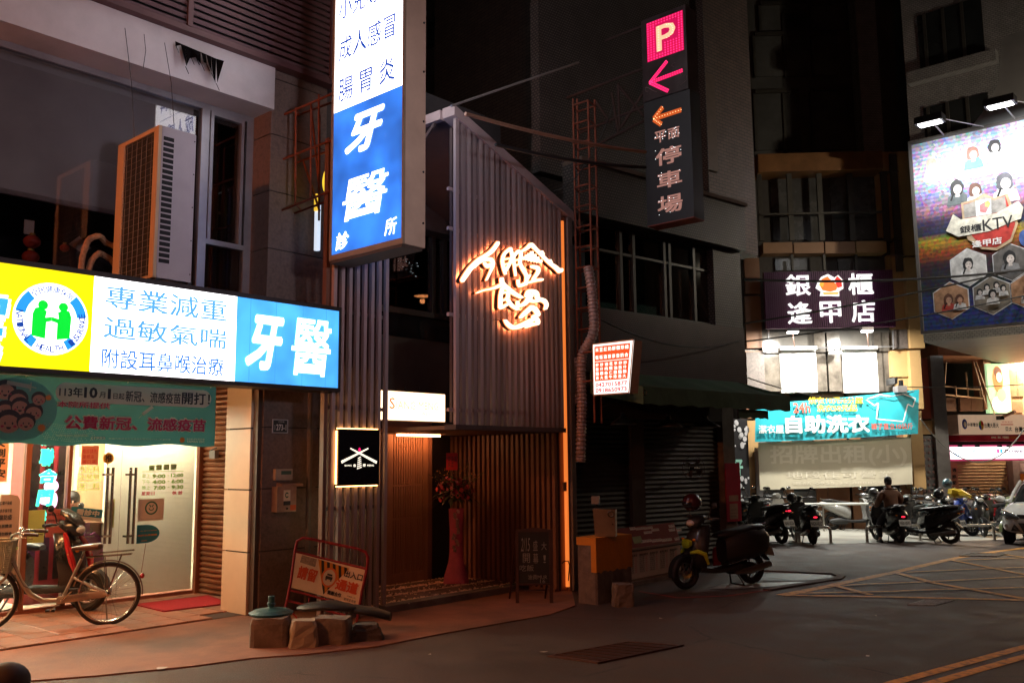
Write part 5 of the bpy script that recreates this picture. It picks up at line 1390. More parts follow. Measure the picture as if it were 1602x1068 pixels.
MB().fb(F2,aS1-.02,-2,aS1+.0,zm1+9,-6,-.62).build('side_wall',tgrey,shp)
# second floor windows
wf=MB();wf.fb(F2,aS0,zbr1,aP0,zbr1+.05,-.2,-.12).fb(F2,aS0,zm0-.05,aP0,zm0,-.2,-.12).fb(F2,aS0,(zbr1+zm0)/2+.25,aP0,(zbr1+zm0)/2+.29,-.2,-.12)
for u in (935,972,992,1040,1048,1086,1118):
 a=F2.px(u,430,-.12)[0];wf.fb(F2,a-.03,zbr1+.05,a+.03,zm0-.05,-.19,-.11)
wf=wf.build('window',M('dark_alu',(.07,.07,.07),rough=.4,metal=.6),shp)
MB().fb(F2,aS0,zbr1+.05,aP0,zm0-.05,-.165,-.16).build('pane',glass('shop_glass',(.5,.55,.5),.03,alpha=.1,spec=.8),wf)
MB().fb(F2,aS0,zbr1-.3,aP0,zm0,-1.4,-1.38).build('room_wall',M('shop_room',(.10,.11,.10),rough=.9),shp)
lit=M('green_lit_strip',(.35,.42,.38),rough=.6,emit=(.55,.75,.65),es=.10)  # greenish light in the panes is put in as faintly glowing strips
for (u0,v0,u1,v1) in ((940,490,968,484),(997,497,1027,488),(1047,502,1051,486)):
 MB().fbp(F2,u0,v0+3,u1,v1-8,-.24,-.23).build('lit_pane_strip',lit,shp)
# ground floor shutters
shd=M('dark_shutter',(.055,.05,.045),rough=.45,metal=.5,var=.2,vs=3,dirt=.4)
def shutter(fr,a0,b0,a1,b1,c,mat,parent,step=.075):
 s_=MB().fb(fr,a0,b0,a1,b1,c-.03,c).build('roller_shutter',mat,parent)
 b=MB();z=b0
 while z<b1-step:
  b.add([fr.pt(a0,z,c+.001),fr.pt(a1,z,c+.001),fr.pt(a1,z+step*.45,c+.022),fr.pt(a0,z+step*.45,c+.022),fr.pt(a1,z+step*.95,c+.001),fr.pt(a0,z+step*.95,c+.001)],[(0,1,2,3),(3,2,4,5)])
  z+=step
 b.build('shutter_slats',mat,s_,kind='stuff')
 return s_
aG0=F2.px(905,750)[0];aGm=F2.px(988,750,-.4)[0]
shutter(F2,aG0-.5,.02,aGm-.05,zbr0-.21,-.42,shd,shp)
shutter(F2,aGm+.25,.02,aS1-.35,zbr0-.21,-.42,shd,shp)
MB().fb(F2,aGm-.05,.0,aGm+.25,zbr0-.21,-.5,-.34).build('pier',M('pier_dark',(.07,.06,.05),rough=.8,dirt=.5),shp)
MB().fb(F2,aG0-.55,zbr0-.65,aS1-.33,zbr0-.205,-.43,-.3).build('shutter_box',M('dark_slab',()),shp)
# ---- awning
aw=thing('green_awning','sagging dark green canvas awning over the closed shop shutters','awning',F2.pt((aS0+aS1)/2,zbr0-.2,.5))
canvas=M('green_canvas',(.07,.15,.09),rough=.7,var=.25,vs=3,bump=.2,bs=25,dirt=.3)
OUT=.95
A0_,zf=F2.px(1006,606,OUT);A1_,zf2=F2.px(1235,618,OUT);zf=(zf+zf2)/2
zv=(F2.px(1011,637,OUT)[1]+F2.px(1233,639,OUT)[1])/2
aB0=A0_-.1;aB1=A1_-.1;zw=zbr0+.02
b=MB();nx,nz=24,6
for j in range(nz+1):
 for i in range(nx+1):
  t_=j/nz;a=(aB0*(1-t_)+A0_*t_)*(1-i/nx)+(aB1*(1-t_)+A1_*t_)*i/nx
  b.v.append(F2.pt(a,zw*(1-t_)+zf*t_-.06*math.sin(math.pi*t_)*(1+.3*math.sin(i*1.3)),.01+OUT*t_))
for j in range(nz):
 for i in range(nx):
  k=j*(nx+1)+i;b.f.append((k,k+nx+1,k+nx+2,k+1))
b.build('canvas',canvas,aw,smooth=True)
b=MB()
for i in range(nx+1):
 a=A0_+(A1_-A0_)*i/nx
 b.v.append(F2.pt(a,zf,OUT+.012));b.v.append(F2.pt(a,zv+.015*math.sin(i*2.1),OUT+.015+.01*math.sin(i)))
for i in range(nx):b.f.append((2*i,2*i+1,2*i+3,2*i+2))
b.build('valance',canvas,aw)
for k,(e0) in enumerate((aB0,aB1)):
 a2_=A0_ if k==0 else A1_
 MB().poly([F2.pt(e0,zw,.01),F2.pt(a2_,zf,OUT),F2.pt(a2_,zv,OUT),F2.pt(e0,zf-.05,.01)]).build('side_flap',canvas,aw)
MB().tube([F2.pt(A0_,zf-.02,OUT-.01),F2.pt(A1_,zf-.02,OUT-.01)],.014,6).build('front_bar',steel,aw)
for e in (A0_+.1,(A0_+A1_)/2,A1_-.1):MB().tube([F2.pt(e,zf-.02,OUT-.03),F2.pt(e,zf-.25,.0)],.012,6).build('strut',black,aw)
a,z_=F2.px(1207,612,OUT);MB().textp(F2,'三中水心',1182,625,1204,618,OUT+.03).textp(F2,'2251 0677',1182,635,1206,629,OUT+.03).build('lettering',M('faded_print',(.09,.08,.06),rough=.7,var=0),aw)
aS_=F2.px(1160,650,OUT)[0];aE_=F2.px(1206,650,OUT)[0];zs_=F2.px(1180,655,OUT)[1]
b=MB();n_=14
for i in range(n_+1):
 a=aS_+(aE_-aS_)*i/n_;b.v.append(F2.pt(a,zv-.002,OUT-.05));b.v.append(F2.pt(a,zs_+.02*abs(math.sin(i*.9)),OUT-.05))
for i in range(n_):b.f.append((2*i,2*i+1,2*i+3,2*i+2))
b.build('scalloped_flap',canvas,aw)
# coiled wire hook at the awning's left end
MB().torus(F2.pt(*F2.px(1009,614,OUT+.05),OUT+.05),n2,.035,.006,16,6).build('ring_hook',steel,aw)
# ---- hanging dome lamps, unlit
dome=M('dull_aluminium_dome',(.16,.14,.12),rough=.4,metal=.7)
for i,(u,v,c) in enumerate(((975,664,.25),(1046,668,.3),(1104,668,.15))):
 a,z_=F2.px(u,v,c);r_=abs(F2.px(u+19,v,c)[0]-a)*.75
 t=thing('hanging_lamp',['unlit dome lamp hanging under the awning nearest the red menu lightbox','middle unlit dome lamp hanging under the green awning','unlit dome lamp hanging under the awning nearest the corner column'][i],'lamp',F2.pt(a,z_,c),group='unlit dome lamps under the awning')
 MB().lathe(F2.pt(a,z_,c),(0,0,1),[(0,r_),(.01,r_),(.05,r_*.75),(.10,r_*.35),(.13,r_*.2),(.18,r_*.16)],20).build('shade',dome,t,smooth=True)
 MB().tube([F2.pt(a,z_+.17,c),F2.pt(a,zbr0-.19,c)],.005,5).build('cord',black,t)
# ---- red poster strip on the column
cf=F2
t=thing('red_poster','torn red poster strip with pale notices on the shop corner column','poster',cf.pt(*cf.px(1148,770,-.2),-.2))
MB().fbp(cf,1138,816,1157,724,-.24,-.225).build('sheet',M('crimson_sheet',(.38,.02,.05),rough=.4,var=.15),t)
MB().fbp(cf,1141,784,1155,774,-.2245,-.222).build('notice',M('tan_paper',(.35,.24,.17),rough=.8),t)
MB().fbp(cf,1142.5,812,1154,787,-.2245,-.222).build('notice',M('tan_paper',()),t)
MB().textp(cf,'臨時停車',1144,808,1152,806,-.2215).textp(cf,'請勿亂丟',1144,803,1152,801,-.2215).textp(cf,'謝謝合作',1144,798,1152,796,-.2215).build('print',inkb,t)
# wall fan
a,z_=F2.px(1085,732,.1);fc_=F2.pt(a,z_,.1)
t=thing('wall_fan','dark wall fan mounted under the awning beside the corner column','fan',tuple(fc_))
b=MB();nd=(n2-d2*.5).normalized();b.torus(fc_,nd,.19,.006,24,5).torus(fc_+nd*.06,nd,.12,.004,20,5).torus(fc_+nd*.08,nd,.05,.004,14,5)
b.build('cage',M('fan_grey',(.05,.05,.05),rough=.4),t)
b=MB();u_=nd.cross(Vector((0,0,1))).normalized()
for k in range(4):
 an=k*math.pi/2+.3;e=u_*math.cos(an)+Vector((0,0,1))*math.sin(an);e2=u_*math.cos(an+.6)+Vector((0,0,1))*math.sin(an+.6)
 b.add([fc_,fc_+e*.16+nd*.02,fc_+e2*.16-nd*.01],[(0,1,2)])
b.build('blades',M('fan_grey',()),t)
MB().tube([fc_-nd*.1,fc_,fc_-nd*.1+d2*.2,F2.pt(a+.35,z_-.05,-.25)],.02,6).build('arm',black,t)
# ---- food stall: slanted maroon board, menu board
fS=Fr(G(990,916),(G(1063,901)-G(990,916)),Vector(((G(1063,901)-G(990,916)).y,-(G(1063,901)-G(990,916)).x,0)))
Ls=(G(1063,901)-G(990,916)).length
st=thing('food_stall','closed street food stall counter with maroon price board and pale menu board','food stall',tuple(fS.O))
def sp(u,v,c=0):return fS.px(u,v,c)
zs1=(sp(992,859)[1]+sp(1062,850)[1])/2;zs0=(sp(990,904)[1]+sp(1060,893)[1])/2
zup=(sp(966,826)[1]+sp(1064,818)[1])/2
pale=M('stall_cream',(.34,.26,.22),rough=.6,var=.1,vs=3,dirt=.4)
MB().fb(fS,-.55,.0,Ls,zs0+.02,-.7,0).build('base',pale,st)
MB().fb(fS,-.55,zs0+.02,Ls+.02,zs1,-.68,.0).build('cabinet',M('stall_metal',(.3,.26,.24),rough=.4,metal=.5,dirt=.3),st)
MB().fb(fS,-.5,zs0,Ls+.02,zs1-.02,.001,.018).build('menu_board',M('menu_paper',(.62,.52,.45),rough=.5,var=.05),st)
MB().fb(fS,-.55,zs1,Ls+.05,zs1+.03,-.68,.05).build('counter_edge',pale,st)
mbt=MB();mred=MB()
for c_ in range(6):
 a0_=-.40+c_*(Ls+.38)/6;w_=(Ls+.38)/6*.8
 for r_ in range(9):
  zt_=zs1-.07-r_*(zs1-zs0-.12)/9.5
  if r_==0:mbt.text(fS,'經典奶茶系列'[:4+c_%3],a0_,zt_-.02,a0_+w_,zt_+.012,.022,bold=.02)
  else:
   mbt.text(fS,['紅茶','綠茶','奶茶','珍珠奶茶','檸檬紅','豆漿','多多綠','冬瓜茶'][(r_+c_*3)%8],a0_,zt_-.016,a0_+w_*.6,zt_+.006,.022)
   mred.text(fS,str(20+(r_*5+c_*5)%40),a0_+w_*.72,zt_-.014,a0_+w_*.92,zt_+.004,.022)
mbt.build('menu_lettering',inkb,st);mred.build('menu_prices',rink,st)
# slanted board
Zs=Vector((0,0,1))*.93-fS.N*.37;fM=Fr(fS.pt(0,zs1+.03,.03),fS.X,fS.N*.93+Vector((0,0,.37)),Zs)
hM=(zup-zs1-.03)/.93
MB().fb(fM,-.55,0,Ls+.02,hM,-.02,0).build('price_board',M('maroon_board',(.20,.03,.028),rough=.8,var=.15,vs=4),st)
lbm=M('label_paper',(.65,.5,.45),rough=.6,var=0)
random.seed(4)
def uvm(u,v):
 return fM.px(u,v)
for (u0,v0,w_) in ((986,829,7),(995,829,12),(1008,828,12),(1008,835,11),(1020,831,10),(1047,825,7),(1047,831,8),(1059,831,6),(1003,849,6),(1011,848,7),(1020,848,6),(1028,847,6),(1036,847,6),(1044,846,6),(1056,845,6)):
 A=uvm(u0,v0);B=uvm(u0+w_,v0-5.2);o_=MB().fb(fM,A[0],A[1],B[0],B[1],.0005,.003).build('price_label',lbm,st)
 MB().text(fM,'奶茶' if w_<9 else '珍珠奶茶',A[0]+.008,(A[1]+B[1])/2,B[0]-.008,B[1]-.006,.0035,bold=.02).build('print',inkb,o_)
A=uvm(992,850);B=uvm(1002,838);MB().fb(fM,A[0],A[1],B[0],B[1],.0005,.003).build('green_card',M('green_card',(.18,.22,.06),rough=.6),st)
MB().fb(fS,-.55,.0,Ls,.05,.001,.03).build('kick_plate',M('peeling_plate',(.2,.15,.13),rough=.7,dirt=.8),st)
# items behind the stall
t=thing('steel_box','tilted shiny stainless steel box standing on the orange-topped concrete block','box',(0,0,0));bpy.data.objects.remove(t)
# ---- concrete block with orange top
pc=G(934,946);b_y1=FX(pc.x).px(989,880)[0]
cbk=thing('concrete_block','big concrete block painted orange on its upper half beside the orange LED post','block',tuple(pc))
ztp=FX(pc.x).px(936,841)[1];xb0=FY(pc.y).px(903,900)[0]
zor=FX(pc.x).px(936,895)[1]
conc=M('raw_concrete',(.16,.125,.105),rough=.9,var=.4,vs=7,bump=.9,bs=28,dirt=.7)
conc2=M('purplish_concrete',(.20,.17,.18),rough=.85,var=.2,vs=4,bump=.5,bs=35,dirt=.4)
MB().bbox(xb0,pc.y,0,pc.x,b_y1,ztp,b=.02).build('body',conc,cbk)
opaint=M('orange_block_paint',(.60,.22,.015),rough=.6,var=.12,vs=5,bump=.25,bs=30,dirt=.25)
b=MB();x1=pc.x+.004;y0=pc.y-.004;jag=lambda i:.012*math.sin(i*2.3)+.008*math.sin(i*5.1)
nn_=16
for i in range(nn_):
 y_a=y0+(b_y1-y0)*i/nn_;y_b=y0+(b_y1-y0)*(i+1)/nn_
 b.quad((x1,y_a,zor+jag(i)),(x1,y_b,zor+jag(i+1)),(x1,y_b,ztp-.018),(x1,y_a,ztp-.018))
xm=FY(pc.y).px(925,880)[0]
b.quad((xm,y0,zor+.0),(x1,y0,zor+jag(0)),(x1,y0,ztp-.018),(xm,y0,ztp-.018))
b.quad((xb0,y0,ztp-.09),(xm,y0,ztp-.09),(xm,y0,ztp-.018),(xb0,y0,ztp-.018))
b.quad((xb0,y0,ztp+.003),(x1,y0,ztp+.003),(x1,b_y1,ztp+.003),(xb0,b_y1,ztp+.003))
b.quad((xb0,y0,ztp-.018),(x1,y0,ztp-.018),(x1,y0,ztp+.003),(xb0,y0,ztp+.003)).quad((x1,y0,ztp-.018),(x1,b_y1,ztp-.018),(x1,b_y1,ztp+.003),(x1,y0,ztp+.003))
b.build('orange_paint',opaint,cbk)
sb=thing('steel_box','shiny stainless steel box standing on the orange-topped concrete block','box',(pc.x-.15,pc.y+.2,ztp))
fb_=FC(Vector((pc.x-.12,pc.y+.14,0)),12)
A=fb_.px(927,838);B=fb_.px(962,797);A=(A[0],ztp+.003)
MB().bbox(0,0,0,1,1,1,b=.01)
MB().prism(fb_,[(A[0]+.03,A[1]),(B[0],A[1]),(B[0],B[1]-.01),(A[0]+.01,B[1])],-.2,0).build('body',M('stainless',(.5,.4,.31),rough=.3,metal=1,var=.12,vs=6,bump=.15,bs=9),sb)
MB().prism(fb_,[(A[0]+.01,B[1]-.01),(B[0]+.004,B[1]-.02),(B[0]+.004,B[1]),(A[0]+.005,B[1]+.01)],-.205,.006).build('lid',M('stainless',()),sb)
MB().torus(fb_.pt(B[0]-.05,B[1]-.05,.01),fb_.N,.035,.006,16,6).build('latch',steel,sb)
t=thing('meter_box','small grey box on a pipe above the stainless steel box','box',fb_.pt(*fb_.px(931,782)))
MB().fbp(fb_,925,788,937,776,-.3,-.2).build('case',M('grey_case',(.2,.19,.17),rough=.5),t)
MB().tube([fb_.pt(*fb_.px(930,788),-.25),fb_.pt(fb_.px(930,838)[0],ztp+.003,-.22)],.01,6).build('pipe',black,t)
# stone in front
ps=G(966,950)
def rough_block(nm,label,cat,p,w_,d_,h_,mat,yaw=0,jit=.08,n_=5,seed=1,top=1.0,group=None):
 random.seed(seed);t_=thing(nm,label,cat,(p.x,p.y,0.0),group=group);mb=MB();m_=5
 c_,s_=math.cos(yaw),math.sin(yaw)
 base=len(mb.v)
 for k in range(m_+1):
  z_=h_*k/m_
  sc=1-(1-top)*k/m_-(.08 if k==m_ else 0)
  for j in range(16):
   an=2*math.pi*j/16;cx_=math.copysign(abs(math.cos(an))**.35,math.cos(an));cy__=math.copysign(abs(math.sin(an))**.35,math.sin(an))
   x=cx_*w_/2*sc*(1+random.uniform(-jit,jit));y=cy__*d_/2*sc*(1+random.uniform(-jit,jit))
   mb.v.append(p+CR*(x*c_-y*s_)+FH*(x*s_+y*c_)+Vector((0,0,z_+(random.uniform(-.01,.01) if k else 0))))
 for k in range(m_):
  for j in range(16):mb.f.append((k*16+j,k*16+(j+1)%16,(k+1)*16+(j+1)%16,(k+1)*16+j))
 mb.f.append(tuple(m_*16+j for j in range(16)))
 mb.build('stone_body',mat,t_); return t_
rough_block('stone','rough square stone leaning against the orange-topped concrete block','stone',G(971,948)+Vector((0,.05,0)),.24,.2,.26,conc,.2,seed=2)
# ---- rusty lattice mast with hoses
def mast():
 t_=thing('lattice_mast','rusty ladder-like steel mast between the slatted restaurant and the brick-red shop','mast',(-7.7,9.9,0))
 fa=FY(9.85);fb2=FY(10.08)
 rust2=rust
 for f_,us in ((fa,((896,906),(923,927))),(fb2,((903,912),(934,937)))):
  for (ut,ub) in us:
   x_=f_.px((ut+ub)/2,400)[0];zt_=f_.px(ut,155)[1];MB().tube([f_.pt(x_,2.2),f_.pt(x_,zt_)],.016,6).build('upright',rust2,t_)
 xs_a=[fa.px((896+906)/2,400)[0],fa.px((923+927)/2,400)[0]];xs_b=[fb2.px((903+912)/2,400)[0],fb2.px((934+937)/2,400)[0]]
 for k,vv in enumerate((160,190,222,255,290,322,354,386,418,450,482,515,548)):
  z_=fa.px(912,vv)[1]
  MB().tube([fa.pt(xs_a[0],z_),fa.pt(xs_a[1],z_)],.014,6).build('rung',rust2,t_)
  MB().tube([fb2.pt(xs_b[0],z_),fb2.pt(xs_b[1],z_)],.012,6).build('rung',rust2,t_)
  MB().tube([fa.pt(xs_a[0],z_),fb2.pt(xs_b[0],z_)],.010,6).build('side_rung',rust2,t_)
  MB().tube([fa.pt(xs_a[1],z_),fb2.pt(xs_b[1],z_)],.010,6).build('side_rung',rust2,t_)
 return t_
mast()
dh=M('silver_duct',(.34,.26,.25),rough=.5,metal=.35,var=.2,vs=8,dirt=.3)
def duct(label,pl_,fr,c,rad,group):
 P=[fr.pt(*fr.px(*p),c) for p in pl_];Q=[]
 for i in range(len(P)-1):
  m_=max(2,int((P[i+1]-P[i]).length/.012))
  p0_,p1_,p2_,p3_=P[max(i-1,0)],P[i],P[i+1],P[min(i+2,len(P)-1)]
  for k in range(m_):
   s_=k/m_;Q.append(.5*((2*p1_)+(p2_-p0_)*s_+(2*p0_-5*p1_+4*p2_-p3_)*s_**2+(3*p1_-p0_-3*p2_+p3_)*s_**3))
 Q.append(P[-1])
 t_=thing('duct_hose',label,'duct hose',tuple(P[-1]),group=group)
 MB().tube(Q,[rad*(1+.09*(1 if (i//2)%2 else -1)) for i in range(len(Q))],12).build('hose',dh,t_)
duct('long corrugated silver duct hose hanging from the mast to chest height',[(920,418),(925,450),(928,485),(929,515),(922,535),(912,553),(909,580),(910,625),(909,680),(908,722)],FY(9.75),0,.065,'duct hoses')
duct('shorter darker duct hose hanging behind the long one beside the orange LED post',[(902,560),(898,580),(897,610),(903,632)],FY(9.82),0,.05,'duct hoses')
# ---- red menu lightbox
FR=FY(9.6);rb=thing('menu_lightbox','glowing red and white menu lightbox with phone numbers on the rusty mast','sign',FR.pt(*FR.px(960,580)))
A=FR.px(929,620);B=FR.px(984,612);T=FR.px(927.5,541);T2=FR.px(991,529)
zb_r=(A[1]+B[1])/2;zt_r=(T[1]+T2[1])/2
PF=[(A[0],zb_r),(B[0],zb_r),(T2[0],zt_r),(T[0],zt_r)]
MB().prism(FR,[PF[0],PF[1],PF[2],PF[3]],-.2,-.012).build('housing',tan_side,rb)
def rp(s_,t_):
 a0_=PF[0][0]+(PF[3][0]-PF[0][0])*t_;a1_=PF[1][0]+(PF[2][0]-PF[1][0])*t_
 return a0_+(a1_-a0_)*s_,zb_r+(zt_r-zb_r)*t_
MB().prism(FR,PF,-.012,0).build('white_face',M('menu_white',(.8,.8,.8),emit=(1,.93,.85),es=1.5),rb)
MB().prism(FR,[rp(.04,.27),rp(.93,.27),rp(.93,.95),rp(.04,.95)],.0005,.003).build('red_field',M('menu_red',(.8,.1,.02),emit=(1,.06,.008),es=1.1,evar=.3),rb)
b=MB()
def rt(st_,s0,t0,s1,t1,mb,bold=.02):
 p=rp(s0,t0);q_=rp(s1,t1);mb.text(FR,st_,p[0],p[1],q_[0],q_[1],.005,bold=bold)
rows1='米豆紅奶鮮觀珍綜';rows2='粄粄湯茶茶音奶合'
for i in range(8):
 rt(rows1[i],.07+i*.107,.84,.15+i*.107,.92,b);rt(rows2[i],.07+i*.107,.69,.15+i*.107,.77,b)
for i in range(7):
 for j in range(4):rt('炒飯麵湯炒什錦大滷肉絲蛋花蝦仁牛羊油雞排骨魚羹'[(i*4+j)%20],.07+i*.122,.55-j*.085,.15+i*.122,.62-j*.085,b)
b.build('white_lettering',M('menu_letter',(.8,.8,.8),emit=(1,.95,.85),es=1.6,nosample=True),rb)
MB().prism(FR,[rp(.06,.645),rp(.93,.645),rp(.93,.655),rp(.06,.655)],.0035,.006).build('rule',M('menu_letter',()),rb)
b=MB();rt('0427015877',.06,.15,.93,.235,b,.03);rt('0918650973',.06,.04,.93,.125,b,.03)
b.build('phone_numbers',M('menu_ink',(.6,.03,.05),emit=(.75,.03,.06),es=.8,nosample=True),rb)
b=MB()
for p,q_ in ((0,1),(1,2),(2,3),(3,0)):
 pa,pb=Vector(PF[p]),Vector(PF[q_]);bar2d(FR,pa,pb,.016,.006,b)
b.build('rim',M('cream_rim',(.6,.35,.2),rough=.5),rb)
MB().tube([FR.pt(PF[3][0],zt_r-.08,-.1),FR.pt(PF[3][0]-.25,zt_r-.08,-.1)],.012,6).build('arm',rust,rb)
MB().tube([FR.pt(PF[0][0],zb_r+.2,-.1),FR.pt(PF[0][0]-.25,zb_r+.2,-.1)],.012,6).build('arm',rust,rb)
# ================================================================ PARKING SIGN
FP_=FY(11.0);pk=thing('parking_sign','tall dark parking sign with red P, arrows and 平面停車場 in dotted lights','sign',FP_.pt(*FP_.px(1045,200)))
xa_,zb_a=FP_.px(1013,355);xb_,zb_b=FP_.px(1086,337);zb_p=(zb_a+zb_b)/2;zt_p=FP_.px(1040,20)[1];zmid=(FP_.px(1007,161)[1]+FP_.px(1079,139)[1])/2
blk=M('sign_black',(.018,.017,.02),rough=.5,var=.2,vs=3,dirt=.1)
MB().fb(FP_,xa_,zb_p,xb_,zmid-.005,-.28,0).build('lower_box',blk,pk)
MB().fb(FP_,xa_+.0,zmid+.005,xb_-.015,zt_p,-.28,.012).build('upper_box',M('cracked_film',(.05,.035,.035),rough=.3,var=.5,vs=3,bump=.3,bs=8),pk)
MB().fb(FP_,xa_,zb_p-.015,xb_,zb_p-.001,-.28,0).build('bottom_pan',M('rust_pan',(.25,.06,.04),rough=.7),pk)
ledr=EM('led_red',(1,.03,.16),2.2,nosample=True);ledw=EM('led_warm',(1,.75,.45),2.0,nosample=True);ledo=EM('led_orange',(1,.6,.3),2.5,nosample=True)
P0=FP_.px(1013,98,.014);P1=FP_.px(1068,14+2,.014)
redf=MB().fb(FP_,P0[0],P0[1],P1[0],P1[1],.0125,.016).build('red_field',M('red_field',(.35,.01,.06),rough=.4,var=0,emit=(.75,.0,.10),es=.75),pk)
def led(mb,fr,a,z_,r_,c):
 mb.add([fr.pt(a+r_*math.cos(R(k*60)),z_+r_*math.sin(R(k*60)),c) for k in range(6)]+[fr.pt(a,z_,c+r_*.6)],[(k,(k+1)%6,6) for k in range(6)])
b=MB();nx_,nz_=13,16
for i in range(nx_):
 for j in range(nz_):
  s_,t_=(i+.5)/nx_,(j+.5)/nz_
  inP=(.24<s_<.44 and .14<t_<.86) or (.24<s_<.84 and .38<t_<.86)
  if not inP:led(b,FP_,P0[0]+(P1[0]-P0[0])*s_,P0[1]+(P1[1]-P0[1])*t_,.011,.017)
b.build('red_leds',ledr,pk,kind='stuff')
pw_,ph_=P1[0]-P0[0],P1[1]-P0[1]
MB().text(FP_,'P',P0[0]+pw_*.26,P0[1]+ph_*.17,P0[0]+pw_*.80,P0[1]+ph_*.83,.018,bold=.02).build('letter_p',M('p_face',(.5,.4,.3),rough=.4,emit=(1,.62,.35),es=.9),pk)
b=MB()
for k in range(10):
 led(b,FP_,P0[0]+pw_*.335,P0[1]+ph_*(.2+.066*k),.008,.022)
for k in range(10):
 an=R(-90+k*20);led(b,FP_,P0[0]+pw_*(.56+.17*math.cos(an)),P0[1]+ph_*(.615+.165*math.sin(an)),.008,.022)
b.build('warm_leds',ledw,pk,kind='stuff')
# red arrow of lamps
b=MB();ra=MB()
def leds_line(p,q_,n_,w_,mb,r_=.010,c=.02,rows=2):
 pa,pb=Vector(FP_.px(*p)),Vector(FP_.px(*q_));d_=(pb-pa).normalized();n0=Vector((-d_.y,d_.x))
 for k in range(n_):
  for r0 in range(rows):
   c0=pa.lerp(pb,k/(n_-1))+n0*(r0-(rows-1)/2)*w_
   led(mb,FP_,c0.x,c0.y,r_,c)
for p,q_ in (((1018,130),(1068,111)),((1018,130),(1044,97)),((1018,130),(1046,143))):
 bar2d(FP_,FP_.px(*p),FP_.px(*q_),.062,.0145+.001*p[1]*0+.0006*(q_[1]%3),ra);leds_line(p,q_,15,.03,b)
ra.build('red_arrow',M('red_field',()),pk);b.build('red_leds',ledr,pk,kind='stuff')
# orange arrow
oa=MB();b=MB()
of=M('orange_arrow',(.5,.1,.01),rough=.5,var=0,emit=(.85,.13,.01),es=.55)
for i,(p,q_) in enumerate((((1024,186),(1066,172)),((1023,186),(1037,168)),((1023,187),(1035,195)))):
 bar2d(FP_,FP_.px(*p),FP_.px(*q_),.075,.003+i*.0012,oa);leds_line(p,q_,11 if i==0 else 6,0,b,.007,.009,1)
oa.build('orange_arrow',of,pk);b.build('orange_leds',ledo,pk,kind='stuff')
chm=M('salmon_character',(.40,.20,.16),rough=.5,var=0,emit=(.5,.25,.2),es=.55)
wl=MB()
for ch,u0,v0,u1,v1 in (('平',1024,226,1042,202),('面',1045,219,1063,197),('停',1026,262,1066,224),('車',1028,298,1067,262),('場',1029,337,1068,300)):
 A=FP_.px(u0,v0);B=FP_.px(u1,v1)
# keep the characters upright boxes inside their skewed pixel box
 za=(FP_.px(u0,v0)[1]+FP_.px(u1,v0-(u1-u0)*.22)[1])/2
 MB().text(FP_,ch,A[0],A[1],B[0],B[1],.003,bold=.03).build('character',chm,pk)
 for k in range(9):
  led(wl,FP_,random.uniform(A[0],B[0]),random.uniform(A[1],B[1]),.006,.008)
wl.build('white_leds',EM('led_white',(.9,.95,1),2.5,nosample=True),pk,kind='stuff')
ck=MB()
random.seed(8)
for k in range(12):
 a_=random.uniform(xa_+.03,xb_-.05);z_=random.uniform(zmid+.05,zt_p-.05);P=[FP_.pt(a_,z_,.016)]
 for q_ in range(4):a_+=random.uniform(-.06,.09);z_+=random.uniform(-.07,.07);P.append(FP_.pt(min(max(a_,xa_+.02),xb_-.03),min(max(z_,zmid+.03),zt_p-.02),.016))
 ck.tube(P,.0018,4)
ck.build('film_cracks',M('crack_pale',(.3,.22,.22),rough=.5),pk,kind='stuff')
# steel truss holding it
tr=thing('sign_truss','dark steel truss holding the parking sign from the tiled wall','truss',FP_.pt(*FP_.px(965,180),-.1))
dst=M('dark_rust',(.07,.04,.035),rough=.7,metal=.4,dirt=.4)
for p,q_ in (((900,205),(1008,160)),((930,222),(1008,182)),((880,150),(1008,100)),((950,142),(960,205)),((960,130),(1000,178)),((1000,140),(965,195)),((925,155),(948,190)),((940,60),(1003,35)),((1000,120),(1003,190)),((960,128),(962,200))):
 MB().tube([FP_.pt(*FP_.px(*p),-.12),FP_.pt(*FP_.px(*q_),-.12)],.022,6).build('truss_bar',dst,tr)
# ================================================================ FAR SIDE OF THE CROSSING
DF=27.5
r3=R(3)
XR=CR*math.cos(r3)-FH*math.sin(r3);NR=-FH*math.cos(r3)-CR*math.sin(r3)
FF=Fr(FH*DF,XR,NR)
def pz(fr,u,v,c=0):return fr.px(u,v,c)[1]
def pa(fr,u,v,c=0):return fr.px(u,v,c)[0]
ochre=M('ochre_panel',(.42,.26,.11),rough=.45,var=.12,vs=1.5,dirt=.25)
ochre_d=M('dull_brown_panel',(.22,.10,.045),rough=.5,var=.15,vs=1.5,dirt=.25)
gtile=brickmat('pale_grey_mosaic',(.30,.285,.27),(.25,.24,.23),(.12,.12,.12),.11,.055,rough=.5,bump=.5,ms=.008)
dglass=M('dark_window_panel',(.02,.022,.022),rough=.12,spec=.7,var=.3,vs=1)
mull=M('dark_mullion',(.06,.055,.045),rough=.5,metal=.3)
kt=thing('ktv_building','ochre panelled building behind the purple sign across the crossing','building',FF.pt(pa(FF,1300,700),0))
aL,aRt=pa(FF,1152,500),pa(FF,1436,500)
z10=pz(FF,1300,236)
MB().fb(FF,aL,-2,aRt,z10,-6,-.5).build('core_wall',M('ktv_core',(.05,.045,.04),rough=.8,var=.2),kt)
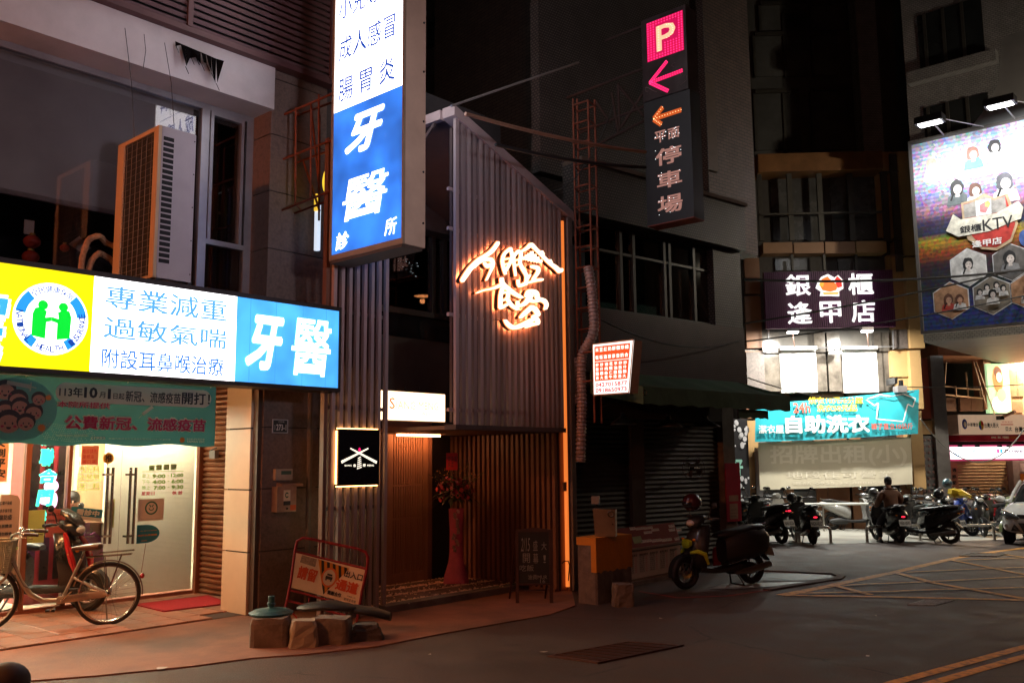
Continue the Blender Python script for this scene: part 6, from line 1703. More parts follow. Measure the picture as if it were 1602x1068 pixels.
# grey tiled tower above and behind
a1t,a2t=pa(FF,1137,200),pa(FF,1390,200)
def col(u0,u1,v0,v1,c0,c1,mat,nm='column'):
 a0_,a1_=pa(FF,u0,(v0+v1)/2),pa(FF,u1,(v0+v1)/2)
 return MB().fb(FF,a0_,pz(FF,u0,v1) if v1<900 else 0,a1_,pz(FF,u0,v0),c0,c1).build(nm,mat,kt)
zTop=26
MB().fb(FF,pa(FF,1141,150),-1,pa(FF,1177,150),zTop,-1.0,-.3).build('tiled_column',gtile,kt)
MB().fb(FF,pa(FF,1352,150),z10,pa(FF,1384,150),zTop,-1.0,-.3).build('tiled_column',gtile,kt)
MB().fb(FF,pa(FF,1100,150),z10-1,pa(FF,1470,150),zTop,-6,-1.6).build('tower_wall',M('tower_dark',(.08,.078,.072),rough=.7,var=.3,vs=.6),kt)
for (u0,v0,u1,v1) in ((1184,120,1228,55),(1232,120,1262,20),(1276,118,1310,55),(1186,235,1228,145),(1232,235,1250,145),(1276,235,1345,140),(1192,48,1262,6),(1272,48,1345,6)):
 f_=MB().fbp(FF,u0,v0,u1,v1,-1.6,-1.52).build('window',M('dim_pane',(.09,.09,.085),rough=.2,var=.3,vs=.8),kt)
 A=FF.px(u0,v0,-1.45);B=FF.px(u1,v1,-1.45)
 MB().fb(FF,A[0],B[1],B[0],B[1]+.12,-1.6,-1.42).fb(FF,A[0]-.08,A[1],A[0],B[1],-1.6,-1.45).build('frame',mull,f_)
# big blank sign board
MB().fbp(FF,1187,269,1380,236,-.5,.35).build('blank_signboard',M('brown_signboard',(.20,.09,.03),rough=.4,var=.45,vs=.9),kt)
# ochre cladding panels (u0 v0 bottom-left, u1 v1 top-right)
pan=[(1398,268,1414,237,.0),(1397,372,1418,270,0),(1402,396,1420,374,0),(1403,545,1425,398,0),(1405,610,1428,548,0),
 (1415,400,1433,236,.25),(1424,545,1438,402,.25),(1428,640,1440,547,.25),(1430,765,1442,642,.25),
 (1381,268,1396,237,-.2),(1374,372,1384,271,-.35),(1388,421,1401,399,-.3),(1394,514,1402,424,-.3),(1394,590,1420,546,.05),
 (1194,397,1240,378,0),(1242,397,1289,378,0),(1291,397,1338,377,0),(1340,396,1387,376,0),
 (1158,274,1184,246,-.1),(1165,400,1186,378,-.1),(1166,460,1188,403,-.1),(1168,545,1190,463,-.1),(1168,655,1192,548,-.1),(1170,840,1187,657,-.05)]
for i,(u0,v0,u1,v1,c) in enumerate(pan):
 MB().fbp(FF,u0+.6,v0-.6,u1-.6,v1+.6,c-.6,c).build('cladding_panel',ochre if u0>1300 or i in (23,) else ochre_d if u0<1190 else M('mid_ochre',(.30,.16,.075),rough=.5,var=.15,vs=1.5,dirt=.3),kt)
# upper glazing
for (u0,v0,u1,v1) in ((1210,376,1258,272),(1262,376,1282,272),(1303,376,1352,271),(1358,375,1374,271),(1213,423,1262,404),(1312,423,1358,404)):
 MB().fbp(FF,u0,v0,u1,v1,-.5,-.42).build('window_panel',M('cloudy_pane',(.07,.07,.068),rough=.25,var=.35,vs=1.2),kt)
for (u,v0,v1) in ((1190,376,271),(1237,376,271),(1284,376,271),(1332,376,271),(1386,376,268),(1240,423,398),(1290,423,398),(1340,423,398),(1405,424,240)):
 MB().fbp(FF,u-1.2,v0,u+1.2,v1,.01,.12).build('mullion',mull,kt)
for (u0,u1,v) in ((1190,1386,333),(1385,1420,268),(1388,1421,398),(1400,1437,373),(1398,1413,545)):
 MB().fbp(FF,u0,v+.9,u1,v-.9,.125,.2).build('transom',mull,kt)
# zone under the purple sign
stoned=M('polished_stone',(.10,.085,.07),rough=.18,var=.5,vs=2.5)
MB().fbp(FF,1190,612,1395,516,-.5,-.3).build('stone_wall',M('grey_render',(.09,.08,.068),rough=.5,var=.3,vs=1.5),kt)
for (u0,u1) in ((1196,1206),(1210,1219),(1278,1290),(1298,1313),(1372,1380),(1383,1390)):
 MB().fbp(FF,u0,612,u1,520,-.3,-.1).build('stone_pilaster',stoned,kt)
wbm=M('white_board',(.80,.80,.78),rough=.5,var=.03)
for (u0,u1,k) in ((1223,1276,0),(1321,1371,1)):
 t=MB().fbp(FF,u0,614,u1,548,-.28,-.05).build('white_board',wbm,kt)
 MB().fbp(FF,u0-2,548,u1+2,541,-.28,.12).build('board_hood',wbm,kt)
MB().fbp(FF,1170,612,1195,550,-.09,-.02).build('mesh_panel',M('mesh_panel',(.10,.08,.07),rough=.6,var=.4,vs=14),kt)
MB().fbp(FF,1401,545,1419,515,.01,.1).build('mesh_panel',M('mesh_panel',()),kt)
# ground floor behind the hung sheets
MB().fbp(FF,1172,850,1440,614,-.6,-.5).build('shopfront_dark',M('shopfront_dark',(.035,.032,.03),rough=.3,var=.4,vs=1.2),kt)
for u in (1232,1284,1302,1318,1340,1418):
 MB().fbp(FF,u-2.5,840,u+2.5,614,-.5,-.35).build('post',ochre_d,kt)
for (u0,u1) in ((1190,1228),(1237,1281),(1344,1414)):
 MB().fbp(FF,u0,830,u1,768,-.5,-.42).build('low_panel',M('grey_low_panel',(.12,.125,.13),rough=.4,var=.2),kt)
MB().fbp(FF,1187,840,1191,700,.0,.1).build('pipe',alu,kt)
MB().fbp(FF,1427,770,1430,685,.0,.12).build('pipe',alu,kt)
# mural panel between shop corner and building
t=thing('splatter_mural','black board with white splatter and a pale green character left of the ochre column','board',FF.pt(*FF.px(1160,730)))
MB().fbp(FF,1138,830,1169,655,.3,.36).build('board',M('mural_black',(.015,.014,.015),rough=.5),t)
random.seed(9);b=MB()
for k in range(46):
 a_,z_=FF.px(random.uniform(1143,1168),random.choice((random.uniform(658,700),random.uniform(740,790))));r_=random.uniform(.02,.07);disc(FF,a_,z_,r_,r_*1.3,.365+k*.0004,b,7)
b.build('white_splatter',M('mural_white',(.6,.58,.58),rough=.6,var=0),t,kind='stuff')
MB().textp(FF,'好',1143,745,1162,716,.39,bold=.04).build('lettering',M('mural_mint',(.3,.6,.48),rough=.6,var=0),t)
# ---- purple KTV sign
kts=thing('purple_sign','purple ribbed sign board with white characters 銀櫃逢甲店 and an orange bird emblem','sign',FF.pt(*FF.px(1297,467),.6))
A=FF.px(1199,514,.6);B=FF.px(1396,422,.6)
purple=M('purple_metal',(.085,.012,.065),rough=.4,var=.12,vs=1)
MB().fb(FF,A[0],A[1],B[0],B[1],.4,.6).build('board',purple,kts)
rb_=MB();nr=62
for i in range(nr):
 a0_=A[0]+(B[0]-A[0])*i/nr;rb_.fb(FF,a0_,A[1]+.01,a0_+(B[0]-A[0])/nr*.55,B[1]-.01,.6005,.635)
rb_.build('ribs',purple,kts,kind='stuff')
wch=M('channel_letter_white',(.8,.8,.8),rough=.4,emit=(1,1,.97),es=1.0)
for ch,u0,v0,u1,v1 in (('銀',1229,463,1267,429),('櫃',1328,461,1365,427),('逢',1233,507,1269,472),('甲',1284,505,1315,471),('店',1333,504,1368,469)):
 MB().textp(FF,ch,u0,v0,u1,v1,.66,bold=.014,ext=.03).build('character',wch,kts)
# emblem: an orange bird-like badge reduced to plain shapes
ca_,cb_=FF.px(1298,446,.68);u1_=abs(FF.px(1308,446,.68)[0]-ca_)/10
def blob(pts,c,nm,mat):MB().prism(FF,[(ca_+x*u1_,cb_+y*u1_) for x,y in pts],.64,c).build(nm,mat,kts)
blob([(-22,-4),(-18,6),(-12,14),(-2,18),(8,12),(14,16),(21,8),(21,-6),(14,-10),(14,-18),(-2,-17),(-16,-17),(-14,-10)],.69,'emblem_base',wch)
blob([(-16,0),(-12,10),(-3,14),(4,6),(12,0),(10,-8),(0,-11),(-12,-8)],.70,'emblem_body',M('emblem_orange',(.8,.2,.03),rough=.4,emit=(1,.22,.03),es=.8))
blob([(8,8),(12,14),(18,8),(19,-3),(12,-5)],.71,'emblem_tail',M('emblem_red',(.7,.03,.02),rough=.4,emit=(.9,.03,.02),es=.8))
blob([(-17,0),(-14,6),(-9,3),(-11,-3)],.715,'emblem_beak',M('emblem_yellow',(.8,.4,.03),rough=.4,emit=(1,.5,.05),es=.8))
blob([(-12,-12),(-10,-15),(12,-15),(13,-12)],.715,'emblem_feet',MATS['emblem_yellow'])
# ---- floodlights on arms under the purple sign
for i,(u,v) in enumerate(((1240,519),(1356,517))):
 c=1.35;p=FF.pt(*FF.px(u,v,c),c)
 t=thing('floodlight',['left dazzling floodlight on an arm under the purple sign','right dazzling floodlight on an arm under the purple sign'][i],'floodlight',tuple(p),group='floodlights under the purple sign')
 MB().fb(FF,p.x*0+(p-FF.O).dot(FF.X)-.16,p.z+.0,(p-FF.O).dot(FF.X)+.16,p.z+.09,c-.1,c+.1).build('housing',alu,t)
 MB().fb(FF,(p-FF.O).dot(FF.X)-.14,p.z-.035,(p-FF.O).dot(FF.X)+.14,p.z-.002,c-.08,c+.10).build('lens',M('flood_lens',(.8,.8,.8),emit=(1,.98,.92),es=30),t)
 MB().tube([p+Vector((0,0,.04)),FF.pt(*FF.px(u+4,v+28,.0),-.05)],.02,6).build('arm',M('pinkish_arm',(.4,.25,.2),rough=.5),t)
 arealight('flood_beam',p-Vector((0,0,.05)),p+Vector((0,0,-1))+NR*-.22,420,(1,.97,.88),.28,.16,t)
t=thing('wall_camera','grey floodlight housing on a bracket above the right end of the turquoise banner','floodlight',FF.pt(*FF.px(1412,605,.6),.6))
MB().fbp(FF,1405,613,1419,603,.5,.9).build('housing',alu,t);MB().fbp(FF,1400,600,1404,590,.1,.8).build('arm',black,t)
MB().fbp(FF,1410,604,1413,594,.3,.5).build('stem',black,t)
t=thing('junction_lamp','small white lamp with tangled wires between the two white boards','lamp',FF.pt(*FF.px(1308,551,.3),.3))
MB().fbp(FF,1301,553,1317,549,.1,.4).build('housing',wbm,t);MB().fbp(FF,1306,549,1311,545,.1,.25).build('bracket',black,t)
# long bar carrying the sign lamps
t=thing('lamp_rail','thin pale rail crossing in front of the wall under the purple sign','rail',FF.pt(*FF.px(1300,543,.3),.3))
MB().tube([FF.pt(*FF.px(1203,545,.3),.3),FF.pt(*FF.px(1400,542,.3),.3)],.02,6).build('bar',alu,t)
for u in (1203,1398):MB().tube([FF.pt(*FF.px(u,546,.3),.3),FF.pt(*FF.px(u-1,516,.3),.3)],.025,6).build('post',alu,t)
# ---- turquoise laundry banner
def cloth(nm,label,cat,fr,tl,tr_,br_,bl_,c,mat,sag=.05,wrinkle=.03,n=28,m=8):
 P=[Vector(fr.px(*q,c)) for q in (tl,tr_,br_,bl_)]
 t_=thing(nm,label,cat,fr.pt(*((P[0]+P[2])/2),c));b=MB()
 for j in range(m+1):
  for i in range(n+1):
   s_,r_=i/n,j/m;q=P[3].lerp(P[2],s_).lerp(P[0].lerp(P[1],s_),r_)
   q=q+Vector((0,-sag*math.sin(math.pi*s_)*.6))
   b.v.append(fr.pt(q.x,q.y,c+wrinkle*(math.sin(s_*19+r_*5)*.5+math.sin(s_*43-r_*9)*.25)))
 for j in range(m):
  for i in range(n):
   k=j*(n+1)+i;b.f.append((k,k+1,k+n+2,k+n+1))
 b.build('fabric',mat,t_,smooth=True); return t_
turq=M('turquoise_vinyl',(.03,.42,.50),rough=.45,var=.1,vs=1)
lb=cloth('laundry_banner','bright turquoise banner reading 自助洗衣 below the two white boards','banner',FF,(1182,632),(1438,609),(1436,678),(1181,691),.55,turq,.05,.012)
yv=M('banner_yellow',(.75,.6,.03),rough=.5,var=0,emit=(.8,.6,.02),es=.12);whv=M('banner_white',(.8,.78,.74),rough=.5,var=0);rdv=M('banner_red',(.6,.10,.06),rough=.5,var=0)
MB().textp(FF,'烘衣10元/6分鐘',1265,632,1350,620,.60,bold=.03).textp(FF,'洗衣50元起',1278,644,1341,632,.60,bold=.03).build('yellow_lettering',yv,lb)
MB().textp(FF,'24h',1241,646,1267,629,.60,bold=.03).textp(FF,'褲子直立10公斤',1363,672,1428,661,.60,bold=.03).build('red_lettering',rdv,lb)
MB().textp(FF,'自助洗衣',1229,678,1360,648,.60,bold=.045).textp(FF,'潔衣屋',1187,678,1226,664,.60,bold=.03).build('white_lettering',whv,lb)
b=MB();sh_=[(1355,625),(1368,634),(1374,630),(1371,655),(1413,659),(1420,632),(1428,636),(1432,623),(1412,616),(1396,620),(1376,617),(1355,625)]
for i in range(len(sh_)-1):bar2d(FF,FF.px(*sh_[i],.6),FF.px(*sh_[i+1],.6),.035,.60+.001*i,b)
b.build('shirt_outline',whv,lb)
bs=cloth('beige_banner','large beige sheet with faint ghost lettering hung below the turquoise banner','banner',FF,(1186,692),(1425,683),(1428,757),(1189,766),.3,M('beige_vinyl',(.66,.60,.45),rough=.6,var=.06,vs=1.2,dirt=.12),.02,.006)
gh=M('ghost_print',(.78,.72,.58),rough=.6,var=0)
MB().textp(FF,'招牌出租(小)',1205,730,1418,694,.309,bold=.03).textp(FF,'地段佳可營業',1230,748,1400,736,.309).textp(FF,'電話 0955-22-088852',1240,758,1380,752,.309).build('ghost_lettering',gh,bs)
# ---- strip between the buildings
FM_=FF
t=thing('red_shutter_strip','narrow facade strip with faded red panel above a studded grey sheet','facade',FF.pt(*FF.px(1455,700)))
MB().fbp(FF,1438,655,1472,560,-.7,-.5).build('red_panel',M('faded_red',(.38,.08,.055),rough=.6,var=.2,vs=1.2,dirt=.3),t)
MB().fbp(FF,1438,679,1474,657,-.7,-.45).build('tan_panel',ochre,t)
MB().fbp(FF,1440,850,1480,681,-.7,-.5).build('studded_sheet',M('grey_sheet',(.16,.16,.165),rough=.4,metal=.4,var=.15,vs=2),t)
b=MB()
for i in range(5):
 for j in range(12):a_,z_=FF.px(1446+i*7.2,688+j*10,-.5);b.ell(FF.pt(a_,z_,-.5),.05,.05,.05,6,4)
b.build('studs',M('stud',(.3,.2,.2),rough=.4),t,kind='stuff')
MB().fbp(FF,1433,850,1438,680,-.6,-.2).build('rust_post',ochre_d,t)
MB().fbp(FF,1471,790,1475,556,-.5,-.3).build('steel_post',alu,t)
# ================================================================ PHONE SHOP on the right
r8=R(8)
XP_=CR*math.cos(r8)+FH*math.sin(r8);NP_=-FH*math.cos(r8)+CR*math.sin(r8)
FPS=Fr(FH*29.5+CR*13.1,XP_,NP_)
ps_=thing('phone_shop','phone shop with closed bright shutter, signs and a dark balcony above','building',FPS.pt(*FPS.px(1540,780)))
warmr=M('salmon_render',(.42,.22,.15),rough=.6,var=.15,vs=1.2,dirt=.3)
MB().fbp(FPS,1474,860,1700,555,-3,-1.3).build('back_wall',M('shop_void',(.015,.013,.012),rough=.9),ps_)
MB().fbp(FPS,1468,556,1720,540,-1.5,.9).build('soffit',warmr,ps_)
MB().fbp(FPS,1460,540,1720,528,-1.5,.5).build('ledge',M('ledge_grey',(.2,.18,.16),rough=.7,dirt=.5),ps_)
MB().fbp(FPS,1544,640,1549,556,-.6,.0).build('pier',warmr,ps_)
MB().fbp(FPS,1578,650,1720,556,-.4,-.1).build('window_wall',M('tan_window_wall',(.28,.17,.11),rough=.5,var=.1),ps_)
for (u0,v0,u1,v1) in ((1575,620,1590,578),(1592,620,1600,578),(1576,645,1600,628)):
 MB().fbp(FPS,u0,v0,u1,v1,-.1,-.05).build('window_pane',M('brown_pane',(.16,.10,.07),rough=.2),ps_)
for (u0,u1) in ((1478,1495),(1503,1519),(1521,1537)):
 MB().fbp(FPS,u0,643,u1,622,-.2,-.1).build('balcony_panel',M('brown_balcony',(.12,.07,.055),rough=.5,var=.2),ps_)
for a_,b_ in (((1474,604),(1537,610)),((1474,617),(1540,623)),((1496,622),(1495,604)),((1515,623),(1511,582)),((1534,622),(1533,608))):
 MB().tube([FPS.pt(*FPS.px(*a_)),FPS.pt(*FPS.px(*b_))],.025,6).build('railing',M('pale_rail',(.5,.38,.28),rough=.4,metal=.5),ps_)
for a_,b_ in (((1527,566),(1556,648)),((1523,566),(1544,640)),((1480,566),(1478,600))):
 MB().tube([FPS.pt(*FPS.px(*a_,.1),.1),FPS.pt(*FPS.px(*b_,.1),.1)],.02,6).build('loose_pole',M('old_pole',(.2,.15,.11),rough=.6),ps_)
MB().fbp(FPS,1484,860,1497,720,-.5,-.2).build('pilaster',warmr,ps_)
b=MB()
for k,ch in enumerate('通訊配件'):b.textp(FPS,ch,1490,738+k*10,1496,732+k*10,-.19,bold=.04)
b.build('pilaster_lettering',inkb,ps_)
A=FPS.px(1498,805,-.6);B=FPS.px(1594,719,-.6)
sh2=M('bright_shutter',(.40,.30,.17),rough=.35,metal=.4,var=.15,vs=1)
shutter(FPS,A[0],-1.3,B[0],B[1],-.6,sh2,ps_,step=.10)
MB().fbp(FPS,1595,860,1720,719,-.8,-.3).build('side_wall',M('side_posters',(.4,.38,.36),rough=.5),ps_)
for v0,v1,m_ in ((737,724,whv),(752,740,orange),(768,756,whv)):MB().fbp(FPS,1597,v0,1640,v1,-.3,-.28).build('side_poster',m_,ps_)
# signs
t=thing('telecom_sign','wide cream shop sign with telecom names and a crimson lower band','sign',FPS.pt(*FPS.px(1540,668,.6),.6))
crm=M('cream_sign',(.62,.50,.40),rough=.4,var=.06,emit=(.9,.62,.42),es=.32)
MB().fbp(FPS,1503,679,1720,648,.0,.6).build('face',crm,t)
MB().fbp(FPS,1503,690,1720,679.5,.0,.605).build('band',M('crimson_band',(.40,.02,.05),rough=.4,var=.1),t)
fr2=FPS
MB().prism(Fr(FPS.O,FPS.X,Vector((0,0,1)),-FPS.N),[(FPS.px(1503,660,.6)[0],-.6),(FPS.px(1503,660,.6)[0],0),(FPS.px(1476,660,0)[0],-.02)],FPS.px(1503,679,.6)[1],FPS.px(1503,648,.6)[1]).build('return_side',M('pale_return',(.42,.38,.36),rough=.4),t)
ca_,cb_=FPS.px(1509,663,.61);disc(FPS,ca_,cb_,.09,.16,.615,None,20).build('blue_logo',M('logo_blue',(.03,.06,.45),rough=.4,var=0),t)
disc(FPS,ca_+.01,cb_-.01,.05,.09,.62,None,16).build('logo_inner',whv,t)
ca_,cb_=FPS.px(1535,665,.61)
for k,c_ in enumerate(((.6,.03,.03),(.1,.4,.05),(.05,.1,.5),(.7,.4,.02))):disc(FPS,ca_,cb_,.09,.15,.615,None,8,k*90,k*90+90).build('logo_sector',M('sector%s'%'abcd'[k],c_,rough=.4,var=0),t)
MB().textp(FPS,'中華電信',1514,667,1530,661,.615,bold=.03).textp(FPS,'台灣大哥大',1540,669,1562,661,.615,bold=.03).textp(FPS,'台灣之星',1588,676,1612,667,.615,bold=.04).textp(FPS,'亞太',1573,674,1583,667,.615,bold=.02).build('lettering',inkb,t)
MB().textp(FPS,'遠傳電信',1567,661,1584,658.5,.615).build('red_lettering',rdv,t)
MB().fbp(FPS,1566,664.5,1585,663,.606,.612).build('red_rule',rdv,t)
MB().textp(FPS,'新申辦．續約．門號攜碼',1551,686,1578,682,.612,bold=.02).build('white_lettering',whv,t)
MB().textp(FPS,'手機配件維修',1579,686,1594,682,.612,bold=.02).build('orange_lettering',orange,t)
t=thing('glowing_shop_sign','glowing white shop sign with pale blue characters over the bright shutter','sign',FPS.pt(*FPS.px(1540,706,.3),.3))
A=FPS.px(1484,718,.3);B=FPS.px(1720,697,.3)
MB().fb(FPS,A[0],A[1]-.06,B[0],B[1]+.06,.0,.28).build('frame',M('pink_frame',(.7,.06,.2),rough=.4,emit=(1,.1,.3),es=.25),t)
MB().fb(FPS,A[0]+.08,A[1],B[0],B[1],.28,.3).build('face',M('cool_white_face',(.8,.8,.8),emit=(1,.99,1),es=2.2),t)
MB().textp(FPS,'威力通訊行',1491,715,1552,702,.305,bold=.02).build('lettering',M('pale_blue_ink',(.3,.5,.8),emit=(.55,.75,1),es=1.0,nosample=True),t)
MB().textp(FPS,'Power',1572,708,1606,702,.305,bold=.03).build('latin_lettering',M('grey_ink',(.1,.05,.1),emit=(.25,.1,.2),es=.6,nosample=True),t)
MB().fbp(FPS,1560,708,1563,702,.301,.306).build('pink_mark',M('pinkmark',(.8,.1,.4),emit=(1,.1,.5),es=.9,nosample=True),t)
MB().fbp(FPS,1565,708,1568,702,.301,.306).build('blue_mark',M('bluemark',(.1,.6,.8),emit=(.1,.7,1),es=.9,nosample=True),t)
for u in (1504,1531,1566,1581):MB().fbp(FPS,u-1.5,699,u+1.5,695.5,.31,.45).build('spot_clip',black,t)
t=thing('portrait_lightbox','tall lit poster of a long-haired woman beside the dark balcony','poster',FPS.pt(*FPS.px(1563,606,.1),.1))
f_=Fr(FPS.O,FPS.X,FPS.N)
MB().fbp(FPS,1549,646,1577,569,-.1,.1).build('face',M('poster_mint',(.3,.6,.4),rough=.3,emit=(.55,.85,.45),es=.75,evar=.2),t)
def disc_p(u,v,ru,rv,c,mat,nm,par,fr=FPS,n=18,a0=0,a1=360):
 a_,b_=fr.px(u,v,c);sa=abs(fr.px(u+ru,v,c)[0]-a_);sb_=abs(fr.px(u,v+rv,c)[1]-b_)
 return disc(fr,a_,b_,sa,sb_,c,None,n,a0,a1).build(nm,mat,par)
pe=lambda n_,c_,e_:M(n_,c_,rough=.4,var=0,emit=c_,es=e_,nosample=True)
disc_p(1561,593,8,21,.105,pe('poster_hair',(.45,.16,.05),.9),'hair',t)
disc_p(1561,582,6,8,.108,pe('poster_crown',(.10,.03,.02),.9),'hair_top',t)
disc_p(1563,590,4.5,8,.112,pe('poster_skin',(.95,.6,.4),1.0),'face_portrait',t)
disc_p(1564,632,12,13,.115,pe('poster_dress',(1,.75,.7),1.3),'dress',t)
disc_p(1567,618,7,10,.118,pe('poster_arm',(1,.55,.25),1.0),'shoulder',t)
t=thing('utility_lamp','small lamp on an arm above the cream telecom sign','lamp',FPS.pt(*FPS.px(1572,650,.9),.9))
MB().tube([FPS.pt(*FPS.px(1568,652,.7),.7),FPS.pt(*FPS.px(1588,643,1.2),1.2)],.05,6).build('tube_housing',warmr,t);MB().fbp(FPS,1565,656,1571,650,.6,.8).build('mount',black,t)
# ceiling lights that warm the shop front
t=thing('soffit_lamp','warm lamp fixed under the soffit in front of the phone shop balcony','lamp',FPS.pt(*FPS.px(1600,556,.3),.3))
pL=FPS.pt(*FPS.px(1640,556,.5),.5);MB().fbp(FPS,1625,559,1655,556.2,.3,.7).build('lens',M('soffit_lens',(.8,.6,.4),emit=(1,.72,.45),es=25),t)
arealight('soffit_beam',pL-Vector((0,0,.15)),FPS.pt(*FPS.px(1530,760,0)),1000,(1,.70,.42),.6,.4,t)
# ================================================================ BILLBOARD
FB=FY(22.9);bb_=thing('billboard','huge floodlit KTV billboard with singers, hexagon photos and a shield reading 銀櫃KTV 逢甲店','billboard',FB.pt(*FB.px(1500,350)))
A=FB.px(1426,229);Bq=FB.px(1446,521);a0B=FB.px(1436,370)[0];a1B=FB.px(1680,300)[0]
zt_b=(FB.px(1427,229)[1]+FB.px(1600,186)[1])/2;zb_b=(FB.px(1446,521)[1]+FB.px(1600,500)[1])/2
def crowdmat():
 m=bpy.data.materials.new('billboard_print');m.use_nodes=True ;t=m.node_tree;L=t.links;b=t.nodes['Principled BSDF'];b.inputs['Roughness'].default_value=.5
 tc=t.nodes.new('ShaderNodeTexCoord');sp_=t.nodes.new('ShaderNodeSeparateXYZ');L.new(tc.outputs['Object'],sp_.inputs[0])
 vo=t.nodes.new('ShaderNodeTexVoronoi');vo.inputs['Scale'].default_value=15;L.new(tc.outputs['Object'],vo.inputs['Vector'])
 vz=t.nodes.new('ShaderNodeMapRange');L.new(sp_.outputs[2],vz.inputs[0]);vz.inputs[1].default_value=-(zt_b-zb_b)/2;vz.inputs[2].default_value=(zt_b-zb_b)/2
 r1=t.nodes.new('ShaderNodeValToRGB');L.new(vz.outputs[0],r1.inputs[0]);e=r1.color_ramp.elements
 e[0].position=0;e[0].color=(.03,.05,.16,1);e[1].position=1;e[1].color=(.42,.46,.60,1)
 for p_,c_ in ((.14,(.03,.05,.16,1)),(.2,(.02,.03,.04,1)),(.34,(.03,.015,.02,1)),(.40,(.22,.05,.01,1)),(.47,(.3,.22,.02,1)),(.5,(.02,.02,.05,1)),(.57,(.04,.03,.06,1)),(.62,(.30,.14,.22,1)),(.70,(.22,.22,.38,1)),(.80,(.55,.5,.62,1))):
  x_=e.new(p_);x_.color=c_
 hs=t.nodes.new('ShaderNodeMix');hs.data_type='RGBA';hs.blend_type='OVERLAY';hs.inputs[0].default_value=.5
 L.new(r1.outputs[0],hs.inputs[6]);L.new(vo.outputs['Color'],hs.inputs[7])
 wv=t.nodes.new('ShaderNodeTexWave');wv.bands_direction='Z';wv.inputs['Scale'].default_value=3.2;wv.inputs['Distortion'].default_value=.4;L.new(tc.outputs['Object'],wv.inputs['Vector'])
 wr_=t.nodes.new('ShaderNodeMapRange');L.new(wv.outputs['Fac'],wr_.inputs[0]);wr_.inputs[3].default_value=.75;wr_.inputs[4].default_value=1.2
 mu=t.nodes.new('ShaderNodeMix');mu.data_type='RGBA';mu.blend_type='MULTIPLY';mu.inputs[0].default_value=.8
 L.new(hs.outputs[2],mu.inputs[6]);L.new(wr_.outputs[0],mu.inputs[7]);L.new(mu.outputs[2],b.inputs['Base Color'])
 return m
WM_b=thing
pr=MB().fb(FB,a0B,zb_b,a1B,zt_b,-.12,0)
o=bpy.data.objects.new('printed_face',None)
cz_=(zt_b+zb_b)/2
me=pr.mesh('printed_face',crowdmat(),Matrix.Translation((0,0,cz_)).inverted());o=bpy.data.objects.new('printed_face',me);COL.objects.link(o);o.parent=bb_
o.location=wm(bb_).inverted()@Vector((0,0,cz_));WM[o.name]=wm(bb_)
fm_=MB().fb(FB,a0B-.07,zb_b-.07,a0B-.002,zt_b+.07,-.15,.05).fb(FB,a0B-.002,zt_b,a1B,zt_b+.07,-.15,.05).fb(FB,a0B-.002,zb_b-.07,a1B,zb_b,-.15,.05)
fm_.build('frame',M('board_frame',(.12,.11,.1),rough=.5,metal=.4),bb_)
prn=lambda n_,c_:M(n_,c_,rough=.5,var=.35,vs=7)
def hexa_(u,v,r_,c,fill,nm='hexagon_photo'):
 a_,b_=FB.px(u,v);s_=abs(FB.px(u,v-r_)[1]-b_)
 pts=lambda k:[(a_+s_*k*math.sin(R(60*i))*1.0,b_+s_*k*math.cos(R(60*i))) for i in range(6)][::-1]
 h=MB().prism(FB,pts(1.0),.001,c).build(nm,prn('hex_rim',(.6,.6,.6)),bb_)
 MB().prism(FB,pts(.95),c,c+.003).build('photo',fill,h)
 return a_,b_,s_,h
def figure(a_,b_,s_,c,hair,skin,top,par,dx=0,dy=0,k=1.0,mic=True):
 a_+=dx*s_;b_+=dy*s_;s_*=k
 MB().prism(FB,[(a_-.42*s_,b_-.62*s_),(a_+.42*s_,b_-.62*s_),(a_+.34*s_,b_-.25*s_),(a_+.1*s_,b_-.14*s_),(a_-.1*s_,b_-.14*s_),(a_-.34*s_,b_-.25*s_)],c,c+.002).build('torso_print',top,par)
 random.seed(int(a_*100));h_=MB();disc(FB,a_,b_+.1*s_,.25*s_,.30*s_,c+.003,h_,18)
 for q in range(7):an=R(-30+q*40);disc(FB,a_+.16*s_*math.cos(an),b_+(.06+.2*math.sin(an))*s_,random.uniform(.08,.14)*s_,random.uniform(.1,.2)*s_,c+.0032+q*.0001,h_,10)
 o_=MB().add(h_.v,h_.f).build('hair_print',hair,par)
 MB().poly([FB.pt(a_-.07*s_,b_-.3*s_,c+.0042),FB.pt(a_+.1*s_,b_-.3*s_,c+.0042),FB.pt(a_+.08*s_,b_-.1*s_,c+.0042),FB.pt(a_-.04*s_,b_-.1*s_,c+.0042)]).build('neck_print',skin,par)
 q_=MB();bar2d(FB,(a_+.3*s_,b_-.5*s_),(a_-.18*s_,b_-.36*s_),.13*s_,c+.0066,q_);q_.build('arm_print',top,par)
 disc(FB,a_+.03*s_,b_+.01*s_,.155*s_,.20*s_,c+.005,None,16).build('face_print',skin,par)
 m_=MB()
 for sx in (-1,1):disc(FB,a_+.02*s_+sx*.07*s_,b_+.06*s_,.022*s_,.018*s_,c+.007,m_,6)
 disc(FB,a_+.02*s_,b_-.08*s_,.05*s_,.025*s_,c+.007,m_,8,180,360);m_.build('features_print',hair,par)
 if mic:
  bar2d(FB,(a_-.12*s_,b_-.12*s_),(a_-.25*s_,b_-.42*s_),.07*s_,c+.008,MB()).build('microphone_print',prn('mic_black',(.01,.01,.01)),par)
hk,hw_,sk,gy=prn('hair_black',(.02,.02,.02)),prn('hair_brown',(.12,.05,.03)),prn('skin_light',(.62,.55,.50)),prn('photo_grey',(.50,.49,.46))
sk2,rdp,whp=prn('skin_warm',(.5,.28,.18)),prn('photo_red',(.45,.06,.04)),prn('photo_white',(.66,.65,.62))
